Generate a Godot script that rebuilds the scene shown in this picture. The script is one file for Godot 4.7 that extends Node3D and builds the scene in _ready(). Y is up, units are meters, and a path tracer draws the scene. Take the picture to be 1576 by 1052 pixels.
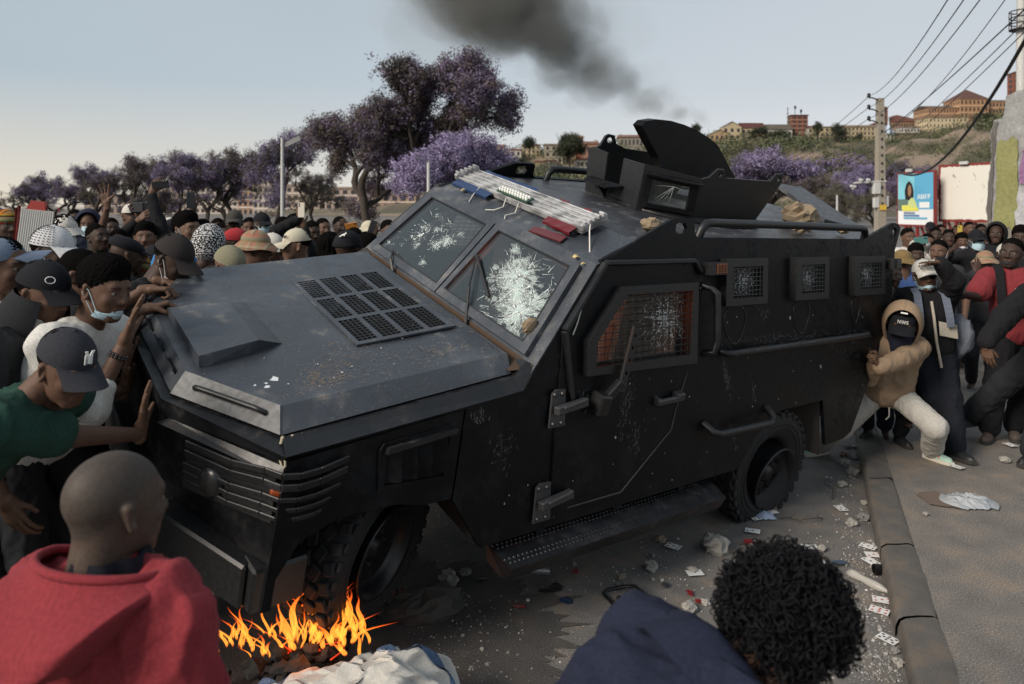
extends Node3D

const FPX := 1132.514
const CXP := 788.0
const CYP := 319.98
const CAMH := 2.0
var M := {}
var T := {}
var names := {}
var cache := {}
var rng := RandomNumberGenerator.new()


# ---------------------------------------------------------------- mesh builder (flat or smooth triangles)
class MB:
	var v := PackedVector3Array()
	var n := PackedVector3Array()
	var u := PackedVector2Array()
	var c := PackedColorArray()
	var col := Color.WHITE

	func tri(a: Vector3, b: Vector3, d: Vector3, out := Vector3.ZERO, ua := Vector2.ZERO, ub := Vector2.ZERO, ud := Vector2.ZERO) -> void:
		var nn := (d - a).cross(b - a)
		if nn.length_squared() < 1e-18:
			return
		nn = nn.normalized()
		if out != Vector3.ZERO and nn.dot(out) < 0.0:
			v.append(a); v.append(d); v.append(b)
			u.append(ua); u.append(ud); u.append(ub)
			nn = -nn
		else:
			v.append(a); v.append(b); v.append(d)
			u.append(ua); u.append(ub); u.append(ud)
		for i in 3:
			n.append(nn); c.append(col)

	func quad(a: Vector3, b: Vector3, d: Vector3, e: Vector3, out := Vector3.ZERO) -> void:
		tri(a, b, d, out, Vector2(0, 1), Vector2(1, 1), Vector2(1, 0))
		tri(a, d, e, out, Vector2(0, 1), Vector2(1, 0), Vector2(0, 0))

	func box(ctr: Vector3, size: Vector3, b := Basis(), bev := 0.0) -> void:
		var h := size * 0.5
		var k := minf(bev, minf(h.x, minf(h.y, h.z)) * 0.6)
		if k <= 0.0:
			for ax in 3:
				for s in [-1.0, 1.0]:
					var nn := Vector3.ZERO; nn[ax] = s
					var p := Vector3.ZERO; p[(ax + 1) % 3] = 1.0
					var q := Vector3.ZERO; q[(ax + 2) % 3] = 1.0
					quad(ctr + b * ((nn - p - q) * h), ctr + b * ((nn + p - q) * h), ctr + b * ((nn + p + q) * h), ctr + b * ((nn - p + q) * h), b * nn)
			return
		var g := h - Vector3(k, k, k)
		for ax in 3:
			var p := Vector3.ZERO; p[(ax + 1) % 3] = 1.0
			var q := Vector3.ZERO; q[(ax + 2) % 3] = 1.0
			for s in [-1.0, 1.0]:
				var nn := Vector3.ZERO; nn[ax] = s
				var f: Vector3 = nn * h
				quad(ctr + b * (f - p * g - q * g), ctr + b * (f + p * g - q * g), ctr + b * (f + p * g + q * g), ctr + b * (f - p * g + q * g), b * nn)
				for s2 in [-1.0, 1.0]:
					var m: Vector3 = p * s2
					quad(ctr + b * (nn * h + m * g - q * g), ctr + b * (nn * h + m * g + q * g), ctr + b * (nn * g + m * h + q * g), ctr + b * (nn * g + m * h - q * g), b * (nn + m))
		for sx in [-1.0, 1.0]:
			for sy in [-1.0, 1.0]:
				for sz in [-1.0, 1.0]:
					var s := Vector3(sx, sy, sz)
					tri(ctr + b * (s * Vector3(h.x, g.y, g.z)), ctr + b * (s * Vector3(g.x, h.y, g.z)), ctr + b * (s * Vector3(g.x, g.y, h.z)), b * s)

	func bar(a: Vector3, e: Vector3, w: float, t: float, up := Vector3.UP, bev := 0.0) -> void:
		var z := (e - a).normalized()
		var x := up.cross(z)
		if x.length() < 0.01:
			x = Vector3.RIGHT.cross(z)
		x = x.normalized()
		box((a + e) * 0.5, Vector3(w, t, a.distance_to(e)), Basis(x, z.cross(x), z), bev)

	# a flat polygon in space pushed along t, with holes
	func plate(pts: Array, t: Vector3, holes := []) -> void:
		var o: Vector3 = pts[0]
		var nn := Vector3.ZERO
		for i in pts.size():
			nn += (pts[i] - o).cross(pts[(i + 1) % pts.size()] - o)
		nn = nn.normalized()
		var ex: Vector3 = (pts[1] - o).normalized()
		var ey := nn.cross(ex)
		var loop := []
		for p in pts:
			loop.append(Vector2((p - o).dot(ex), (p - o).dot(ey)))
		for hole in holes:
			var hl := []
			for p in hole:
				hl.append(Vector2((p - o).dot(ex), (p - o).dot(ey)))
			if Geometry2D.is_polygon_clockwise(PackedVector2Array(hl)) == Geometry2D.is_polygon_clockwise(PackedVector2Array(loop)):
				hl.reverse()
			var bi := 0; var bj := 0; var bd := 1e9
			for i in loop.size():
				for j in hl.size():
					var dd: float = loop[i].distance_to(hl[j])
					if dd < bd:
						bd = dd; bi = i; bj = j
			var sl: Vector2 = (hl[bj] - loop[bi]).orthogonal().normalized() * 0.0003
			var merged := []
			for i in loop.size():
				merged.append(loop[i])
				if i == bi:
					for j in hl.size() + 1:
						merged.append(hl[(bj + j) % hl.size()] + (sl if j == hl.size() else Vector2.ZERO))
					merged.append(loop[i] + sl)
			var test := Geometry2D.triangulate_polygon(PackedVector2Array(merged))
			if test.is_empty():
				for i in merged.size():
					pass
				merged = []
				for i in loop.size():
					merged.append(loop[i])
					if i == bi:
						for j in hl.size() + 1:
							merged.append(hl[(bj + j) % hl.size()] - (sl if j == hl.size() else Vector2.ZERO))
						merged.append(loop[i] - sl)
			loop = merged
		var idx := Geometry2D.triangulate_polygon(PackedVector2Array(loop))
		var w := []
		for p in loop:
			w.append(o + ex * p.x + ey * p.y)
		var td := t.normalized()
		for i in range(0, idx.size(), 3):
			tri(w[idx[i]], w[idx[i + 1]], w[idx[i + 2]], -td)
			tri(w[idx[i]] + t, w[idx[i + 1]] + t, w[idx[i + 2]] + t, td)
		var ccw := not Geometry2D.is_polygon_clockwise(PackedVector2Array(loop))
		for i in loop.size():
			var a: Vector3 = w[i]; var e: Vector3 = w[(i + 1) % loop.size()]
			if a.distance_to(e) < 0.0006:
				continue
			var side := (e - a).cross(nn) * (1.0 if ccw else -1.0)
			quad(a, e, e + t, a + t, side)

	func tube(path: Array, r: float, sides := 8, r2 := -1.0, caps := true, flat := Vector3.ONE) -> void:
		if r2 < 0.0:
			r2 = r
		var rings := []
		var x := Vector3.ZERO
		for i in path.size():
			var d: Vector3 = (path[mini(i + 1, path.size() - 1)] - path[maxi(i - 1, 0)])
			if d.length() < 1e-9:
				d = Vector3.UP
			d = d.normalized()
			if x == Vector3.ZERO:
				x = d.cross(Vector3.UP if absf(d.y) < 0.9 else Vector3.RIGHT).normalized()
			else:
				x = (x - d * x.dot(d)).normalized()
			var y := d.cross(x)
			var rr := lerpf(r, r2, float(i) / maxf(1.0, path.size() - 1.0))
			var ring := []
			for k in sides:
				var a := TAU * k / sides
				ring.append([path[i] + (x * cos(a) * rr + y * sin(a) * rr) * flat, x * cos(a) + y * sin(a)])
			rings.append(ring)
		for i in path.size() - 1:
			for k in sides:
				var k2 := (k + 1) % sides
				var p: Array = [rings[i][k], rings[i][k2], rings[i + 1][k2], rings[i + 1][k]]
				var vv := [i / float(path.size() - 1), (i + 1) / float(path.size() - 1)]
				for q in [[0, 2, 1], [0, 3, 2]]:
					for j in q:
						v.append(p[j][0]); n.append(p[j][1]); c.append(col)
						u.append(Vector2(float(k) / sides, vv[0] if j < 2 else vv[1]))
		if caps:
			for e in [0, path.size() - 1]:
				var d: Vector3 = path[0] - path[1] if e == 0 else path[e] - path[e - 1]
				for k in range(1, sides - 1):
					tri(rings[e][0][0], rings[e][k][0], rings[e][k + 1][0], d)

	# profile of (radius, height) turned round y of xf
	func lathe(profile: Array, seg: int, xf := Transform3D(), sharp := false) -> void:
		for i in profile.size() - 1:
			var p: Vector2 = profile[i]; var q: Vector2 = profile[i + 1]
			var d := q - p
			if d.length() < 1e-9:
				continue
			var n0 := Vector2(d.y, -d.x).normalized()
			var na := n0; var nb := n0
			if not sharp:
				if i > 0:
					var e: Vector2 = p - profile[i - 1]
					na = (n0 + Vector2(e.y, -e.x).normalized()).normalized()
				if i < profile.size() - 2:
					var e: Vector2 = profile[i + 2] - q
					nb = (n0 + Vector2(e.y, -e.x).normalized()).normalized()
			for k in seg:
				var a := TAU * k / seg; var b := TAU * (k + 1) / seg
				var pa := [Vector3(cos(a) * p.x, p.y, sin(a) * p.x), Vector3(cos(b) * p.x, p.y, sin(b) * p.x), Vector3(cos(b) * q.x, q.y, sin(b) * q.x), Vector3(cos(a) * q.x, q.y, sin(a) * q.x)]
				var pn := [Vector3(cos(a) * na.x, na.y, sin(a) * na.x), Vector3(cos(b) * na.x, na.y, sin(b) * na.x), Vector3(cos(b) * nb.x, nb.y, sin(b) * nb.x), Vector3(cos(a) * nb.x, nb.y, sin(a) * nb.x)]
				for t in [[0, 1, 2], [0, 2, 3]]:
					if pa[t[0]].distance_to(pa[t[1]]) < 1e-7 or pa[t[1]].distance_to(pa[t[2]]) < 1e-7 or pa[t[0]].distance_to(pa[t[2]]) < 1e-7:
						continue
					for j in t:
						v.append(xf * pa[j]); n.append((xf.basis * pn[j]).normalized()); c.append(col)
						u.append(Vector2(float(k) / seg, float(i) / profile.size()))

	# a smooth grid of points f(i, j)
	func grid(nu: int, nv: int, f: Callable, two := 0.0) -> void:
		var p := []
		for j in nv + 1:
			for i in nu + 1:
				p.append(f.call(float(i) / nu, float(j) / nv))
		var nn := PackedVector3Array(); nn.resize(p.size())
		for j in nv:
			for i in nu:
				var a := j * (nu + 1) + i
				var q := [a, a + 1, a + nu + 2, a + nu + 1]
				for t in [[0, 1, 2], [0, 2, 3]]:
					var cr: Vector3 = (p[q[t[2]]] - p[q[t[0]]]).cross(p[q[t[1]]] - p[q[t[0]]])
					for k in t:
						nn[q[k]] += cr
		for j in nv:
			for i in nu:
				var a := j * (nu + 1) + i
				var q := [a, a + 1, a + nu + 2, a + nu + 1]
				var uu := [Vector2(float(i) / nu, float(j) / nv), Vector2(float(i + 1) / nu, float(j) / nv), Vector2(float(i + 1) / nu, float(j + 1) / nv), Vector2(float(i) / nu, float(j + 1) / nv)]
				for t in [[0, 1, 2], [0, 2, 3]]:
					for k in t:
						v.append(p[q[k]]); n.append(nn[q[k]].normalized()); c.append(col); u.append(uu[k])
					if two > 0.0:
						for k in [t[0], t[2], t[1]]:
							v.append(p[q[k]] - nn[q[k]].normalized() * two); n.append(-nn[q[k]].normalized()); c.append(col); u.append(uu[k])

	# stone-like lump
	func blob(ctr: Vector3, rad: Vector3, amp: float, seed_: int, seg := 10, flat_shade := true) -> void:
		var ns := FastNoiseLite.new()
		ns.seed = seed_; ns.frequency = 0.9; ns.fractal_octaves = 3
		var ff := func(a: float, b: float) -> Vector3:
			var th := TAU * (a if a < 0.9999 else 0.0); var ph := PI * b
			var d := Vector3(sin(ph) * cos(th), cos(ph), sin(ph) * sin(th))
			var k := 1.0 + amp * ns.get_noise_3dv(d * 2.0) * 2.0
			# cut facets
			return ctr + d * rad * k
		if not flat_shade:
			grid(seg * 2, seg, ff)
			return
		for j in seg:
			for i in seg * 2:
				var a: Vector3 = ff.call(float(i) / (seg * 2), float(j) / seg)
				var b: Vector3 = ff.call(float(i + 1) / (seg * 2), float(j) / seg)
				var d: Vector3 = ff.call(float(i + 1) / (seg * 2), float(j + 1) / seg)
				var e: Vector3 = ff.call(float(i) / (seg * 2), float(j + 1) / seg)
				tri(a, b, d, a + b + d - ctr * 3.0)
				tri(a, d, e, a + d + e - ctr * 3.0)

	func mesh() -> ArrayMesh:
		var m := ArrayMesh.new()
		if v.is_empty():
			return m
		var a := []
		a.resize(Mesh.ARRAY_MAX)
		a[Mesh.ARRAY_VERTEX] = v; a[Mesh.ARRAY_NORMAL] = n; a[Mesh.ARRAY_TEX_UV] = u; a[Mesh.ARRAY_COLOR] = c
		m.add_surface_from_arrays(Mesh.PRIMITIVE_TRIANGLES, a)
		return m


# ---------------------------------------------------------------- nodes
func numbered(called: String) -> String:
	names[called] = names.get(called, -1) + 1
	return called if names[called] == 0 else "%s_%03d" % [called, names[called]]


func part(called: String, geo, m: Material, parent: Node3D, stuff := false) -> MeshInstance3D:
	var o := MeshInstance3D.new()
	var k: Dictionary = parent.get_meta("_k", {}) if parent.has_meta("_k") else {}
	k[called] = k.get(called, -1) + 1
	parent.set_meta("_k", k)
	o.name = called if k[called] == 0 else "%s_%03d" % [called, k[called]]
	o.mesh = geo.mesh() if geo is MB else geo
	o.material_override = m
	if stuff:
		o.set_meta("kind", "stuff")
	parent.add_child(o, true)
	return o


func tag(o: Node3D, label: String, category: String, group := "") -> Node3D:
	o.set_meta("label", label)
	o.set_meta("category", category)
	if group:
		o.set_meta("group", group)
	return o


func thing(called: String, label: String, category: String, where := Vector3.ZERO, group := "") -> Node3D:
	var o := Node3D.new()
	o.name = numbered(called)
	add_child(o, true)
	o.position = where
	return tag(o, label, category, group)


func solid(called: String, geo, m: Material, label: String, category: String, where := Vector3.ZERO, group := "") -> MeshInstance3D:
	var o := MeshInstance3D.new()
	o.name = numbered(called)
	o.mesh = geo.mesh() if geo is MB else geo
	o.material_override = m
	o.position = where
	add_child(o, true)
	tag(o, label, category, group)
	return o


func struct(called: String, geo, m: Material) -> MeshInstance3D:
	var o := MeshInstance3D.new()
	o.name = numbered(called)
	o.mesh = geo.mesh() if geo is MB else geo
	o.material_override = m
	add_child(o, true)
	o.set_meta("kind", "structure")
	return o


# places measured once: a line of sight at a distance, or where it meets the ground of height h
func at(x: float, y: float, d: float) -> Vector3:
	return Vector3((x - CXP) / FPX * d, CAMH - (y - CYP) / FPX * d, -d)


func gnd(x: float, y: float, h := 0.0) -> Vector3:
	return at(x, y, (CAMH - h) * FPX / (y - CYP))


# ---------------------------------------------------------------- textures and materials
func noise_bytes(size: int, freq: float, oct: int, sd: int, kind := FastNoiseLite.TYPE_SIMPLEX_SMOOTH, ridged := false) -> PackedByteArray:
	var f := FastNoiseLite.new()
	f.seed = sd; f.noise_type = kind; f.frequency = freq
	f.fractal_type = FastNoiseLite.FRACTAL_RIDGED if ridged else FastNoiseLite.FRACTAL_FBM
	f.fractal_octaves = oct
	var im := f.get_seamless_image(size, size)
	im.convert(Image.FORMAT_L8)
	return im.get_data()


func lut_tex(b: PackedByteArray, size: int, stops: Array) -> ImageTexture:
	var lut := PackedByteArray()
	lut.resize(768)
	for i in 256:
		var f := i / 255.0
		var k := 0
		while k < stops.size() - 2 and f > stops[k + 1][0]:
			k += 1
		var t := clampf((f - stops[k][0]) / maxf(0.0001, stops[k + 1][0] - stops[k][0]), 0.0, 1.0)
		var c: Color = stops[k][1].lerp(stops[k + 1][1], t)
		lut[i * 3] = int(clampf(c.r, 0, 1) * 255); lut[i * 3 + 1] = int(clampf(c.g, 0, 1) * 255); lut[i * 3 + 2] = int(clampf(c.b, 0, 1) * 255)
	var d := PackedByteArray()
	d.resize(size * size * 3)
	for i in size * size:
		var q := b[i] * 3
		d[i * 3] = lut[q]; d[i * 3 + 1] = lut[q + 1]; d[i * 3 + 2] = lut[q + 2]
	return ImageTexture.create_from_image(Image.create_from_data(size, size, false, Image.FORMAT_RGB8, d))


func normal_tex(b: PackedByteArray, size: int, k: float) -> ImageTexture:
	var im := Image.create_from_data(size, size, false, Image.FORMAT_L8, b)
	im.convert(Image.FORMAT_RGBA8)
	im.bump_map_to_normal_map(k)
	return ImageTexture.create_from_image(im)


func lin(r: float, g: float, b: float, a := 1.0) -> Color:
	var c := Color(r, g, b).linear_to_srgb()
	c.a = a
	return c


# base colours are linear, real-world values
func mat(key: String, col: Color, rough := 0.8, o := {}) -> StandardMaterial3D:
	if key != "" and M.has(key):
		return M[key]
	var m := StandardMaterial3D.new()
	m.resource_name = key
	m.albedo_color = lin(col.r, col.g, col.b, col.a)
	m.roughness = rough
	m.metallic = o.get("metal", 0.0)
	m.metallic_specular = o.get("spec", 0.5)
	var sc: float = o.get("scale", 1.0)
	if o.has("tex"):
		m.albedo_texture = o.tex
	if o.has("nrm"):
		m.normal_enabled = true
		m.normal_texture = o.nrm
		m.normal_scale = o.get("ns", 1.0)
	if o.has("rtex"):
		m.roughness_texture = o.rtex
		m.roughness_texture_channel = BaseMaterial3D.TEXTURE_CHANNEL_GRAYSCALE
	if not o.has("uv") and (o.has("tex") or o.has("nrm") or o.has("rtex")):
		m.uv1_triplanar = true
		m.uv1_world_triplanar = o.get("world", false)
		m.uv1_scale = Vector3(sc, sc, sc)
		m.uv1_triplanar_sharpness = 4.0
	if col.a < 1.0:
		m.transparency = BaseMaterial3D.TRANSPARENCY_ALPHA
	if o.has("emit"):
		m.emission_enabled = true
		m.emission = o.emit
		m.emission_energy_multiplier = o.get("energy", 1.0)
	if o.has("back"):
		m.backlight_enabled = true
		m.backlight = o.back
	if o.get("vc", false):
		m.vertex_color_use_as_albedo = true
	if o.has("sheen"):
		m.rim_enabled = true
		m.rim = o.sheen
	m.cull_mode = BaseMaterial3D.CULL_DISABLED
	if key != "":
		M[key] = m
	return m


func gray(f: float) -> Color:
	return Color(f, f, f)


func make_textures() -> void:
	var big := noise_bytes(512, 0.008, 6, 11)
	var mid := noise_bytes(512, 0.03, 5, 12)
	var fine := noise_bytes(512, 0.12, 4, 13)
	var cell := noise_bytes(512, 0.09, 2, 14, FastNoiseLite.TYPE_CELLULAR)
	T.grime = lut_tex(big, 512, [[0.2, gray(0.62)], [0.5, gray(0.86)], [0.8, gray(1.0)]])
	T.cloth = lut_tex(mid, 512, [[0.2, gray(0.88)], [0.8, gray(1.0)]])
	T.mottle = lut_tex(mid, 512, [[0.2, gray(0.68)], [0.5, gray(0.88)], [0.8, gray(1.0)]])
	T.speck = lut_tex(fine, 512, [[0.2, gray(0.6)], [0.5, gray(0.85)], [0.8, gray(1.0)]])
	T.n_mid = normal_tex(mid, 512, 3.0)
	T.n_fine = normal_tex(fine, 512, 3.0)
	T.n_cell = normal_tex(cell, 512, 3.0)
	T.rough = lut_tex(mid, 512, [[0.25, gray(0.55)], [0.75, gray(1.0)]])
	# cloth: a weave with some crumple
	var wv := PackedByteArray(); wv.resize(256 * 256)
	for y in 256:
		for x in 256:
			wv[y * 256 + x] = int(clampf(128.0 + 60.0 * sin(x * TAU / 8.0) * sin(y * TAU / 8.0) + (fine[(y % 512) * 512 + x] - 128) * 0.5, 0, 255))
	T.n_cloth = normal_tex(wv, 256, 2.0)
	# asphalt and pavement, with grit and stains
	var d := PackedByteArray(); d.resize(1024 * 1024 * 3)
	var g1 := noise_bytes(1024, 0.25, 2, 31)
	var g2 := noise_bytes(1024, 0.006, 5, 32)
	var g3 := noise_bytes(1024, 0.5, 1, 33)
	for i in 1024 * 1024:
		var a: float = g1[i] / 255.0; var b: float = g2[i] / 255.0; var e: float = g3[i] / 255.0
		var k := 0.50 + 0.30 * (a - 0.5) + 0.12 * (b - 0.5) + 0.22 * (e - 0.5)
		if a > 0.73:
			k += (a - 0.73) * 1.3
		var w := clampf((b - 0.50) * 2.0, 0.0, 0.6)
		k = clampf(k, 0.06, 0.9)
		d[i * 3] = int(255 * k * (1.0 + 0.10 * w)); d[i * 3 + 1] = int(255 * k * (0.97 + 0.01 * w)); d[i * 3 + 2] = int(255 * k * (0.93 - 0.08 * w))
	T.road = ImageTexture.create_from_image(Image.create_from_data(1024, 1024, false, Image.FORMAT_RGB8, d))
	T.n_road = normal_tex(g1, 1024, 5.0)
	# vehicle paint: black with dust films, smears and scuffs
	var p := PackedByteArray(); p.resize(1024 * 1024 * 3)
	var p1 := noise_bytes(1024, 0.004, 6, 41)
	var p2 := noise_bytes(1024, 0.02, 5, 42)
	var p3 := noise_bytes(1024, 0.012, 3, 43, FastNoiseLite.TYPE_SIMPLEX_SMOOTH, true)
	var p4 := noise_bytes(1024, 0.16, 3, 44)
	var rr := PackedByteArray(); rr.resize(1024 * 1024)
	for i in 1024 * 1024:
		var a: float = p1[i] / 255.0; var b: float = p2[i] / 255.0; var e: float = p3[i] / 255.0; var g: float = p4[i] / 255.0
		var dust := clampf((a - 0.45) * 2.2, 0.0, 1.0) * (0.35 + 0.65 * b)
		var brown := clampf((b - 0.58) * 4.0, 0.0, 1.0) * clampf((a - 0.4) * 3.0, 0.0, 1.0)
		var scr := clampf((e - 0.93) * 14.0, 0.0, 1.0) * clampf((g - 0.45) * 4.0, 0.0, 1.0)
		var chip := 1.0 if g > 0.80 and b > 0.5 else 0.0
		var base := 0.20 + 0.16 * dust + 0.07 * (g - 0.5)
		p[i * 3] = int(255 * clampf(base + 0.13 * brown + 0.16 * scr + 0.22 * chip, 0, 1))
		p[i * 3 + 1] = int(255 * clampf(base + 0.005 + 0.095 * brown + 0.16 * scr + 0.22 * chip, 0, 1))
		p[i * 3 + 2] = int(255 * clampf(base + 0.02 + 0.055 * brown + 0.16 * scr + 0.20 * chip, 0, 1))
		rr[i] = int(255 * clampf(0.40 + 0.30 * dust + 0.2 * brown + 0.25 * (b - 0.5), 0.2, 1.0))
	T.paint = ImageTexture.create_from_image(Image.create_from_data(1024, 1024, false, Image.FORMAT_RGB8, p))
	T.paint_r = ImageTexture.create_from_image(Image.create_from_data(1024, 1024, false, Image.FORMAT_L8, rr))
	T.n_paint = normal_tex(p1, 1024, 1.5)


func cloth(key: String, r: float, g: float, b: float, tex: Texture2D = null, sc := 9.0) -> StandardMaterial3D:
	return mat(key, Color(r, g, b), 0.92, {"tex": tex if tex else T.cloth, "nrm": T.n_cloth, "ns": 0.2, "scale": sc if tex else 5.0, "sheen": 0.12 if r + g + b > 0.12 else 0.0, "spec": 0.3})


func make_view() -> void:
	var cam := Camera3D.new()
	cam.name = "camera"
	cam.position = Vector3(0, CAMH, 0)
	cam.projection = Camera3D.PROJECTION_FRUSTUM
	cam.near = 0.05
	cam.far = 3000.0
	cam.size = 0.05 * 1052.0 / FPX
	cam.frustum_offset = Vector2(0, -0.05 * (526.0 - CYP) / FPX)
	cam.current = true
	var ca := CameraAttributesPhysical.new()
	ca.frustum_focal_length = 25.0
	ca.frustum_focus_distance = 4.2
	ca.exposure_aperture = 2.8
	ca.auto_exposure_enabled = false
	cam.attributes = ca
	add_child(cam)
	cam.projection = Camera3D.PROJECTION_FRUSTUM
	cam.size = 0.05 * 1052.0 / FPX
	cam.near = 0.05
	cam.far = 3000.0
	cam.frustum_offset = Vector2(0, -0.05 * (526.0 - CYP) / FPX)

	var env := Environment.new()
	env.background_mode = Environment.BG_SKY
	env.tonemap_mode = Environment.TONE_MAPPER_LINEAR
	env.tonemap_exposure = 1.15
	env.sdfgi_enabled = true
	env.ssao_enabled = true
	env.ssil_enabled = true
	env.volumetric_fog_enabled = true
	env.volumetric_fog_density = 0.0
	var sky := Sky.new()
	var pm := PanoramaSkyMaterial.new()
	pm.panorama = sky_picture()
	sky.sky_material = pm
	env.sky = sky
	var we := WorldEnvironment.new()
	we.name = "environment"
	we.environment = env
	add_child(we)

	var sun := DirectionalLight3D.new()
	sun.name = "sun"
	sun.light_energy = 1.25
	sun.light_color = Color(1.0, 0.95, 0.89)
	sun.light_angular_distance = 24.0
	sun.shadow_enabled = true
	sun.look_at_from_position(Vector3(-6, 4.6, 3.5), Vector3(0, 0, -1.0))
	add_child(sun)


# evening air: blue-grey overhead, pale and warm low down, thin veils of cloud
func sky_picture() -> ImageTexture:
	var w := 1024
	var h := 512
	var f := FastNoiseLite.new()
	f.seed = 5; f.frequency = 1.2; f.fractal_octaves = 4
	var im := Image.create(w, h, false, Image.FORMAT_RGBF)
	for j in h:
		var el := (0.5 - (j + 0.5) / h) * PI
		for i in w:
			var az := ((i + 0.5) / w - 0.5) * TAU
			var y := maxf(sin(el), 0.0)
			var hz := Color(0.66, 0.68, 0.70).lerp(Color(0.70, 0.61, 0.47), clampf(0.4 + 0.75 * sin(az), 0.0, 1.0))
			var up := Color(0.37, 0.43, 0.49)
			var midc := Color(0.40, 0.475, 0.53).lerp(Color(0.56, 0.60, 0.64), clampf(0.5 - 0.9 * sin(az), 0.0, 1.0))
			var c := hz.lerp(midc, clampf(y / 0.16, 0.0, 1.0))
			c = c.lerp(up, clampf((y - 0.12) / 0.42, 0.0, 1.0))
			var dir := Vector3(cos(el) * sin(az), sin(el) * 3.0, cos(el) * cos(az))
			var k := 1.0 + 0.05 * f.get_noise_3dv(dir)
			if el < 0.0:
				c = c.lerp(Color(0.12, 0.115, 0.11), clampf(-el / 0.12, 0.0, 1.0))
			im.set_pixel(i, j, Color(c.r * k, c.g * k, c.b * k))
	return ImageTexture.create_from_image(im)


func _ready() -> void:
	make_view()
	rng.seed = 2024
	make_textures()
	make_ground()
	make_hill()
	make_far_buildings()
	make_trees()
	make_street()
	make_vehicle()
	make_people()
	make_debris()
	make_fire()
	make_smoke()


# ---------------------------------------------------------------- the armoured truck (own axes: x to its rear, y up, z to its near side)
const KS := 0.2742
const VS := 0.86
var truck: Node3D
var truck_xf: Transform3D


func sp(x: float, y: float, off := 0.0, s := 1.0) -> Vector3:
	return Vector3(x, y, (1.0 + off + KS * (2.3 - y)) * s)


func wp(s: float, z: float, off := 0.0) -> Vector3:
	return Vector3(-0.078 + 0.393 * s - 0.773 * off, 1.959 + 0.479 * s + 0.634 * off, z)


func side_pts(l: Array, off := 0.0, s := 1.0) -> Array:
	var o := []
	for p in l:
		o.append(sp(p[0], p[1], off, s))
	return o


func tw(p: Vector3) -> Vector3:
	return truck_xf * p


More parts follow.
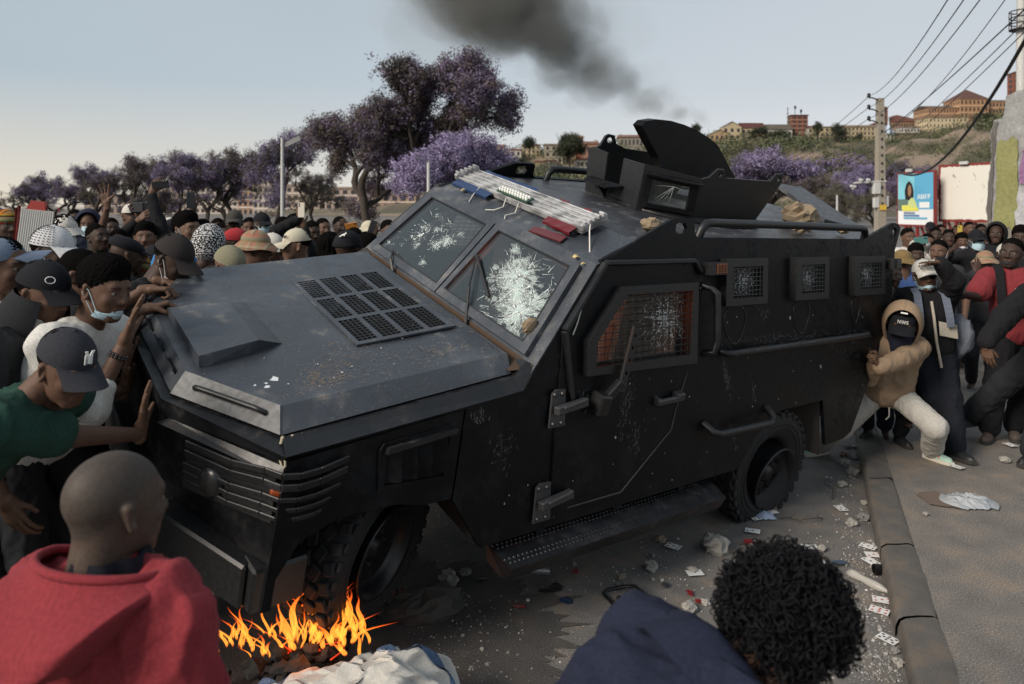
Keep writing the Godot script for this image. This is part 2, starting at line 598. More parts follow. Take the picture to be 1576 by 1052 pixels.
func make_vehicle() -> void:
	var b := Basis(Vector3(0.7942441, -0.0302992, -0.6068429), Vector3(0.180815, 0.9652927, 0.1884567), Vector3(0.5800709, -0.2594069, 0.7721566))
	truck_xf = Transform3D(b.orthonormalized() * VS, Vector3(-0.7931026, -2.4619345, -5.2971212) * VS + Vector3(0, CAMH, 0))
	var t := thing("armored_truck", "black armoured police truck with shattered windscreen and open turret, tipped towards the road", "armored truck")
	truck = t
	t.transform = truck_xf
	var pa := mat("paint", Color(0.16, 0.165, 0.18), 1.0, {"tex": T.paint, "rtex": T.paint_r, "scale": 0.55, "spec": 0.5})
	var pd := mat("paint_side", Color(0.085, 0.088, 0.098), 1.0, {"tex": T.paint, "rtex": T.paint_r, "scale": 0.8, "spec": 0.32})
	var ph := mat("paint_sky_sheen", Color(0.80, 0.90, 1.0), 1.0, {"tex": T.paint, "rtex": T.paint_r, "scale": 0.33, "spec": 0.6, "nrm": T.n_paint, "ns": 0.15})  # lighter bluish copy of the black paint: dust film plus painted-in sky reflection
	var pg := mat("paint_grey", Color(0.135, 0.14, 0.145), 0.6, {"tex": T.mottle, "scale": 1.5})
	var bk := mat("black_steel", Color(0.010, 0.0105, 0.012), 0.45, {"tex": T.mottle, "scale": 2.0})
	var dk := mat("dark_inside", Color(0.012, 0.011, 0.010), 0.9)
	var steel := mat("worn_steel", Color(0.10, 0.10, 0.105), 0.45, {"metal": 0.5, "tex": T.speck, "scale": 3.0})
	var rust := mat("rust_dirt", Color(0.075, 0.045, 0.026), 0.95, {"tex": T.speck, "scale": 3.0})
	var rub := mat("rubber", Color(0.016, 0.016, 0.017), 0.75, {"tex": T.mottle, "scale": 2.0, "nrm": T.n_fine, "ns": 0.3})
	M.bk = bk

	# --- hull sides
	for s in [1.0, -1.0]:
		var w := MB.new()
		var out := [[-0.43, 1.078], [-0.605, 1.352], [-0.53, 1.785], [-0.165, 1.829], [0.403, 2.499], [1.047, 2.749], [1.225, 2.752], [1.247, 2.735], [1.258, 2.66], [1.285, 2.632], [3.48, 2.633], [3.93, 2.76], [3.99, 2.775], [4.08, 2.765], [4.12, 2.725], [4.017, 2.541], [3.961, 2.119], [3.729, 1.657], [3.29, 1.106], [3.164, 1.068], [2.90, 1.062], [2.852, 1.407], [2.268, 1.405], [2.10, 1.352], [1.95, 1.24], [1.749, 1.081]]
		var holes := [side_pts([[1.08, 2.655], [1.06, 2.68], [1.07, 2.715], [1.10, 2.725], [1.16, 2.722], [1.18, 2.69], [1.16, 2.655]], 0.0, s), side_pts([[3.97, 2.70], [3.99, 2.73], [4.03, 2.735], [4.055, 2.71], [4.045, 2.67], [4.02, 2.65], [3.985, 2.66]], 0.0, s)]
		holes.append(side_pts([[0.30, 1.92], [0.30, 2.07], [0.55, 2.335], [1.17, 2.335], [1.15, 1.92]], 0.0, s))
		for q in [[1.58, 1.95], [2.42, 2.77], [3.28, 3.67]]:
			holes.append(side_pts([[q[0], 2.24], [q[0], 2.46], [q[1], 2.46], [q[1], 2.24]], 0.0, s))
		w.plate(side_pts(out, 0.0, s), Vector3(0, -KS, -s).normalized() * 0.03, holes)
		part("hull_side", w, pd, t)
		# fender panel ahead of the seam
		w = MB.new()
		w.plate(side_pts([[-1.465, 1.675], [-0.545, 1.775], [-0.612, 1.356], [-0.76, 1.356], [-0.93, 1.392], [-1.22, 1.39], [-1.40, 1.33], [-1.50, 1.2], [-1.52, 1.08], [-1.56, 1.08]], -0.003, s), Vector3(0, -KS, -s).normalized() * 0.03)
		part("fender_panel", w, pd, t)
		# ledge over the fender
		w = MB.new()
		var li := [Vector3(-1.45, 1.705, 1.0 * s), Vector3(-0.17, 1.862, 1.0 * s)]
		var lm := [Vector3(-1.462, 1.737, 1.085 * s), Vector3(-0.20, 1.884, 1.075 * s)]
		var lo := [Vector3(-1.472, 1.700, 1.166 * s), Vector3(-0.168, 1.826, 1.131 * s)]
		var lb := [Vector3(-1.465, 1.66, 1.150 * s), Vector3(-0.168, 1.78, 1.120 * s)]
		w.quad(li[0], li[1], lm[1], lm[0], Vector3.UP)
		w.quad(lm[0], lm[1], lo[1], lo[0], Vector3(0, 1, s))
		w.quad(lo[0], lo[1], lb[1], lb[0], Vector3(0, -1, s * 0.3))
		w.quad(lm[1], lo[1], Vector3(-0.05, 1.93, 1.10 * s), Vector3(-0.10, 1.95, 1.04 * s), Vector3(-1, 1, s))
		w.quad(li[1], lm[1], Vector3(-0.10, 1.95, 1.04 * s), Vector3(-0.10, 1.93, 0.95 * s), Vector3(0, 1, 0))
		part("fender_ledge", w, pa, t)
		# roof rail
		w = MB.new()
		var rz: float = 0.84 * s
		w.tube([Vector3(1.375, 2.60, rz), Vector3(1.395, 2.67, rz), Vector3(1.43, 2.712, rz), Vector3(1.50, 2.718, rz), Vector3(2.5, 2.716, rz), Vector3(3.50, 2.708, rz), Vector3(3.57, 2.70, rz), Vector3(3.60, 2.66, rz), Vector3(3.605, 2.60, rz)], 0.03, 10)
		part("roof_rail", w, bk, t)
		# window boxes in the rear wall
		for q in [[1.523, 2.003], [2.367, 2.824], [3.227, 3.727]]:
			w = MB.new()
			var fr := [[q[0], 2.202], [q[0], 2.512], [q[1], 2.512], [q[1], 2.202]]
			var x0: float = q[0] + 0.075
			var x1: float = q[1] - 0.06
			var inn := [[x0, 2.25], [x0, 2.458], [x1, 2.458], [x1, 2.25]]
			w.plate(side_pts(fr, 0.06, s), Vector3(0, -KS, -s).normalized() * 0.058, [side_pts(inn, 0.06, s)])
			var fp := part("window_frame", w, bk, t)
			w = MB.new()
			w.quad(sp(x0, 2.25, 0.012, s), sp(x1, 2.25, 0.012, s), sp(x1, 2.458, 0.012, s), sp(x0, 2.458, 0.012, s))
			part("pane", w, glass_mat(), fp)
			var cr := shatter(Vector2((x0 + x1) * 0.5, 2.35), 0.13, 0.10, 260, int(q[0] * 10) + 5, func(a: float, c: float) -> Vector3: return sp(clampf(a, x0, x1), clampf(c, 2.252, 2.456), 0.016, s))
			part("cracks", cr, mat("crack", Color(0.62, 0.66, 0.64), 0.5), fp, true)
			w = MB.new()
			for i in 8:
				var x := lerpf(x0, x1, (i + 0.5) / 8.0)
				w.tube([sp(x, 2.245, 0.05, s), sp(x, 2.463, 0.05, s)], 0.0035, 4)
			for i in 7:
				var y := lerpf(2.25, 2.458, (i + 0.5) / 7.0)
				w.tube([sp(x0, y, 0.05, s), sp(x1, y, 0.05, s)], 0.0035, 4)
			part("wire_mesh", w, steel, fp, true)
		# side rail, step bar, grab handle
		w = MB.new()
		w.tube([sp(1.545, 1.885, 0.0, s), sp(1.555, 1.89, 0.05, s), sp(1.60, 1.893, 0.065, s), sp(3.40, 1.885, 0.065, s), sp(3.45, 1.885, 0.05, s), sp(3.46, 1.885, 0.0, s)], 0.026, 8)
		part("side_rail", w, pa, t)
		w = MB.new()
		w.tube([sp(1.37, 1.44, 0.0, s), sp(1.38, 1.42, 0.08, s), sp(1.43, 1.41, 0.10, s), sp(2.00, 1.40, 0.10, s), sp(2.06, 1.42, 0.08, s), sp(2.09, 1.45, 0.0, s)], 0.026, 8)
		part("step_bar", w, pa, t)
		w = MB.new()
		w.tube([sp(1.345, 2.325, 0.0, s), sp(1.36, 2.325, 0.06, s), sp(1.395, 2.30, 0.085, s), sp(1.40, 2.0, 0.085, s), sp(1.39, 1.92, 0.07, s), sp(1.36, 1.89, 0.0, s)], 0.024, 8)
		part("grab_handle", w, pa, t)
		make_door(t, s, pd, bk, steel, pa)
		for q in [[1.315, 1.50, 2.42, 2.50, 0.09], [3.80, 3.93, 2.41, 2.50, 0.10]]:
			w = MB.new()
			w.plate(side_pts([[q[0], q[2]], [q[0], q[3]], [q[1], q[3]], [q[1], q[2]]], q[4], s), Vector3(0, -KS, -s).normalized() * 0.088)
			var lp := part("marker_lamp", w, bk, t)
			w = MB.new()
			for i in 4:
				for j in 5:
					var cx: float = lerpf(q[0] + 0.06, q[1] - 0.012, (i + 0.5) / 4.0)
					var cy: float = lerpf(q[2] + 0.008, q[3] - 0.008, (j + 0.5) / 5.0)
					w.box(sp(cx, cy, q[4] + 0.003, s), Vector3(0.022, 0.012, 0.008), Basis(), 0.002)
			part("lens", w, mat("amber_lens" if q[0] < 2.0 else "smoke_lens", Color(0.16, 0.055, 0.025) if q[0] < 2.0 else Color(0.06, 0.06, 0.05), 0.3), lp)
		# recess behind the rear wheel
		w = MB.new()
		w.plate([sp(2.86, 1.40, -0.03, s), sp(2.86, 0.98, -0.03, s), Vector3(2.52, 1.0, 0.75 * s), Vector3(2.52, 1.40, 0.75 * s)], Vector3(-0.02, 0, 0))
		part("mud_guard", w, mat("mud", Color(0.030, 0.023, 0.018), 0.95, {"tex": T.speck, "scale": 3.0}), t)
		# side vent on the fender
		w = MB.new()
		w.plate(side_pts([[-1.032, 1.482], [-1.025, 1.66], [-1.0, 1.69], [-0.61, 1.722], [-0.65, 1.462]], 0.014, s), Vector3(0, -KS, -s).normalized() * 0.012, [side_pts([[-1.0, 1.50], [-0.985, 1.66], [-0.635, 1.69], [-0.67, 1.485]], 0.014, s)])
		var vp := part("side_vent", w, pd, t)
		for i in 4:
			var f := lerpf(-0.955, -0.70, i / 3.0)
			w = MB.new()
			w.quad(sp(f - 0.04, 1.505, 0.0, s), sp(f + 0.035, 1.51, 0.035, s), sp(f + 0.04, 1.675, 0.035, s), sp(f - 0.03, 1.665, 0.0, s))
			w.tri(sp(f - 0.04, 1.505, 0.0, s), sp(f + 0.035, 1.51, 0.035, s), sp(f + 0.035, 1.51, 0.0, s))
			part("louvre", w, pd, vp)
		w = MB.new()
		w.plate(side_pts([[-1.0, 1.655], [-0.62, 1.695], [-0.61, 1.715], [-0.99, 1.68]], 0.05, s), Vector3(0, -KS, -s).normalized() * 0.04)
		part("vent_hood", w, pa, vp)
		# stray chips and rubbed patches on the near side
		w = MB.new()
		var rg := RandomNumberGenerator.new(); rg.seed = 77 if s > 0 else 78
		for i in 110:
			var x := rg.randf_range(-0.4, 3.7); var y := rg.randf_range(1.12, 2.55)
			if y > 1.83 + (x + 0.165) * 1.1 or x > 3.29 + (y - 1.1) * 0.55 or (x > 0.2 and x < 1.25 and y > 1.85) or (x > 1.4 and y > 2.18 and y < 2.53) or (x > 1.7 and x < 2.95 and y < 1.42):
				continue
			var r := rg.randf_range(0.002, 0.007) * (2.2 if rg.randf() < 0.07 else 1.0)
			var ring := []
			var a0 := rg.randf() * 6.0
			for k in 5:
				ring.append(sp(x + cos(a0 + k * 1.2566) * r * rg.randf_range(0.4, 1.4), y + sin(a0 + k * 1.2566) * r * rg.randf_range(0.4, 1.6), 0.0015 if x > 1.25 or x < 0.0 or y < 1.3 else 0.0175, s))
			for k in range(1, 4):
				w.tri(ring[0], ring[k], ring[k + 1], Vector3(0, 0, s))
		part("paint_chips", w, mat("chip", Color(0.34, 0.34, 0.33), 0.8), t, true)

	# boot scuffs and dusty smears on the near side
	var sc := MB.new()
	var rs := RandomNumberGenerator.new(); rs.seed = 41
	for q in [[0.62, 1.66, 0.05, 0.20, 0.3, 130], [0.70, 1.45, 0.06, 0.12, 0.2, 70], [1.62, 1.70, 0.035, 0.17, -0.35, 110], [1.92, 1.58, 0.03, 0.10, -0.3, 40], [1.70, 1.30, 0.012, 0.10, -0.4, 30], [2.1, 1.93, 0.6, 0.03, 0.0, 150], [2.6, 1.90, 0.7, 0.02, 0.0, 120], [0.30, 1.72, 0.10, 0.08, 0.0, 50], [2.05, 2.10, 0.06, 0.06, 0.3, 40], [3.2, 1.75, 0.3, 0.16, 0.0, 90], [-0.3, 1.55, 0.10, 0.10, 0.2, 50], [-0.45, 1.72, 0.06, 0.04, 0.0, 40]]:
		for i in q[5]:
			var v := Vector2(rs.randfn() * q[2] * 0.5, rs.randfn() * q[3] * 0.5).rotated(-q[4])
			var px: float = q[0] + v.x; var py: float = q[1] + v.y
			var l := rs.randf_range(0.008, 0.03); var an: float = q[4] + rs.randfn() * 0.35 + (1.5 if q[3] < 0.04 else 0.0)
			var d := Vector2(sin(an), cos(an)) * l; var nn := Vector2(d.y, -d.x) * rs.randf_range(0.06, 0.22)
			var o := 0.0185 if px > 0.03 and px < 1.24 and py > 1.14 else 0.002
			sc.tri(sp(px - nn.x, py - nn.y, o), sp(px + nn.x, py + nn.y, o), sp(px + d.x, py + d.y, o))
	part("scuffs", sc, mat("scuff_dust", Color(0.20, 0.195, 0.19, 0.28), 0.9), t, true)
	# chalked outlines and scuffs under the rear windows
	var ck := MB.new()
	for q in [[1.70, 2.05, 0.16, 0.13], [2.53, 2.06, 0.14, 0.13], [3.34, 2.07, 0.09, 0.10]]:
		var path := []
		for i in 17:
			var a := TAU * i / 16.0
			path.append(sp(q[0] + cos(a) * q[2] * (0.75 + 0.25 * sin(a)), q[1] + sin(a) * q[3], 0.0))
		ck.tube(path, 0.006, 5)
	part("gun_port", ck, pa, t)

	# --- roof, windscreen wall, cowl, rear, floor
	var w := MB.new()
	w.plate([Vector3(0.70, 2.615, -0.905), Vector3(0.70, 2.615, 0.905), Vector3(4.03, 2.615, 0.905), Vector3(4.03, 2.615, -0.905)], Vector3(0, -0.03, 0))
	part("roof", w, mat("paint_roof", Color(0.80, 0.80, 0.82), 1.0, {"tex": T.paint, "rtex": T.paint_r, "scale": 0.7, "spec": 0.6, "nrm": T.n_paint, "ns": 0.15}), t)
	w = MB.new()
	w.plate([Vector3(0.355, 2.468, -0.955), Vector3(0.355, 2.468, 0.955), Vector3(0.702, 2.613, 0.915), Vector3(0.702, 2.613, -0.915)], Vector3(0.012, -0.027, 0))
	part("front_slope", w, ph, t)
	w = MB.new()
	var hol := []
	for s in [1.0, -1.0]:
		hol.append([wp(0.1, 0.06 * s, -0.012), wp(0.93, 0.08 * s, -0.012), wp(0.93, 0.81 * s, -0.012), wp(0.1, 0.915 * s, -0.012)])
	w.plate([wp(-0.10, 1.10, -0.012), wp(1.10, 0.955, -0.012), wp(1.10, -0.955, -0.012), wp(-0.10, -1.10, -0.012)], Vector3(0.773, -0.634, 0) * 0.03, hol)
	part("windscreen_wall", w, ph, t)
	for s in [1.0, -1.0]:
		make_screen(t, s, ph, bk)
	w = MB.new()
	w.quad(Vector3(-0.20, 1.895, -1.02), Vector3(-0.20, 1.895, 1.02), Vector3(-0.075, 1.925, 1.08), Vector3(-0.075, 1.925, -1.08), Vector3.UP)
	w.quad(Vector3(-0.10, 1.91, -1.06), Vector3(-0.10, 1.91, 1.06), wp(-0.03, 1.08, -0.004), wp(-0.03, -1.08, -0.004), Vector3(-1, 1, 0))
	part("cowl", w, rust, t)
	w = MB.new()
	w.quad(Vector3(4.0, 2.6, -0.92), Vector3(4.0, 2.6, 0.92), Vector3(3.95, 2.12, 1.04), Vector3(3.95, 2.12, -1.04), Vector3.RIGHT)
	w.quad(Vector3(3.95, 2.12, -1.04), Vector3(3.95, 2.12, 1.04), Vector3(3.28, 1.1, 1.32), Vector3(3.28, 1.1, -1.32), Vector3.RIGHT)
	part("rear_wall", w, pa, t)
	w = MB.new()
	w.quad(Vector3(-0.43, 1.10, -1.28), Vector3(-0.43, 1.10, 1.28), Vector3(1.75, 1.10, 1.28), Vector3(1.75, 1.10, -1.28), Vector3.DOWN)
	w.quad(Vector3(1.75, 1.42, -1.2), Vector3(1.75, 1.42, 1.2), Vector3(3.25, 1.42, 1.2), Vector3(3.25, 1.42, -1.2), Vector3.DOWN)
	w.quad(Vector3(-0.45, 1.08, -1.28), Vector3(-0.45, 1.08, 1.28), Vector3(-0.55, 1.8, 1.1), Vector3(-0.55, 1.8, -1.1), Vector3.LEFT)
	w.quad(Vector3(-1.5, 1.45, -1.1), Vector3(-1.5, 1.45, 1.1), Vector3(-0.5, 1.5, 1.1), Vector3(-0.5, 1.5, -1.1), Vector3.DOWN)
	w.box(Vector3(1.0, 0.95, 0.55), Vector3(4.6, 0.16, 0.10))
	w.box(Vector3(1.0, 0.95, -0.55), Vector3(4.6, 0.16, 0.10))
	part("chassis", w, dk, t)
	# seats and bulkhead seen through the panes
	w = MB.new()
	w.box(Vector3(0.95, 1.75, 0.5), Vector3(0.14, 0.85, 0.5), Basis(), 0.03)
	w.box(Vector3(0.95, 1.75, -0.5), Vector3(0.14, 0.85, 0.5), Basis(), 0.03)
	w.box(Vector3(0.65, 1.45, 0.5), Vector3(0.55, 0.16, 0.5), Basis(), 0.03)
	w.box(Vector3(0.65, 1.45, -0.5), Vector3(0.55, 0.16, 0.5), Basis(), 0.03)
	w.box(Vector3(0.12, 1.72, 0.0), Vector3(0.25, 0.25, 1.9), Basis(), 0.04)
	w.box(Vector3(1.3, 1.85, 0.0), Vector3(0.03, 1.45, 1.85))
	part("cab_interior", w, mat("cab", Color(0.09, 0.055, 0.035), 0.9), t)

	# --- hood
	w = MB.new()
	var hn := Vector3(-1.721, 1.792, 0.438); var hc := Vector3(-1.425, 1.816, 0.926); var hr := Vector3(-0.158, 1.953, 0.926)
	var ln := Vector3(-1.783, 1.690, 0.455); var lc := Vector3(-1.448, 1.722, 1.02); var lr := Vector3(-0.18, 1.878, 1.02)
	var f := Vector3(1, 1, -1)
	w.plate([hn, hc, hr, hr * f, hc * f, hn * f], Vector3(0, -0.004, 0))
	w.quad(hn, hn * f, ln * f, ln, Vector3(-1, 1, 0))
	for s in [Vector3.ONE, f]:
		w.quad(hc * s, hr * s, lr * s, lc * s, Vector3(0, 0.5, 1) * s)
		w.quad(hr * s, lr * s, Vector3(-0.17, 1.90, 0.5) * s, Vector3(-0.158, 1.953, 0.5) * s, Vector3.RIGHT)
	w.quad(Vector3(-0.17, 1.88, 0.5), Vector3(-0.17, 1.88, -0.5), Vector3(-0.158, 1.953, -0.5), Vector3(-0.158, 1.953, 0.5), Vector3.RIGHT)
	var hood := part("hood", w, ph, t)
	for s in [Vector3.ONE, f]:
		w = MB.new()
		w.plate([hn * s, hc * s, lc * s, ln * s], Vector3(-0.006, 0.006, 0.004 * s.z))
		part("corner_panel", w, pg, hood)
		w = MB.new()
		var q := func(a: float, d: float, o: float) -> Vector3: return (hn.lerp(hc, a).lerp(ln.lerp(lc, a), d) + Vector3(-0.72, 0.62, 0.42) * o) * s
		w.tube([q.call(0.18, 0.50, 0.004), q.call(0.2, 0.48, 0.03), q.call(0.26, 0.46, 0.036), q.call(0.80, 0.42, 0.036), q.call(0.85, 0.44, 0.03), q.call(0.87, 0.45, 0.004)], 0.013, 8)
		part("lift_handle", w, bk, hood)
	# three slots in the centre facet
	w = MB.new()
	for i in 3:
		var z := -0.27 + i * 0.27
		w.bar(hn.lerp(ln, 0.45) * Vector3(1, 1, 0) + Vector3(-0.004, 0.004, z - 0.09), hn.lerp(ln, 0.45) * Vector3(1, 1, 0) + Vector3(-0.004, 0.004, z + 0.09), 0.006, 0.045, Vector3(-0.5, 0.86, 0))
	part("grille_slot", w, mat("void", Color(0.003, 0.003, 0.003), 1.0), hood)
	# scoop
	w = MB.new()
	var hp := func(x: float, z: float, o: float) -> Vector3: return Vector3(x, 1.953 + (x + 0.158) * 0.1085 + o, z)
	var sb := [hp.call(-1.66, -0.40, 0.0), hp.call(-1.66, 0.431, 0.0), hp.call(-1.203, 0.318, 0.0), hp.call(-1.207, -0.30, 0.0)]
	var st := [hp.call(-1.667, -0.235, 0.07), hp.call(-1.667, 0.42, 0.07), hp.call(-1.356, 0.36, 0.07), hp.call(-1.357, -0.19, 0.07)]
	var mid := Vector3(-1.45, 1.83, 0.02)
	w.quad(st[0], st[1], st[2], st[3], Vector3.UP)
	for i in 4:
		var j := (i + 1) % 4
		w.quad(sb[i], sb[j], st[j], st[i], (sb[i] + sb[j]) * 0.5 - mid)
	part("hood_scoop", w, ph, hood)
	# twelve vent panels in a frame
	w = MB.new()
	var ho := []
	for i in 4:
		for j in 3:
			var x := -0.845 + i * 0.148; var z := -0.485 + j * 0.335
			ho.append([hp.call(x, z, 0.014), hp.call(x + 0.118, z, 0.014), hp.call(x + 0.118, z + 0.295, 0.014), hp.call(x, z + 0.295, 0.014)])
	w.plate([hp.call(-0.872, -0.515, 0.014), hp.call(-0.24, -0.515, 0.014), hp.call(-0.24, 0.515, 0.014), hp.call(-0.872, 0.515, 0.014)], Vector3(0, -0.012, 0), ho)
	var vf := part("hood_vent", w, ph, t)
	for i in 4:
		for j in 3:
			var x := -0.845 + i * 0.148; var z := -0.485 + j * 0.335
			w = MB.new()
			w.quad(hp.call(x, z, 0.003), hp.call(x + 0.118, z, 0.003), hp.call(x + 0.118, z + 0.295, 0.003), hp.call(x, z + 0.295, 0.003), Vector3.UP)
			part("vent_opening", w, M.void, vf)
			w = MB.new()
			for k in range(1, 4):
				w.bar(hp.call(x + 0.0295 * k, z, 0.011), hp.call(x + 0.0295 * k, z + 0.295, 0.011), 0.006, 0.005)
			for k in range(1, 9):
				w.bar(hp.call(x, z + 0.0328 * k, 0.0105), hp.call(x + 0.118, z + 0.0328 * k, 0.0105), 0.006, 0.005)
			part("vent_mesh", w, pa, vf)
	# white flaking paint and scuffs
	w = MB.new()
	var rg := RandomNumberGenerator.new(); rg.seed = 5
	for i in 110:
		var cx := -1.456 + rg.randfn(0.0, 0.035); var cz := 0.62 + rg.randfn(0.0, 0.05)
		var near_mark := i < 60
		if not near_mark:
			cx = rg.randf_range(-1.4, -0.2); cz = rg.randf_range(-0.85, 0.9)
		var r := rg.randf_range(0.008, 0.024) if near_mark else rg.randf_range(0.002, 0.006)
		var ring := []
		var a0 := rg.randf() * 6.0
		for k in 6:
			var rr := r * rg.randf_range(0.3, 1.3)
			ring.append(hp.call(cx + cos(a0 + k * 1.047) * rr, cz + sin(a0 + k * 1.047) * rr * 1.2, 0.0012 + 0.00004 * i))
		for k in range(1, 5):
			w.tri(ring[0], ring[k], ring[k + 1], Vector3.UP)
	var du := MB.new()
	for q in [[-1.15, 0.75, 0.18, 0.13, 260], [-0.95, 0.55, 0.25, 0.2, 160], [-0.5, 0.75, 0.25, 0.12, 160], [-0.9, 0.1, 0.3, 0.3, 90], [-0.2, 0.1, 0.06, 0.6, 120], [-1.3, 0.0, 0.1, 0.5, 70], [-1.2, 0.6, 0.3, 0.3, 260], [-0.6, -0.7, 0.3, 0.2, 160], [-1.0, -0.7, 0.3, 0.2, 120]]:
		for i in q[4]:
			var px: float = q[0] + rg.randfn() * q[2] * 0.5; var pz: float = q[1] + rg.randfn() * q[3] * 0.5
			if absf(pz) > 0.91 or px > -0.17 or px < -1.70 + maxf(0.0, absf(pz) - 0.43) * 0.62:
				continue
			var an := rg.randf() * TAU; var l := rg.randf_range(0.008, 0.05)
			var d := Vector2(cos(an), sin(an)) * l; var nn := Vector2(-d.y, d.x) * rg.randf_range(0.02, 0.10)
			du.tri(hp.call(px - nn.x, pz - nn.y, 0.0011), hp.call(px + nn.x, pz + nn.y, 0.0011), hp.call(px + d.x, pz + d.y, 0.0011))
	part("dust_scuffs", du, mat("hood_dust", Color(0.22, 0.17, 0.13, 0.45), 0.9), hood, true)
	part("flaked_paint", w, mat("white_flake", Color(0.55, 0.57, 0.6), 0.8), hood, true)
	# dusty streaks where people slid and climbed
	# --- front
	w = MB.new()
	var cN := Vector3(-1.835, 1.687, 0.48); var cF := cN * f; var nN := Vector3(-1.472, 1.70, 1.166); var nF := nN * f
	w.quad(cN, cF, ln * f + Vector3(0.02, -0.01, 0), ln + Vector3(0.02, -0.01, 0), Vector3.UP)
	for s in [Vector3.ONE, f]:
		w.quad(cN * s, nN * s, (lc + Vector3(0.01, -0.01, 0)) * s, (ln + Vector3(0.02, -0.01, 0)) * s, Vector3.UP)
		w.quad(cN * s, nN * s, Vector3(-1.465, 1.665, 1.15) * s, Vector3(-1.825, 1.60, 0.48) * s, Vector3(-1, 0, 0.6) * s)
	w.quad(cN, cF, Vector3(-1.825, 1.60, -0.48), Vector3(-1.825, 1.60, 0.48), Vector3.LEFT)
	part("front_ledge", w, pa, t)
	w = MB.new()
	w.quad(Vector3(-1.80, 1.61, -0.47), Vector3(-1.80, 1.61, 0.47), Vector3(-1.79, 1.0, 0.47), Vector3(-1.79, 1.0, -0.47), Vector3.LEFT)
	for s in [Vector3.ONE, f]:
		w.quad(Vector3(-1.80, 1.61, 0.47) * s, Vector3(-1.45, 1.67, 1.14) * s, Vector3(-1.50, 1.05, 1.2) * s, Vector3(-1.79, 1.0, 0.47) * s, Vector3(-1, 0, 0.6) * s)
	part("front_wall", w, pd, t)
	for s in [Vector3.ONE, f]:
		# sloping lip under the ledge, lamp guard slats and lamps
		w = MB.new()
		w.quad(Vector3(-1.80, 1.60, 0.52) * s, Vector3(-1.472, 1.655, 1.165) * s, Vector3(-1.49, 1.615, 1.19) * s, Vector3(-1.85, 1.575, 0.50) * s, Vector3(-1, 1, 0.4) * s)
		part("front_lip", w, pa, t)
		var row := [[1.55, 1.635, 1.655, 0.03], [1.50, 1.58, 1.60, 0.034], [1.445, 1.52, 1.535, 0.022], [1.405, 1.47, 1.485, 0.022], [1.365, 1.425, 1.44, 0.022]]
		w = MB.new()
		w.plate([Vector3(-1.745, 1.53, 0.68) * s, Vector3(-1.50, 1.60, 1.16) * s, Vector3(-1.52, 1.40, 1.19) * s, Vector3(-1.745, 1.33, 0.69) * s], Vector3(0.03, 0, -0.02 * s.z))
		var gd := part("lamp_guard", w, bk, t)
		for r in row:
			w = MB.new()
			var pts := [Vector3(-1.755, r[0], 0.68), Vector3(-1.63, lerpf(r[0], r[1], 0.5) - 0.005, 0.96), Vector3(-1.54, r[1] - 0.004, 1.13), Vector3(-1.49, r[1], 1.205), Vector3(-1.42, r[1] + 0.006, 1.235), Vector3(-1.33, lerpf(r[1], r[2], 0.5) + 0.005, 1.235), Vector3(-1.18, r[2], 1.19)]
			for i in pts.size() - 1:
				w.bar(pts[i] * s, pts[i + 1] * s, 0.012, r[3], Vector3.UP, 0.003)
			part("guard_slat", w, pa if r[3] > 0.03 else bk, gd)
		w = MB.new()
		w.lathe([Vector2(0, 0.03), Vector2(0.05, 0.025), Vector2(0.08, 0.0), Vector2(0.08, -0.03)], 20, Transform3D(Basis.looking_at(Vector3(1, 0, -0.5 * s.z)) * Basis(Vector3.RIGHT, PI / 2), Vector3(-1.675, 1.43, 0.85) * s))
		part("headlight", w, mat("lamp_glass", Color(0.012, 0.012, 0.013), 0.3), gd)
		w = MB.new()
		w.box(Vector3(-1.475, 1.53, 1.15) * s, Vector3(0.07, 0.05, 0.07), Basis(Vector3.UP, -0.6 * s.z), 0.02)
		part("indicator", w, mat("amber", Color(0.20, 0.04, 0.008), 0.3), gd)
	w = MB.new()
	w.box(Vector3(-1.80, 1.07, 0.0), Vector3(0.16, 0.26, 1.15), Basis(), 0.012)
	for s in [1.0, -1.0]:
		w.box(Vector3(-1.66, 1.075, 0.83 * s), Vector3(0.16, 0.22, 0.66), Basis(Vector3.UP, 0.44 * s), 0.012)
	for s in [1.0, -1.0]:
		w.box(Vector3(-1.44, 1.08, 1.135 * s), Vector3(0.26, 0.22, 0.14), Basis(Vector3.UP, 0.08 * s), 0.012)
	part("bumper", w, bk, t)
	# rope tied round the near hood corner
	w = MB.new()
	var rp := []
	for i in 26:
		var a := i * 0.9
		rp.append(Vector3(-1.462 + i * 0.0065, 1.71 + 0.018 * sin(a), 1.055 + 0.018 * cos(a)))
	w.tube(rp, 0.009, 6)
	w.tube([Vector3(-1.47, 1.70, 1.07), Vector3(-1.475, 1.66, 1.12), Vector3(-1.47, 1.63, 1.15), Vector3(-1.47, 1.66, 1.17), Vector3(-1.46, 1.69, 1.13)], 0.006, 6)
	part("rope", w, mat("rope", Color(0.32, 0.28, 0.2), 0.95), t)

	make_running_board(t, bk, pa)
	make_wheels(t, rub, bk, steel)
	make_turret(t, pd, bk, steel)
	make_light_bar(t)


func glass_mat() -> StandardMaterial3D:
	return mat("pane", Color(0.035, 0.045, 0.042, 0.45), 0.06)


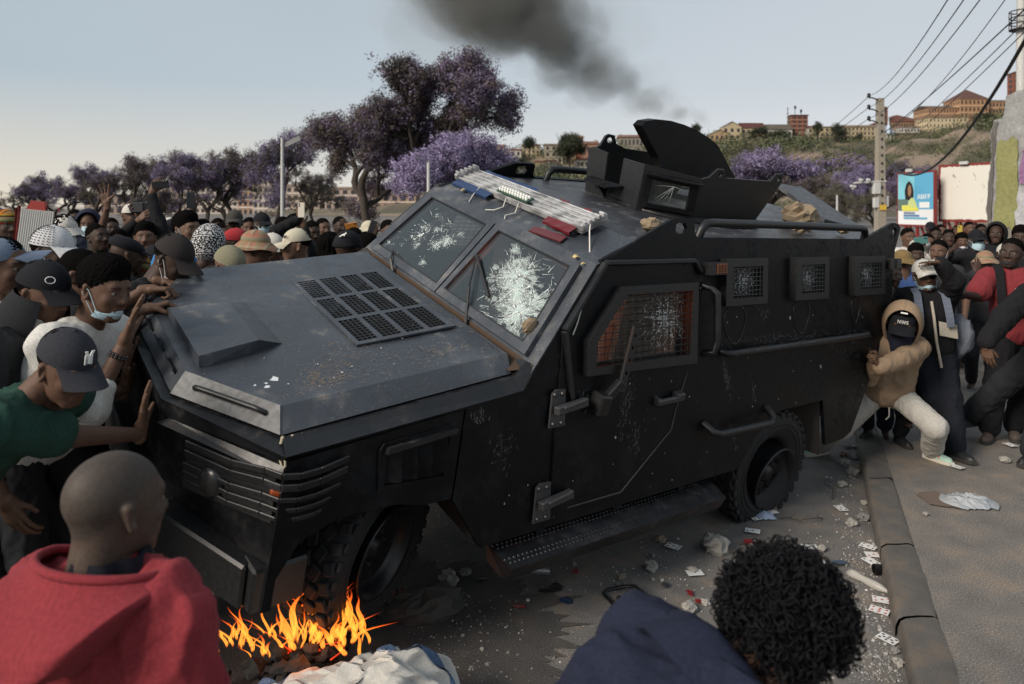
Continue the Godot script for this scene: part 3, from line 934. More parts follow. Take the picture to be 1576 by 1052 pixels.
# a star of cracks and crushed glass on a surface given by f(u, v)
func shatter(ctr: Vector2, ru: float, rv: float, count: int, sd: int, f: Callable) -> MB:
	var w := MB.new()
	var r := RandomNumberGenerator.new(); r.seed = sd
	for i in count:
		var a := r.randf() * TAU
		var d := sqrt(r.randf()) if i % 3 else r.randf() * 0.5
		var p := ctr + Vector2(cos(a) * ru, sin(a) * rv) * d
		if i % 2:
			var l := r.randf_range(0.08, 0.4) * minf(ru, rv)
			var th := r.randf_range(0.0006, 0.0022)
			var a2 := a + r.randfn(0.0, 0.8)
			var e := p + Vector2(cos(a2), sin(a2)) * l
			var nn := Vector2(-sin(a2), cos(a2)) * th
			w.tri(f.call(p.x - nn.x, p.y - nn.y), f.call(p.x + nn.x, p.y + nn.y), f.call(e.x, e.y))
		else:
			var s := r.randf_range(0.002, 0.010) * (1.3 - d)
			var q := []
			for k in 4:
				var b := a + k * 1.57 + r.randf() * 0.8
				q.append(f.call(p.x + cos(b) * s, p.y + sin(b) * s * r.randf_range(0.4, 1.2)))
			w.tri(q[0], q[1], q[2]); w.tri(q[0], q[2], q[3])
	return w


func make_screen(t: Node3D, s: float, ph: Material, bk: Material) -> void:
	var w := MB.new()
	var inn := [wp(0.092, 0.055 * s, 0.022), wp(0.942, 0.077 * s, 0.022), wp(0.942, 0.822 * s, 0.022), wp(0.092, 0.925 * s, 0.022)]
	w.plate([wp(0.0, 0.008 * s, 0.022), wp(1.0, 0.008 * s, 0.022), wp(1.0, 0.882 * s, 0.022), wp(0.0, 1.0 * s, 0.022)], Vector3(0.773, -0.634, 0) * 0.032, [inn])
	var fr := part("windscreen_frame", w, ph, t)
	w = MB.new()
	w.quad(wp(0.09, 0.05 * s, 0.006), wp(0.945, 0.07 * s, 0.006), wp(0.945, 0.825 * s, 0.006), wp(0.09, 0.93 * s, 0.006), Vector3(-0.77, 0.63, 0))
	part("windscreen", w, mat("screen", Color(0.05, 0.065, 0.075, 0.55), 0.05), fr)
	# thin inner edge bead
	w = MB.new()
	for e in [[0, 1], [1, 2], [2, 3], [3, 0]]:
		w.bar(inn[e[0]], inn[e[1]], 0.008, 0.006, Vector3(-0.77, 0.63, 0))
	part("seal", w, bk, fr)
	var ff := func(a: float, z: float) -> Vector3:
		var aa := clampf(a, 0.1, 0.935)
		return wp(aa, clampf(z, 0.06, lerpf(0.915, 0.81, aa)) * s, 0.0085)
	var wm := mat("crushed_glass", Color(0.70, 0.78, 0.76), 0.45)
	var wh := mat("glass_haze", Color(0.60, 0.72, 0.70, 0.17), 0.5)
	var R := RandomNumberGenerator.new(); R.seed = 31 if s > 0 else 32
	var bursts := [[0.60, 0.50, 0.36, 250, 0.10], [0.30, 0.73, 0.38, 270, 0.11], [0.46, 0.60, 0.22, 60, 0.06], [0.84, 0.33, 0.10, 30, 0.02], [0.44, 0.78, 0.26, 80, 0.06]]
	if s < 0:
		bursts = [[0.56, 0.30, 0.16, 70, 0.03], [0.46, 0.36, 0.14, 46, 0.03], [0.63, 0.50, 0.10, 20, 0.015], [0.55, 0.66, 0.10, 16, 0.012], [0.78, 0.62, 0.07, 10, 0.01], [0.20, 0.35, 0.10, 22, 0.015], [0.35, 0.55, 0.08, 16, 0.012], [0.18, 0.85, 0.08, 14, 0.012], [0.70, 0.24, 0.10, 14, 0.01]]
	w = MB.new()
	var hz := MB.new()
	for q in bursts:
		for i in q[3]:
			var a := R.randf() * TAU
			var d0: float = absf(R.randfn()) * q[2] * 0.28
			var l: float = R.randf_range(0.12, 0.6) * q[2] * (0.6 if i % 3 else 1.3)
			var c := Vector2(q[0], q[1])
			var u := Vector2(cos(a), sin(a) * 0.82)
			var p := c + u * d0 + Vector2(R.randfn(), R.randfn()) * 0.012
			var bend := u.rotated(R.randfn() * 0.45)
			var m2 := p + bend * l * 0.5
			var e := m2 + bend.rotated(R.randfn() * 0.5) * l * 0.5
			var n1 := Vector2(-bend.y, bend.x) * R.randf_range(0.0006, 0.0026)
			w.tri(ff.call(p.x - n1.x, p.y - n1.y), ff.call(p.x + n1.x, p.y + n1.y), ff.call(m2.x, m2.y))
			w.tri(ff.call(m2.x - n1.x * 0.6, m2.y - n1.y * 0.6), ff.call(m2.x + n1.x * 0.6, m2.y + n1.y * 0.6), ff.call(e.x, e.y))
			if i % 2 == 0:
				var o := Vector2(R.randfn() * q[4], R.randfn() * q[4])
				var s0 := R.randf_range(0.010, 0.036) if s > 0 else R.randf_range(0.006, 0.018)
				var ring := []
				for k in 6:
					var b := a + k * 1.047
					ring.append(ff.call(c.x + o.x + cos(b) * s0 * R.randf_range(0.4, 1.4), c.y + o.y + sin(b) * s0 * R.randf_range(0.4, 1.4)) + Vector3(-0.00077, 0.00063, 0) * (0.05 * (i % 40)))
				for k in range(1, 5):
					hz.tri(ring[0], ring[k], ring[k + 1])
	part("shatter", w, wm, fr, true)
	part("crushed_glass", hz, wh, fr, true)
	part("glass_grit", shatter(Vector2(0.46, 0.6), 0.40, 0.30, 260 if s > 0 else 90, 9, ff), wm, fr, true)
	# wiper
	w = MB.new()
	var zb: float = 0.44 * s if s > 0 else 0.54 * s
	var tip := wp(0.58, 0.09, 0.035) if s > 0 else wp(0.12, -0.71, 0.03)
	var base := Vector3(-0.12, 1.925, zb)
	w.bar(base, base.lerp(tip, 0.5) + Vector3(-0.02, 0.015, 0), 0.02, 0.012, Vector3(-0.77, 0.63, 0), 0.003)
	w.bar(base.lerp(tip, 0.5) + Vector3(-0.02, 0.015, 0), tip, 0.013, 0.010, Vector3(-0.77, 0.63, 0), 0.003)
	if s > 0:
		w.bar(tip, wp(0.27, 0.438, 0.014), 0.018, 0.014, Vector3(-0.77, 0.63, 0), 0.003)
	else:
		w.bar(tip, wp(0.09, -0.5, 0.014), 0.014, 0.012, Vector3(-0.77, 0.63, 0), 0.003)
	part("wiper", w, bk, t)


func make_door(t: Node3D, s: float, pd: Material, bk: Material, steel: Material, pa: Material) -> void:
	var w := MB.new()
	var inw := Vector3(0, -KS, -s).normalized()
	var hole := [[0.30, 1.92], [0.30, 2.07], [0.55, 2.335], [1.17, 2.335], [1.15, 1.92]]
	w.plate(side_pts([[0.03, 1.15], [0.058, 1.612], [0.11, 2.12], [0.42, 2.47], [1.23, 2.475], [1.24, 2.0], [1.21, 1.79], [1.092, 1.556], [1.057, 1.457], [0.587, 1.138], [0.15, 1.138]], 0.016, s), inw * 0.014, [side_pts(hole, 0.016, s)])
	var d := part("door", w, pd, t)
	# welded strip round the opening and along the lower edge
	w = MB.new()
	var edge := side_pts([[0.168, 1.75], [0.107, 2.125], [0.417, 2.49], [1.23, 2.492], [1.30, 2.42]], 0.02, s)
	for i in edge.size() - 1:
		w.bar(edge[i], edge[i + 1], 0.030, 0.045, Vector3(0, KS, s), 0.006)
	part("rain_strip", w, pa, d)
	w = MB.new()
	var low := side_pts([[0.15, 1.165], [0.58, 1.165], [1.03, 1.46], [1.062, 1.56], [1.175, 1.79]], 0.018, s)
	for i in low.size() - 1:
		w.bar(low[i], low[i + 1], 0.008, 0.008, Vector3(0, KS, s), 0.002)
	part("edge_strip", w, steel, d)
	# window box
	w = MB.new()
	w.plate(side_pts([[0.25, 1.888], [0.25, 2.075], [0.523, 2.368], [1.215, 2.373], [1.209, 1.871]], 0.075, s), inw * 0.058, [side_pts([[0.308, 1.93], [0.309, 2.063], [0.556, 2.324], [1.16, 2.324], [1.14, 1.93]], 0.075, s)])
	var fr := part("door_window_frame", w, bk, d)
	w = MB.new()
	w.plate(side_pts([[0.30, 1.92], [0.30, 2.07], [0.55, 2.335], [1.17, 2.335], [1.15, 1.92]], 0.012, s), inw * 0.002)
	part("door_pane", w, mat("door_glass", Color(0.06, 0.06, 0.055, 0.16), 0.05), d)
	var ff := func(a: float, b: float) -> Vector3: return sp(clampf(a, 0.60, 1.13), clampf(b, 1.935, 2.32), 0.018, s)
	w = shatter(Vector2(0.95, 2.14), 0.22, 0.18, 420, 91, ff)
	part("door_glass_cracks", w, M.crack if M.has("crack") else mat("crack", Color(0.62, 0.66, 0.64), 0.5), d, true)
	w = MB.new()
	for i in 14:
		var x := lerpf(0.325, 1.125, i / 13.0)
		var top := minf(2.322, 2.063 + (x - 0.309) * 1.057)
		w.tube([sp(x, 1.925, 0.062, s), sp(x, top, 0.062, s)], 0.0032, 4)
	for i in 10:
		var y := lerpf(1.955, 2.30, i / 9.0)
		var x0 := maxf(0.305, 0.309 + (y - 2.063) / 1.057)
		w.tube([sp(x0, y, 0.062, s), sp(1.155, y, 0.062, s)], 0.0032, 4)
	part("door_wire_mesh", w, bk, d, true)
	# handle
	w = MB.new()
	w.bar(sp(0.86, 1.655, 0.05, s), sp(1.10, 1.66, 0.05, s), 0.03, 0.04, Vector3(0, 1, 0), 0.008)
	w.box(sp(0.88, 1.655, 0.03, s), Vector3(0.03, 0.05, 0.05), Basis(), 0.005)
	w.box(sp(1.07, 1.67, 0.04, s), Vector3(0.07, 0.05, 0.06), Basis(), 0.006)
	part("door_handle", w, steel, d)
	# hinges
	for q in [[0.0, 1.72, 0.115], [-0.10, 1.24, 0.12]]:
		w = MB.new()
		w.plate(side_pts([[q[0], q[1] - 0.10], [q[0] + 0.02, q[1] + 0.08], [q[0] + 0.05, q[1] + 0.10], [q[0] + q[2], q[1] + 0.095], [q[0] + q[2], q[1] - 0.10]], 0.03, s), inw * 0.014)
		for k in [[0.035, 0.075], [0.09, 0.075], [0.025, -0.08], [0.085, -0.08]]:
			w.lathe([Vector2(0, 0.014), Vector2(0.012, 0.012), Vector2(0.014, 0.0)], 6, Transform3D(Basis(Vector3.RIGHT, PI / 2 * s), sp(q[0] + k[0], q[1] + k[1], 0.03, s)), true)
		w.bar(sp(q[0] + 0.02, q[1], 0.06, s), sp(q[0] + 0.26, q[1] + 0.02, 0.05, s), 0.05, 0.045, Vector3(0, KS, s), 0.008)
		w.bar(sp(q[0] + 0.06, q[1] + 0.02, 0.08, s), sp(q[0] + 0.22, q[1] + 0.045, 0.08, s), 0.02, 0.03, Vector3(0, KS, s), 0.005)
		part("hinge", w, steel, d)
	# broken mirror arm with holes
	w = MB.new()
	w.box(sp(0.355, 1.72, 0.06, s), Vector3(0.09, 0.13, 0.10), Basis(Vector3.FORWARD, 0.15), 0.01)
	w.bar(sp(0.40, 1.76, 0.08, s), sp(0.485, 1.85, 0.11, s), 0.06, 0.05, Vector3(0, KS, s), 0.008)
	part("mirror_bracket", w, bk, d)
	w = MB.new()
	var a := sp(0.47, 1.80, 0.125, s); var e := sp(0.592, 2.15, 0.125, s)
	var dir := (e - a).normalized(); var sd := dir.cross(Vector3(0, KS, s).normalized())
	var hl := []
	for i in 5:
		var c := a + dir * (0.035 + i * 0.075)
		var ring := []
		for k in 8:
			ring.append(c + dir * cos(TAU * k / 8) * 0.012 + sd * sin(TAU * k / 8) * 0.012)
		hl.append(ring)
	w.plate([a - sd * 0.026, a + sd * 0.026, e + sd * 0.026, e - sd * 0.026], inw * 0.02, hl)
	part("mirror_arm", w, bk, d)


func make_running_board(t: Node3D, bk: Material, pa: Material) -> void:
	var w := MB.new()
	var p := [Vector3(-0.335, 1.035, 1.27), Vector3(-0.30, 1.0, 1.46), Vector3(1.50, 0.985, 1.455), Vector3(1.52, 1.03, 1.27)]
	w.plate(p, Vector3(0.0, -0.018, -0.004))
	w.quad(p[1], p[2], p[2] + Vector3(0, -0.09, -0.03), p[1] + Vector3(0, -0.09, -0.03), Vector3(0, 0, 1))
	w.quad(p[0], p[1], p[1] + Vector3(0, -0.09, -0.03), p[0] + Vector3(0, -0.09, 0.03), Vector3(-1, 0, 0))
	w.quad(p[2], p[3], p[3] + Vector3(0, -0.09, 0.03), p[2] + Vector3(0, -0.09, -0.03), Vector3(1, 0, 0))
	for x in [0.0, 0.6, 1.2]:
		w.box(Vector3(x, 1.03, 1.15), Vector3(0.06, 0.05, 0.32))
	w.tube([Vector3(-0.2, 0.93, 1.38), Vector3(0.6, 0.92, 1.38)], 0.03, 8)
	var b := part("running_board", w, pa, t)
	w = MB.new()
	for r in 4:
		for i in 60:
			var k := (i + 0.5 + (0.5 if r % 2 else 0.0)) / 61.0
			var v: float = [0.14, 0.26, 0.66, 0.80][r]
			var c: Vector3 = (p[0] as Vector3).lerp(p[1], v).lerp((p[3] as Vector3).lerp(p[2], v), k)
			w.lathe([Vector2(0, 0.008), Vector2(0.006, 0.007), Vector2(0.011, 0.0)], 5, Transform3D(Basis(), c), true)
	part("tread_studs", w, bk, b, true)


func tyre_mesh(r: float, wd: float, squash := 0.0) -> MB:
	var w := MB.new()
	var xf := Transform3D(Basis(Vector3.RIGHT, PI / 2), Vector3.ZERO)
	var h := wd * 0.5
	w.lathe([Vector2(r * 0.56, -h * 0.80), Vector2(r * 0.66, -h * 1.0), Vector2(r * 0.82, -h * 1.06), Vector2(r * 0.93, -h * 0.98), Vector2(r * 0.965, -h * 0.80), Vector2(r * 0.97, 0), Vector2(r * 0.965, h * 0.80), Vector2(r * 0.93, h * 0.98), Vector2(r * 0.82, h * 1.06), Vector2(r * 0.66, h * 1.0), Vector2(r * 0.56, h * 0.80), Vector2(r * 0.5, h * 0.7), Vector2(r * 0.5, -h * 0.7), Vector2(r * 0.56, -h * 0.8)], 56, xf)
	var n := 30
	for i in n:
		for k in 4:
			var a := TAU * (i + (0.5 if k % 2 else 0.0)) / n
			var z := (k - 1.5) * wd * 0.245
			var rad := Vector3(cos(a), sin(a), 0); var tan_ := Vector3(-sin(a), cos(a), 0)
			var bb := Basis(tan_, rad, Vector3(0, 0, 1) * -1.0).rotated(rad, 0.35 if k % 2 else -0.35)
			w.box(rad * r * 0.985 + Vector3(0, 0, z), Vector3(r * TAU / n * (0.74 if k in [1, 2] else 0.66), r * 0.05, wd * 0.20), bb, 0.006)
		for sd in [-1.0, 1.0]:
			var a := TAU * (i + 0.25) / n
			var rad := Vector3(cos(a), sin(a), 0); var tan_ := Vector3(-sin(a), cos(a), 0)
			w.box(rad * r * 0.93 + Vector3(0, 0, sd * h * 1.0), Vector3(r * TAU / n * 0.5, r * 0.09, 0.02), Basis(tan_, rad, Vector3(0, 0, -1)).rotated(tan_, -0.25 * sd), 0.005)
	for sd in [-1.0, 1.0]:
		for q in [0.72, 0.80]:
			w.lathe([Vector2(r * q - 0.006, sd * h * 1.03), Vector2(r * q, sd * h * 1.09), Vector2(r * q + 0.006, sd * h * 1.03)], 40, xf, true)
	return w


func make_wheels(t: Node3D, rub: Material, bk: Material, steel: Material) -> void:
	for q in [[-0.86, 0.92, 0.87, 0.50, 0.0, 1.0], [2.30, 0.92, 1.13, 0.0, -0.08, 1.0], [-0.90, 0.85, -1.03, 0.48, 0.0, -1.0], [2.33, 0.86, -1.05, 0.0, 0.0, -1.0]]:
		var front: bool = q[0] < 0
		var wh := Node3D.new()
		wh.name = "wheel"
		t.add_child(wh, true)
		wh.position = Vector3(q[0], q[1], q[2])
		wh.rotation = Vector3(q[4], q[3], 0)
		part("tyre", tyre_mesh(0.455, 0.29), rub, wh)
		var w := MB.new()
		var xf := Transform3D(Basis(Vector3.RIGHT, -PI / 2 if q[5] < 0 else PI / 2), Vector3(0, 0, 0.02 * q[5]))
		if q[5] > 0 and not front:   # the rim has dropped out of the flat tyre
			xf = Transform3D(Basis.from_euler(Vector3(0.10, 0.04, 0)) * Basis(Vector3.RIGHT, PI / 2), Vector3(0.045, -0.06, 0.025))
		w.lathe([Vector2(0.0, 0.09), Vector2(0.05, 0.095), Vector2(0.06, 0.06), Vector2(0.12, 0.05), Vector2(0.165, 0.085), Vector2(0.19, 0.03), Vector2(0.21, 0.10), Vector2(0.235, 0.145), Vector2(0.248, 0.15), Vector2(0.25, 0.135), Vector2(0.235, 0.12), Vector2(0.225, 0.0), Vector2(0.225, -0.12)], 40, xf)
		part("rim", w, mat("rim_black", Color(0.014, 0.014, 0.016), 0.38, {"tex": T.mottle, "scale": 3.0}), wh)
		w = MB.new()
		for i in 6:
			var a := TAU * i / 6
			w.lathe([Vector2(0, 0.08), Vector2(0.009, 0.078), Vector2(0.012, 0.05)], 6, xf * Transform3D(Basis(), Vector3(cos(a) * 0.085, 0, sin(a) * 0.085)), true)
		part("wheel_nuts", w, steel, wh)
		w = MB.new()
		for i in 8:
			var a := TAU * (i + 0.3) / 8
			w.lathe([Vector2(0, 0.082), Vector2(0.024, 0.080), Vector2(0.027, 0.05)], 10, xf * Transform3D(Basis(), Vector3(cos(a) * 0.150, 0, sin(a) * 0.150)))
		part("rim_holes", w, M.void, wh)


func make_turret(t: Node3D, pd: Material, bk: Material, steel: Material) -> void:
	var tr := Node3D.new()
	tr.name = "turret"
	t.add_child(tr, true)
	var y0 := 2.617
	var w := MB.new()
	# near wall with its lifting eyes, leaning tail
	var z := 0.38
	var eye := func(cx: float, cy: float, rx: float, ry: float, zz: float) -> Array:
		var o := []
		for k in 10:
			o.append(Vector3(cx + cos(TAU * k / 10) * rx, cy + sin(TAU * k / 10) * ry, zz))
		return o
	w.plate([Vector3(1.86, y0, z), Vector3(1.86, 2.936, z), Vector3(1.955, 2.958, z), Vector3(2.035, 3.026, z), Vector3(2.115, 3.028, z), Vector3(2.15, 2.962, z), Vector3(2.75, 2.968, z), Vector3(2.81, 3.035, z), Vector3(2.90, 3.036, z), Vector3(2.91, 2.96, z), Vector3(2.66, y0, z)], Vector3(0, 0, -0.02), [eye.call(2.075, 2.985, 0.03, 0.022, z), eye.call(2.855, 2.99, 0.03, 0.025, z)])
	part("near_wall", w, bk, tr)
	w = MB.new()
	z = -0.52
	w.plate([Vector3(1.55, y0, z), Vector3(1.55, 2.98, z), Vector3(1.60, 3.0, z), Vector3(1.64, 3.085, z), Vector3(1.68, 3.105, z), Vector3(1.74, 3.10, z), Vector3(1.78, 3.03, z), Vector3(1.90, 3.0, z), Vector3(2.75, 2.985, z), Vector3(2.81, 3.05, z), Vector3(2.90, 3.05, z), Vector3(2.91, 2.96, z), Vector3(2.66, y0, z)], Vector3(0, 0, 0.02), [eye.call(1.70, 3.055, 0.035, 0.025, z)])
	part("far_wall", w, bk, tr)
	# front wall: post, gun gap with ledge, plate
	w = MB.new()
	w.plate([Vector3(1.545, y0, -0.515), Vector3(1.535, 2.965, -0.56), Vector3(1.53, 2.985, -0.50), Vector3(1.53, 2.97, -0.33), Vector3(1.545, y0, -0.30)], Vector3(0.02, 0, 0))
	w.plate([Vector3(1.525, y0, -0.12), Vector3(1.53, 2.965, -0.14), Vector3(1.50, 2.967, 0.04), Vector3(1.50, 2.97, 0.115), Vector3(1.505, y0, 0.125)], Vector3(0.02, 0, 0))
	w.plate([Vector3(1.54, y0, -0.30), Vector3(1.54, 2.74, -0.30), Vector3(1.53, 2.75, -0.12), Vector3(1.53, y0, -0.12)], Vector3(0.02, 0, 0))
	part("front_wall", w, bk, tr)
	w = MB.new()
	w.plate([Vector3(1.53, 2.752, -0.46), Vector3(1.53, 2.757, -0.06), Vector3(1.36, 2.735, -0.10), Vector3(1.42, 2.735, -0.42)], Vector3(0, -0.012, 0))
	w.plate([Vector3(1.53, 2.74, -0.25), Vector3(1.40, 2.73, -0.25), Vector3(1.52, 2.62, -0.25)], Vector3(0, 0, 0.012))
	part("gun_ledge", w, pd, tr)
	# chamfer with its little window
	w = MB.new()
	var ca := Vector3(1.500, 0, 0.128); var cb := Vector3(1.862, 0, 0.382)
	var cp := func(a: float, y: float, o: float) -> Vector3: return ca.lerp(cb, a) + Vector3(-0.575, 0, 0.818) * o + Vector3(0, y, 0)
	w.plate([cp.call(0, y0, 0), cp.call(0, 2.972, 0), cp.call(1, 2.94, 0), cp.call(1, y0, 0)], Vector3(0.575, 0, -0.818) * 0.02, [[cp.call(0.15, 2.69, 0), cp.call(0.15, 2.873, 0), cp.call(0.84, 2.863, 0), cp.call(0.84, 2.688, 0)]])
	part("corner_wall", w, bk, tr)
	w = MB.new()
	w.plate([cp.call(0.04, 2.66, 0.035), cp.call(0.04, 2.915, 0.035), cp.call(0.96, 2.90, 0.035), cp.call(0.96, 2.655, 0.035)], Vector3(0.575, 0, -0.818) * 0.033, [[cp.call(0.15, 2.69, 0.035), cp.call(0.15, 2.873, 0.035), cp.call(0.84, 2.863, 0.035), cp.call(0.84, 2.688, 0.035)]])
	w.plate([cp.call(0.02, 2.925, 0.0), cp.call(1.0, 2.912, 0.0), cp.call(1.03, 2.90, 0.075), cp.call(0.0, 2.915, 0.075)], Vector3(0, -0.012, 0))
	part("window_box", w, pd, tr)
	w = MB.new()
	w.quad(cp.call(0.14, 2.685, 0.008), cp.call(0.14, 2.876, 0.008), cp.call(0.85, 2.868, 0.008), cp.call(0.85, 2.684, 0.008))
	part("window", w, glass_mat(), tr)
	w = MB.new()
	var o := Vector2(0.55, 2.845)
	for e in [[0.2, 2.83], [0.25, 2.72], [0.3, 2.70], [0.42, 2.72], [0.74, 2.83], [0.52, 2.71]]:
		var d := (Vector2(e[0], e[1]) - o); var nn := Vector2(-d.y * 0.4, d.x).normalized() * 0.0022
		w.tri(cp.call(o.x - nn.x * 2, o.y - nn.y, 0.012), cp.call(o.x + nn.x * 2, o.y + nn.y, 0.012), cp.call(e[0], e[1], 0.012))
	part("window_crack", w, mat("crack", Color(0.62, 0.66, 0.64), 0.5), tr)
	# base ring
	w = MB.new()
	w.lathe([Vector2(0.50, 0.0), Vector2(0.50, 0.028), Vector2(0.66, 0.028), Vector2(0.68, 0.018), Vector2(0.68, 0.0)], 36, Transform3D(Basis(), Vector3(2.18, 2.618, -0.06)))
	part("ring", w, pd, tr)
	# open lid standing on its hinge
	w = MB.new()
	var lid := []
	for q in [[1.80, 3.0], [1.60, 3.19], [1.555, 3.235], [1.60, 3.275], [1.72, 3.30], [1.88, 3.305], [2.05, 3.29], [2.22, 3.26], [2.38, 3.215], [2.51, 3.165], [2.60, 3.09], [2.88, 2.85], [2.3, 2.85], [1.85, 2.9]]:
		lid.append(Vector3(q[0], q[1], -0.10 - (q[1] - 2.85) * 0.12))
	w.plate(lid, Vector3(0.045, 0.006, 0.055))
	part("lid", w, pd, tr)
	w = MB.new()
	w.box(Vector3(1.62, 2.66, -0.28), Vector3(0.02, 0.05, 0.03), Basis(Vector3.UP, 0.5))
	part("paper_scrap", w, mat("paper", Color(0.6, 0.58, 0.52), 0.9), tr)
	# roof hatch at the rear, half raised
	w = MB.new()
	w.plate([Vector3(3.66, 2.64, 0.42), Vector3(3.72, 2.70, 0.20), Vector3(3.80, 2.70, -0.30), Vector3(4.25, 2.66, -0.25), Vector3(4.16, 2.64, 0.60)], Vector3(0.0, 0.035, 0.0))
	part("rear_hatch", w, mat("paint_roof", Color.WHITE), t)


func make_light_bar(t: Node3D) -> void:
	var lb := Node3D.new()
	lb.name = "light_bar"
	t.add_child(lb, true)
	var alu := mat("aluminium", Color(0.60, 0.60, 0.60), 0.38, {"metal": 0.45, "tex": T.grime, "scale": 1.2})
	var a := Vector3(0.60, 2.615, -0.88); var b := Vector3(0.60, 2.635, 0.62)
	var d := (b - a).normalized()
	var ux := Vector3(0.92, 0.39, 0.0)
	var up := d.cross(ux).normalized()
	if up.y < 0:
		up = -up
	var pr := func(k: float, x: float, h: float) -> Vector3: return a.lerp(b, k) + ux * x + up * h
	var w := MB.new()
	w.plate([pr.call(0, -0.10, 0), pr.call(0, 0.10, 0), pr.call(1, 0.10, 0), pr.call(1, -0.10, 0)], -up * 0.035)
	for x in [-0.09, -0.05, 0.0, 0.045, 0.09]:
		w.bar(pr.call(0.0, x, 0.006), pr.call(1.0, x, 0.006), 0.012, 0.010, up, 0.003)
	part("base_rail", w, alu, lb)
	for k in [0.0, 1.0]:
		w = MB.new()
		w.box(pr.call(k, 0.0, 0.01), Vector3(0.22, 0.05, 0.04), Basis(ux, up, ux.cross(up)), 0.008)
		for i in 5:
			w.box(pr.call(k, -0.08 + i * 0.04, 0.035), Vector3(0.018, 0.03, 0.05), Basis(ux, up, ux.cross(up)), 0.004)
		part("end_cap", w, alu, lb)
	w = MB.new()
	w.box(pr.call(0.50, -0.07, 0.035), Vector3(0.07, 0.012, 0.36), Basis(ux, up, ux.cross(up)))
	part("circuit_board", w, mat("pcb", Color(0.03, 0.07, 0.045), 0.5), lb)
	w = MB.new()
	for i in 11:
		for j in 2:
			w.lathe([Vector2(0, 0.022), Vector2(0.009, 0.018), Vector2(0.012, 0.0)], 8, Transform3D(Basis(ux, up, ux.cross(up)), pr.call(0.50 + (i - 5) * 0.021, -0.085 + j * 0.028, 0.042)))
	part("led", w, mat("led", Color(0.65, 0.66, 0.62), 0.3), lb, true)
	var red := mat("red_lens", Color(0.11, 0.010, 0.013), 0.3)
	var blue := mat("blue_lens", Color(0.012, 0.03, 0.09), 0.25)
	var r := RandomNumberGenerator.new(); r.seed = 9
	for q in [[0.78, 0.97, -0.135, red, 0.06], [0.84, 0.90, 0.11, red, 0.03], [0.68, 0.74, 0.115, red, 0.02], [0.02, 0.34, -0.135, blue, 0.06], [0.05, 0.5, 0.12, blue, 0.035]]:
		w = MB.new()
		var pts := []
		for i in 6:
			pts.append(pr.call(lerpf(q[0], q[1], i / 5.0), q[2] - q[4] * 0.5 + r.randf_range(-0.012, 0.004), -0.015 + r.randf() * 0.01))
		for i in 6:
			pts.append(pr.call(lerpf(q[1], q[0], i / 5.0), q[2] + q[4] * 0.5 + r.randf_range(-0.004, 0.01), 0.0))
		for i in 5:
			w.quad(pts[i], pts[i + 1], pts[10 - i], pts[11 - i], up)
			w.quad(pts[i] - up * 0.02, pts[i + 1] - up * 0.02, pts[i + 1], pts[i], -ux)
		part("broken_lens", w, q[3], lb)
	for k in [0.12, 0.93]:
		w = MB.new()
		w.lathe([Vector2(0, 0.03), Vector2(0.025, 0.03), Vector2(0.035, 0.02), Vector2(0.04, -0.03)], 12, Transform3D(Basis(), pr.call(k, -0.10, -0.06)))
		part("foot", w, M.bk, lb)
	w = MB.new()
	w.tube([pr.call(1.0, -0.02, 0.03), Vector3(0.52, 2.60, 0.68), Vector3(0.44, 2.50, 0.80), Vector3(0.36, 2.43, 0.93), Vector3(0.30, 2.35, 1.0), Vector3(0.24, 2.24, 1.03), Vector3(0.20, 2.16, 1.06), Vector3(0.17, 2.10, 1.075)], 0.0045, 5)
	w.tube([pr.call(0.22, -0.10, 0.0), Vector3(0.44, 2.53, -0.52), Vector3(0.41, 2.50, -0.50), Vector3(0.37, 2.485, -0.46)], 0.004, 5)
	w.tube([pr.call(0.45, -0.10, 0.0), Vector3(0.46, 2.53, -0.16), Vector3(0.40, 2.50, -0.18), Vector3(0.37, 2.485, -0.24)], 0.004, 5)
	w.tube([pr.call(0.55, -0.10, 0.0), Vector3(0.45, 2.53, 0.0), Vector3(0.40, 2.50, -0.04), Vector3(0.37, 2.485, 0.0)], 0.004, 5)
	part("wire", w, mat("white_wire", Color(0.62, 0.60, 0.55), 0.6), lb)
	# loose lens shard lying on the slope
	w = MB.new()
	w.plate([Vector3(0.36, 2.480, 0.29), Vector3(0.42, 2.505, 0.28), Vector3(0.455, 2.52, 0.56), Vector3(0.39, 2.493, 0.58)], Vector3(-0.004, 0.010, 0))
	solid("lens_shard", w, mat("red_lens_dull", Color(0.10, 0.02, 0.025), 0.4), "broken red lens strip lying on the truck's sloping roof front below the light bar", "lens shard").transform = truck_xf


# ---------------------------------------------------------------- ground, hill, buildings, trees
func kerb_x(z: float) -> float:
	return 1.66 + (-z - 3.09) * 0.3977


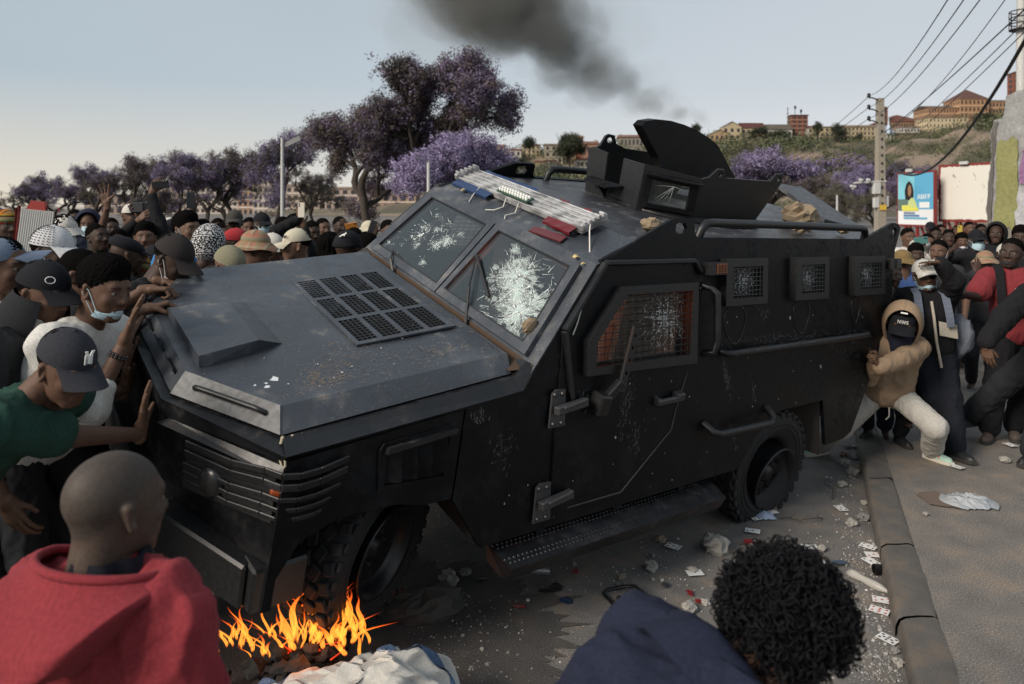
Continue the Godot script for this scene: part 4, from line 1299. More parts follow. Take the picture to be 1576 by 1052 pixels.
func make_ground() -> void:
	var rm := mat("asphalt", Color(0.68, 0.68, 0.70), 0.92, {"tex": T.road, "nrm": T.n_road, "ns": 0.8, "world": true, "scale": 0.55})
	var pm := mat("pavement_stone", Color(0.74, 0.72, 0.71), 0.92, {"tex": T.road, "nrm": T.n_road, "ns": 0.5, "world": true, "scale": 0.42})
	var w := MB.new()
	var f := FastNoiseLite.new()
	f.seed = 3; f.frequency = 0.8
	# near part with slight unevenness, then one sheet out to the horizon
	var hh := func(x: float, z: float) -> float:
		var e := clampf((x + 6.0) / 1.0, 0, 1) * clampf((7.0 - x) / 1.0, 0, 1) * clampf((z + 12.0) / 1.0, 0, 1) * clampf((1.0 - z) / 0.5, 0, 1)
		return e * f.get_noise_2d(x, z) * 0.012
	w.grid(130, 130, func(a: float, b: float) -> Vector3:
		var x := lerpf(-6.0, 7.0, a); var z := lerpf(-12.0, 1.0, b)
		return Vector3(x, hh.call(x, z), z))
	w.quad(Vector3(-900, 0, 1), Vector3(900, 0, 1), Vector3(900, 0, 60), Vector3(-900, 0, 60), Vector3.UP)
	w.quad(Vector3(-900, 0, -12), Vector3(900, 0, -12), Vector3(900, 0, -2400), Vector3(-900, 0, -2400), Vector3.UP)
	w.quad(Vector3(-900, 0, -12), Vector3(-6, 0, -12), Vector3(-6, 0, 1), Vector3(-900, 0, 1), Vector3.UP)
	w.quad(Vector3(7, 0, -12), Vector3(900, 0, -12), Vector3(900, 0, 1), Vector3(7, 0, 1), Vector3.UP)
	struct("road", w, rm)
	w = MB.new()
	var wd := 0.185
	w.grid(60, 90, func(a: float, b: float) -> Vector3:
		var z := lerpf(1.0, -22.0, b)
		var x := kerb_x(z) + wd + a * a * 26.0
		return Vector3(x, 0.103 + f.get_noise_2d(x * 0.7, z * 0.7) * 0.008, z))
	struct("pavement", w, pm)
	# kerb of worn stones
	var km := mat("kerb_granite", Color(0.50, 0.49, 0.49), 0.9, {"tex": T.road, "nrm": T.n_road, "ns": 0.9, "world": true, "scale": 0.8})
	var kb := Node3D.new()
	kb.name = "kerb"
	kb.set_meta("kind", "structure")
	add_child(kb)
	var zs := [-1.2, -2.15, -3.42, -4.16, -5.17, -6.3, -7.4, -8.5, -9.7, -10.9, -12.1, -13.4]
	var r := RandomNumberGenerator.new(); r.seed = 8
	for i in zs.size() - 1:
		w = MB.new()
		var z0: float = zs[i] - 0.008; var z1: float = zs[i + 1] + 0.008
		var n := 10
		var jit := r.randf_range(-0.012, 0.012)
		var prof := [[-0.004, -0.05], [0.0, 0.06], [0.012, 0.095], [0.035, 0.112], [0.10, 0.116], [wd - 0.02, 0.114], [wd + 0.01, 0.10]]
		w.grid(prof.size() - 1, n, func(a: float, b: float) -> Vector3:
			var q: Array = prof[int(round(a * (prof.size() - 1)))]
			var z := lerpf(z0, z1, b)
			var e := 1.0 - pow(absf(b * 2.0 - 1.0), 8.0)
			return Vector3(kerb_x(z) + q[0] + jit + f.get_noise_2d(z * 3.0, q[0] * 30.0) * 0.012, q[1] * (0.9 + 0.1 * e) + f.get_noise_2d(z * 4.0 + 9.0, q[0] * 25.0) * 0.007, z))
		part("kerb_stone", w, km, kb)
	# broken patch in the pavement, down to the red earth
	w = MB.new()
	var c := gnd(1442, 768, 0.11)
	var ring := []
	for k in 18:
		var a := TAU * k / 18
		ring.append(c + Vector3(cos(a) * r.randf_range(0.09, 0.13), 0.004, sin(a) * r.randf_range(0.12, 0.19)))
	for k in range(1, 17):
		w.tri(ring[0], ring[k], ring[k + 1], Vector3.UP)
	struct("bare_earth", w, mat("red_earth", Color(0.20, 0.145, 0.115), 0.95, {"tex": T.speck, "scale": 4.0}))
	# burnt and oily patch round the front wheel
	w = MB.new()
	w.grid(200, 6, func(a: float, b: float) -> Vector3:
		var th := TAU * (a if a < 0.999 else 0.0)
		var rr := (0.92 + 0.3 * f.get_noise_2d(cos(th) * 2.0, sin(th) * 2.0 + 5.0) + 0.22 * f.get_noise_2d(cos(th) * 9.0, sin(th) * 9.0) + 0.16 * f.get_noise_2d(cos(th) * 30.0, sin(th) * 30.0)) * b
		return Vector3(-0.62 + cos(th) * rr * 0.95, 0.0, -3.5 + sin(th) * rr * 0.85) * Vector3(1, 0, 1) + Vector3(0, hh.call(-0.62 + cos(th) * rr * 0.95, -3.5 + sin(th) * rr * 0.85) + 0.004, 0))
	struct("burnt_stain", w, mat("burnt", Color(0.30, 0.30, 0.31), 0.85, {"tex": T.road, "nrm": T.n_road, "ns": 0.8, "world": true, "scale": 0.55}))
	# small grit all over the road
	var grit := MB.new()
	grit.blob(Vector3.ZERO, Vector3(1, 0.7, 0.9), 0.3, 4, 4)
	var mm := MultiMesh.new()
	mm.transform_format = MultiMesh.TRANSFORM_3D
	mm.use_colors = true
	mm.mesh = grit.mesh()
	var xs := []
	for i in 3600:
		var px := r.randf_range(560, 1400); var py := 620.0 + 430.0 * sqrt(r.randf())
		var p := gnd(px, py)
		if p.x > kerb_x(p.z) - 0.02:
			continue
		if i % 3 == 0:
			p.x = kerb_x(p.z) - absf(r.randfn(0.0, 0.14)) - 0.02
		var s := r.randf_range(0.002, 0.006) * (2.2 if r.randf() < 0.06 else 1.0)
		xs.append([p + Vector3(0, s * 0.3, 0), s, r.randf()])
	mm.instance_count = xs.size()
	for i in xs.size():
		mm.set_instance_transform(i, Transform3D(Basis(Vector3.UP, i * 1.7).scaled(Vector3.ONE * xs[i][1]), xs[i][0]))
		var g: float = lerpf(0.14, 0.5, xs[i][2] * xs[i][2])
		mm.set_instance_color(i, Color(g, g * 0.96, g * 0.9))
	var mi := MultiMeshInstance3D.new()
	mi.name = "grit"
	mi.multimesh = mm
	mi.material_override = mat("grit", Color(1, 1, 1), 0.95, {"vc": true})
	mi.set_meta("kind", "stuff")
	add_child(mi)
	tag(mi, "pale grit and crumbs of rubble strewn over the road", "grit")


func ridge_y(x: float) -> float:
	var k := [[420.0, 322.0], [620.0, 300.0], [740.0, 246.0], [850.0, 232.0], [960.0, 222.0], [1060.0, 216.0], [1120.0, 211.0], [1220.0, 207.0], [1330.0, 211.0], [1430.0, 196.0], [1500.0, 182.0], [1600.0, 165.0], [1800.0, 150.0], [2200.0, 150.0]]
	for i in k.size() - 1:
		if x <= k[i + 1][0]:
			var t := clampf((x - k[i][0]) / (k[i + 1][0] - k[i][0]), 0, 1)
			return lerpf(k[i][1], k[i + 1][1], t * t * (3 - 2 * t))
	return 150.0


func hill_point(x: float, t: float) -> Vector3:
	# t 0 at the foot, 1 at the ridge, beyond 1 the far slope
	var d := lerpf(170.0, 430.0, t)
	var top := at(x, ridge_y(x), 430.0)
	var h: float = top.y * (pow(clampf(t, 0, 1), 1.25) if t <= 1.0 else maxf(0.0, 1.0 - (t - 1.0) * 0.8))
	var p := Vector3((x - CXP) / FPX * d, h, -d)
	var n: FastNoiseLite = cache.hill
	p.y += n.get_noise_2d(p.x, p.z) * 7.0 * clampf(t * 1.6, 0, 1) * clampf((1.05 - t) * 3.0, 0.0, 1.0)
	return p


func make_hill() -> void:
	var n := FastNoiseLite.new()
	n.seed = 21; n.frequency = 0.018; n.fractal_octaves = 5
	cache.hill = n
	var n2 := FastNoiseLite.new()
	n2.seed = 22; n2.frequency = 0.03; n2.fractal_octaves = 4
	var w := MB.new()
	w.grid(150, 46, func(a: float, b: float) -> Vector3: return hill_point(lerpf(400, 2200, a), b * 1.7))
	for i in w.v.size():
		var k := n2.get_noise_3dv(w.v[i])
		var c := Color(0.12, 0.105, 0.065).lerp(Color(0.32, 0.24, 0.175), clampf((k + 0.03) * 5.0, 0, 1))
		w.c[i] = c
	struct("hillside", w, mat("hill_earth", Color(1, 1, 1), 0.95, {"vc": true, "tex": T.speck, "nrm": T.n_mid, "ns": 1.0, "scale": 0.09, "world": true}))
	# scrub on the slope
	var lf := leaf_clump(26, 0.34, 5)
	var r := RandomNumberGenerator.new(); r.seed = 17
	var list := []
	for i in 13000:
		var x := r.randf_range(700, 1700)
		var t := r.randf_range(0.05, 1.03)
		var p := hill_point(x, t)
		var k := n2.get_noise_3dv(p)
		if k > 0.03 and r.randf() < 0.88:
			continue
		var s := r.randf_range(1.2, 3.6) * (1.6 if n2.get_noise_3dv(p * 0.6 + Vector3(90, 0, 0)) > 0.15 else 0.8)
		var c := Color(0.060, 0.080, 0.034).lerp(Color(0.13, 0.125, 0.065), r.randf())
		if r.randf() < 0.25:
			c = Color(0.025, 0.036, 0.018)
		if t < 0.45 and n2.get_noise_3dv(p * 0.5 + Vector3(0, 0, 300)) > 0.1:
			c = Color(0.13, 0.095, 0.20).lerp(Color(0.08, 0.06, 0.09), r.randf())
		list.append([p + Vector3(0, s * 0.3, 0), s, c])
	scatter("hillside_scrub", lf, list, "olive scrub and dry bushes covering the hillside behind the billboards", "scrub")


func leaf_clump(count: int, size: float, sd: int) -> ArrayMesh:
	var w := MB.new()
	var r := RandomNumberGenerator.new(); r.seed = sd
	for i in count:
		var d := Vector3(r.randfn(), r.randfn() * 0.8, r.randfn()).normalized()
		var p := d * pow(r.randf(), 0.5)
		var a := Vector3(r.randfn(), r.randfn(), r.randfn()).normalized() * size * r.randf_range(0.5, 1.0)
		var b := a.cross(d).normalized() * size * 0.45
		w.tri(p - a * 0.5, p + b * 0.5, p + a * 0.5)
		w.tri(p - a * 0.5, p + a * 0.5, p - b * 0.5)
	return w.mesh()


func fill(mesh: Mesh, list: Array, sd := 1) -> MultiMesh:
	var r := RandomNumberGenerator.new(); r.seed = sd
	var mm := MultiMesh.new()
	mm.transform_format = MultiMesh.TRANSFORM_3D
	mm.use_colors = true
	mm.mesh = mesh
	mm.instance_count = list.size()
	for i in list.size():
		var b := Basis.from_euler(Vector3(r.randf() * 6.28, r.randf() * 6.28, r.randf() * 6.28)).scaled(Vector3.ONE * list[i][1])
		mm.set_instance_transform(i, Transform3D(b, list[i][0]))
		mm.set_instance_color(i, list[i][2])
	return mm


func scatter(called: String, mesh: Mesh, list: Array, label := "", category := "", parent: Node3D = null) -> MultiMeshInstance3D:
	var mi := MultiMeshInstance3D.new()
	mi.name = called if parent else numbered(called)
	mi.multimesh = fill(mesh, list, list.size() + 3)
	mi.material_override = mat("leaf", Color(1, 1, 1), 0.85, {"vc": true, "back": Color(0.35, 0.35, 0.35)})
	mi.set_meta("kind", "stuff")
	if parent:
		parent.add_child(mi, true)
	else:
		add_child(mi, true)
		tag(mi, label, category)
	return mi


# a building: box storeys with window openings, trim and roof
func building(label: String, x0: float, x1: float, yt: float, yb: float, d: float, o := {}) -> Node3D:
	var a := at(x0, yb, d); var b := at(x1, yb, d)
	var top := at(x0, yt, d).y
	var wd := b.x - a.x
	var base: float = o.get("base", a.y - 3.0)
	var h := top - base
	var dp: float = o.get("deep", wd * 0.6)
	var t := thing(o.get("name", "hill_house"), label, o.get("cat", "house"), Vector3((a.x + b.x) * 0.5, base, -d - dp * 0.5), o.get("group", ""))
	t.rotation.y = o.get("turn", 0.0)
	var wc: Color = o.get("wall", Color(0.55, 0.45, 0.30))
	var wm := mat("wall_%s" % str(wc), wc, 0.9, {"tex": T.mottle, "scale": 0.15})
	var dark := mat("window_dark", Color(0.03, 0.032, 0.036), 0.3)
	var rc: Color = o.get("roof", Color(0.12, 0.05, 0.035))
	var rm := mat("roof_%s" % str(rc), rc, 0.85, {"tex": T.speck, "scale": 0.3})
	var w := MB.new()
	w.box(Vector3(0, h * 0.5, 0), Vector3(wd, h, dp))
	part("wall", w, wm, t)
	var fl: int = o.get("floors", 2); var cl: int = o.get("cols", 4)
	var vis: float = top - a.y
	w = MB.new()
	var fh := vis / fl
	var cw := wd / cl
	for i in fl:
		for j in cl:
			var c := Vector3(-wd * 0.5 + cw * (j + 0.5), h - vis + fh * (i + 0.5), dp * 0.5)
			w.box(c, Vector3(cw * o.get("ww", 0.42), fh * 0.5, 0.12))
			if o.has("sill"):
				pass
	var cs := maxi(1, int(dp / cw))
	for i in fl:
		for j in cs:
			for s in [-1.0, 1.0]:
				w.box(Vector3(s * wd * 0.5, h - vis + fh * (i + 0.5), -dp * 0.5 + dp / cs * (j + 0.5)), Vector3(0.12, fh * 0.5, dp / cs * 0.4))
	part("windows", w, dark, t, true)
	if o.get("bands", false):
		w = MB.new()
		for i in fl + 1:
			w.box(Vector3(0, h - vis + fh * i + 0.02, 0), Vector3(wd + 0.5, fh * 0.12, dp + 0.5))
		part("storey_band", w, mat("band_%s" % str(o.get("band", wc)), o.get("band", wc), 0.9), t, true)
	w = MB.new()
	var kind: String = o.get("kind", "hip")
	var rh: float = o.get("rh", wd * 0.18)
	var e := 0.5
	var A := Vector3(-wd * 0.5 - e, h, dp * 0.5 + e); var B := Vector3(wd * 0.5 + e, h, dp * 0.5 + e); var C := Vector3(wd * 0.5 + e, h, -dp * 0.5 - e); var D := Vector3(-wd * 0.5 - e, h, -dp * 0.5 - e)
	if kind == "hip":
		var k: float = minf(wd, dp) * 0.45
		var p := Vector3(-wd * 0.5 + k, h + rh, 0); var q := Vector3(wd * 0.5 - k, h + rh, 0)
		if dp > wd:
			p = Vector3(0, h + rh, dp * 0.5 - k); q = Vector3(0, h + rh, -dp * 0.5 + k)
			w.tri(A, B, p, Vector3(0, 1, 1)); w.quad(B, C, q, p, Vector3(1, 1, 0)); w.tri(C, D, q, Vector3(0, 1, -1)); w.quad(D, A, p, q, Vector3(-1, 1, 0))
		else:
			w.quad(A, B, q, p, Vector3(0, 1, 1)); w.tri(B, C, q, Vector3(1, 1, 0)); w.quad(C, D, p, q, Vector3(0, 1, -1)); w.tri(D, A, p, Vector3(-1, 1, 0))
	elif kind == "gable":      # ridge runs away from the street, gable to the front
		var p := Vector3(0, h + rh, dp * 0.5 + e); var q := Vector3(0, h + rh, -dp * 0.5 - e)
		w.quad(A, p, q, D, Vector3(-1, 1, 0)); w.quad(B, C, q, p, Vector3(1, 1, 0))
		var g := MB.new()
		g.tri(Vector3(-wd * 0.5, h, dp * 0.5), Vector3(wd * 0.5, h, dp * 0.5), Vector3(0, h + rh * 0.97, dp * 0.5), Vector3(0, 0, 1))
		g.box(Vector3(0, h + rh * 0.35, dp * 0.5), Vector3(wd * 0.12, rh * 0.4, 0.1))
		part("gable", g, wm, t)
	elif kind == "ridge":
		var p := Vector3(-wd * 0.5 - e, h + rh, 0); var q := Vector3(wd * 0.5 + e, h + rh, 0)
		w.quad(A, B, q, p, Vector3(0, 1, 1)); w.quad(C, D, p, q, Vector3(0, 1, -1))
		w.tri(B, C, q, Vector3(1, 0, 0)); w.tri(D, A, p, Vector3(-1, 0, 0))
	else:
		w.box(Vector3(0, h + 0.3, 0), Vector3(wd + 0.8, 0.6, dp + 0.8))
	part("roof", w, rm, t)
	return t


func make_far_buildings() -> void:
	var cream := Color(0.55, 0.45, 0.29); var ochre := Color(0.46, 0.33, 0.19); var white := Color(0.62, 0.58, 0.52); var brick := Color(0.24, 0.085, 0.055)
	var pink := Color(0.50, 0.28, 0.19)
	var rr := Color(0.11, 0.035, 0.03); var rb := Color(0.14, 0.07, 0.05)
	building("cream hillside mansion wing under a steep dark red gable, left half of the pair", 1112, 1141, 195, 216, 415, {"wall": cream, "roof": rr, "kind": "gable", "rh": 3.0, "floors": 2, "cols": 3, "group": ""})
	building("cream hillside mansion with a verandah and two dark red gables beside the brick tower", 1141, 1176, 197, 218, 418, {"wall": cream, "roof": rr, "kind": "ridge", "rh": 3.4, "floors": 2, "cols": 5})
	building("low house with a timbered gable left of the cream mansion", 1092, 1122, 206, 226, 408, {"wall": ochre, "roof": rb, "kind": "gable", "rh": 2.5, "floors": 2, "cols": 4})
	building("long grey-brown roofed house between the mansion and the brick tower", 1177, 1219, 199, 214, 420, {"wall": white, "roof": Color(0.13, 0.11, 0.08), "kind": "ridge", "rh": 3.4, "floors": 1, "cols": 5})
	var tw_ := building("square red brick tower block with pale storey bands and roof aerials", 1218, 1243, 178, 210, 424, {"wall": brick, "roof": Color(0.10, 0.05, 0.04), "kind": "flat", "floors": 5, "cols": 3, "bands": true, "band": Color(0.40, 0.27, 0.2), "name": "tower_block", "cat": "tower block"})
	var w := MB.new()
	for q in [[-2.4, 5.5], [1.0, 3.4]]:
		w = MB.new()
		w.box(Vector3(q[0], 14.4 + q[1] * 0.5, 2.0), Vector3(0.25, q[1], 0.25))
		w.box(Vector3(q[0] + 0.1, 14.4 + q[1], 2.0), Vector3(0.9, 1.8, 0.9))
		part("aerial", w, M.window_dark, tw_)
	w = MB.new()
	w.tube([Vector3(0, 0, 0), Vector3(0, 14, 0)], 0.45, 4, 0.2)
	for i in 5:
		w.box(Vector3(0, 3 + i * 2.5, 0), Vector3(1.1, 0.2, 1.1))
	solid("radio_mast", w, mat("mast_grey", Color(0.2, 0.19, 0.19), 0.7), "thin grey radio mast standing left of the red brick tower", "mast", at(1212, 202, 426))
	building("cream three storey block right of the brick tower", 1254, 1284, 196, 218, 414, {"wall": cream, "roof": Color(0.3, 0.24, 0.16), "kind": "flat", "floors": 3, "cols": 4, "bands": true, "band": Color(0.4, 0.33, 0.22)})
	building("small cream house half hidden by trees beside the brick tower", 1243, 1256, 197, 214, 420, {"wall": white, "roof": rb, "kind": "ridge", "rh": 1.5, "floors": 2, "cols": 2})
	building("long cream three storey building left of the utility pole", 1298, 1352, 195, 216, 416, {"wall": cream, "roof": Color(0.26, 0.19, 0.12), "kind": "ridge", "rh": 1.6, "floors": 3, "cols": 9, "bands": true, "band": Color(0.36, 0.29, 0.2)})
	building("large hall with a broad brown hipped roof right of the utility pole", 1364, 1424, 187, 212, 428, {"wall": Color(0.33, 0.20, 0.12), "roof": Color(0.16, 0.055, 0.035), "kind": "hip", "rh": 5.2, "floors": 2, "cols": 14, "deep": 26.0, "name": "hall", "cat": "hall"})
	building("brick tower of the brown roofed hall, just behind the utility pole", 1357, 1366, 166, 205, 427, {"wall": Color(0.2, 0.09, 0.06), "roof": rb, "kind": "hip", "rh": 1.0, "floors": 4, "cols": 1, "name": "brick_tower", "cat": "tower"})
	var ch := building("small white chapel with a pale blue spire right of the utility pole", 1358, 1376, 204, 224, 402, {"wall": white, "roof": Color(0.32, 0.38, 0.45), "kind": "hip", "rh": 4.0, "floors": 2, "cols": 3, "name": "chapel", "cat": "chapel"})
	w = MB.new()
	w.lathe([Vector2(1.2, 0), Vector2(1.1, 3.2), Vector2(0.5, 5.0), Vector2(0.12, 9.5), Vector2(0.0, 10.0)], 8, Transform3D(Basis(), Vector3(0, 9.5, 2.0)), true)
	part("spire", w, mat("spire_blue", Color(0.42, 0.5, 0.58), 0.6), ch)
	building("white terrace house on a stone retaining wall below the brown roofed hall", 1386, 1415, 196, 204, 408, {"wall": white, "roof": Color(0.3, 0.22, 0.17), "kind": "flat", "floors": 1, "cols": 6})
	building("stone retaining wall under the white terrace house", 1377, 1420, 206, 226, 403, {"wall": Color(0.26, 0.20, 0.14), "roof": Color(0.2, 0.16, 0.12), "kind": "flat", "floors": 1, "cols": 1, "ww": 0.05, "name": "retaining_wall", "cat": "wall"})
	building("left wing of the long arcaded college on the skyline", 1428, 1478, 166, 184, 436, {"wall": Color(0.46, 0.26, 0.14), "roof": Color(0.09, 0.055, 0.045), "kind": "ridge", "rh": 2.2, "floors": 2, "cols": 11, "bands": true, "band": Color(0.5, 0.36, 0.24), "deep": 16.0, "name": "college", "cat": "college"})
	building("central college pavilion under a tall brown pyramid roof on the skyline", 1477, 1521, 152, 184, 434, {"wall": Color(0.48, 0.27, 0.14), "roof": Color(0.13, 0.06, 0.045), "kind": "hip", "rh": 6.6, "floors": 3, "cols": 7, "bands": true, "band": Color(0.5, 0.36, 0.24), "deep": 17.0, "name": "college", "cat": "college"})
	building("right wing of the long arcaded college beside the wrapped kiosk", 1521, 1580, 156, 176, 437, {"wall": Color(0.46, 0.26, 0.14), "roof": Color(0.09, 0.055, 0.045), "kind": "ridge", "rh": 2.0, "floors": 2, "cols": 11, "bands": true, "band": Color(0.5, 0.36, 0.24), "deep": 16.0, "name": "college", "cat": "college"})
	building("cream school block below the college, three rows of small windows", 1429, 1494, 181, 205, 412, {"wall": Color(0.66, 0.55, 0.36), "roof": Color(0.3, 0.22, 0.15), "kind": "flat", "floors": 3, "cols": 11, "ww": 0.3, "name": "school", "cat": "school"})
	building("orange end house joined to the cream school block", 1494, 1506, 181, 203, 411, {"wall": Color(0.50, 0.25, 0.13), "roof": Color(0.2, 0.1, 0.07), "kind": "ridge", "rh": 1.2, "floors": 3, "cols": 2})
	building("brick tower peeping out above the wrapped kiosk", 1560, 1586, 112, 160, 440, {"wall": brick, "roof": rb, "kind": "hip", "rh": 1.5, "floors": 6, "cols": 3, "name": "brick_tower", "cat": "tower"})
	# the nearer hill houses behind the smoke
	var L := [[804, 831, 224, 243, "stepped cream apartment house beneath the ridge tree", cream, 3, 4], [838, 866, 223, 262, "grey-cream apartment house with dark balconies in the middle of the hill cluster", Color(0.4, 0.36, 0.27), 4, 3], [777, 802, 231, 262, "pale house half hidden by the big jacaranda's right edge", white, 3, 3], [824, 839, 249, 276, "narrow yellow house with a tiled roof above the lifting eye", Color(0.58, 0.42, 0.2), 3, 2], [839, 856, 248, 276, "narrow white house next to the yellow one", white, 3, 3], [887, 906, 246, 284, "white house right of the dark tree, behind the roof rail", white, 3, 3], [822, 864, 268, 290, "low pink house with arched windows and a tiled roof", Color(0.5, 0.34, 0.26), 1, 6], [954, 990, 211, 226, "flat roofed grey house in the smoke right of the turret eye", Color(0.3, 0.26, 0.22), 1, 6], [884, 897, 212, 232, "red brick house beside the dark crown tree", brick, 2, 2], [896, 921, 221, 240, "house with a red tiled roof in front of the smoke", Color(0.36, 0.2, 0.14), 1, 4], [756, 776, 226, 250, "cream house peeping past the jacaranda's edge", cream, 2, 2], [862, 886, 236, 252, "small ochre house under the dark crown tree", ochre, 2, 3], [866, 890, 262, 290, "salmon house low behind the roof rail", pink, 2, 3]]
	for q in L:
		building(q[4], q[0], q[1], q[2], q[3], 335.0 + (290 - q[3]) * 0.5, {"wall": q[5], "roof": Color(0.26, 0.13, 0.09) if q[6] != 4 else Color(0.3, 0.26, 0.2), "kind": "flat" if q[6] >= 3 else "ridge", "rh": 1.6, "floors": q[6], "cols": q[7], "bands": q[6] >= 3, "band": (q[5] as Color) * 0.8, "base": 0.0, "deep": 9.0})
	# apartment blocks behind the trees on the left
	var P := [[226, 300, 283, 340, Color(0.52, 0.42, 0.34), 5, 8, "pale apartment block behind the leftmost jacarandas"], [300, 366, 276, 340, Color(0.58, 0.50, 0.43), 6, 8, "white gridded apartment block behind the phone held high"], [366, 390, 268, 345, Color(0.48, 0.31, 0.22), 6, 3, "narrow orange apartment tower between white blocks"], [390, 428, 274, 345, Color(0.58, 0.50, 0.42), 6, 5, "white apartment block left of the lamp post"], [440, 492, 286, 345, Color(0.50, 0.40, 0.33), 5, 5, "salmon apartment block right of the lamp post"], [500, 575, 290, 345, Color(0.46, 0.36, 0.30), 5, 6, "pinkish building behind the big jacaranda's trunk"], [130, 226, 302, 345, Color(0.40, 0.30, 0.24), 3, 8, "low brick-red building far left behind the crowd"], [575, 640, 300, 345, Color(0.42, 0.3, 0.22), 4, 5, "brown building behind the lilac lower boughs"]]
	for q in P:
		building(q[7], q[0], q[1], q[2], q[3], 255, {"wall": q[4], "roof": Color(0.4, 0.3, 0.25), "kind": "flat", "floors": q[5], "cols": q[6], "ww": 0.55, "bands": true, "band": Color(0.62, 0.56, 0.5), "base": 0.0, "deep": 12.0, "name": "apartment_block", "cat": "apartment block"})


func limb(w: MB, r: RandomNumberGenerator, p: Vector3, d: Vector3, len: float, rad: float, lvl: int, tips: Array, spread: float) -> void:
	var pts := [p]
	var q := p
	var dd := d
	var n := 4
	for i in n:
		dd = (dd + Vector3(r.randfn() * 0.16, r.randfn() * 0.08 + 0.04, r.randfn() * 0.16)).normalized()
		q = q + dd * len / n
		pts.append(q)
	w.tube(pts, rad, 6 if lvl < 2 else 4, rad * 0.55, false)
	if lvl >= 4:
		tips.append(q)
		tips.append(pts[2])
		return
	if lvl >= 2:
		tips.append(q)
	var kids := 3 if lvl < 2 else (2 + (1 if r.randf() < 0.5 else 0))
	var a0 := r.randf() * TAU
	for k in kids:
		var a := a0 + TAU * k / kids + r.randfn() * 0.3
		var side := dd.cross(Vector3(cos(a), 0.15, sin(a)) + Vector3(0.01, 0, 0)).normalized()
		var nd := (dd * (1.0 - spread * 0.35) + side * spread * r.randf_range(0.7, 1.2) + Vector3(0, 0.12, 0)).normalized()
		limb(w, r, pts[n] if k else pts[n - 1], nd, len * r.randf_range(0.66, 0.84), rad * 0.58, lvl + 1, tips, spread)


# foot at a place on the ground; size by its height; pal: list of [colour, weight]
func tree(called: String, label: String, foot: Vector3, h: float, wide: float, pal: Array, dense: float, sd: int, o := {}) -> void:
	var t := thing(called, label, "tree", foot, o.get("group", ""))
	var r := RandomNumberGenerator.new(); r.seed = sd
	var w := MB.new()
	var tips := []
	var l0: float = h * o.get("trunk", 0.22)
	limb(w, r, Vector3(0, -0.3, 0), Vector3(r.randfn() * 0.05, 1, r.randfn() * 0.05).normalized(), l0, h * 0.028, 0, tips, o.get("spread", 0.62))
	# fit to size
	var lo := Vector3(1e9, 1e9, 1e9); var hi := -lo
	for p in tips:
		lo = lo.min(p); hi = hi.max(p)
	var sc := Vector3(wide * 0.92 / maxf(0.1, hi.x - lo.x), h * 0.95 / maxf(0.1, hi.y), wide * 0.92 / maxf(0.1, hi.z - lo.z))
	var off := Vector3(-(lo.x + hi.x) * 0.5, 0, -(lo.z + hi.z) * 0.5)
	for i in w.v.size():
		var k := clampf(w.v[i].y / l0, 0, 1)
		w.v[i] = Vector3((w.v[i].x + off.x * k) * lerpf(1.0, sc.x, k), w.v[i].y * sc.y, (w.v[i].z + off.z * k) * lerpf(1.0, sc.z, k))
	part("trunk", w, mat("bark", Color(0.055, 0.043, 0.034), 0.95, {"tex": T.speck, "scale": 1.0}), t)
	var cs: float = o.get("clump", 0.055) * h
	var list := []
	var count := int(dense * 1000)
	var hue := FastNoiseLite.new()
	hue.seed = sd; hue.frequency = 1.6 / h
	for i in count:
		var p: Vector3 = tips[r.randi() % tips.size()]
		p = Vector3((p.x + off.x) * sc.x, p.y * sc.y, (p.z + off.z) * sc.z)
		p += Vector3(r.randfn(), r.randfn() * 0.7, r.randfn()) * cs * 1.0
		var k := clampf(0.5 + hue.get_noise_3dv(p) * 1.3 + r.randfn() * 0.22, 0, 0.999)
		var c: Color = pal[int(k * pal.size())]
		c = c * r.randf_range(0.75, 1.25)
		c.a = 1.0
		list.append([p, cs * r.randf_range(0.5, 1.1), c])
	var key := "clump%d" % o.get("leaves", 22)
	if not cache.has(key):
		cache[key] = leaf_clump(o.get("leaves", 22), o.get("leaf", 0.5), 5)
	scatter("crown", cache[key], list, "", "", t)


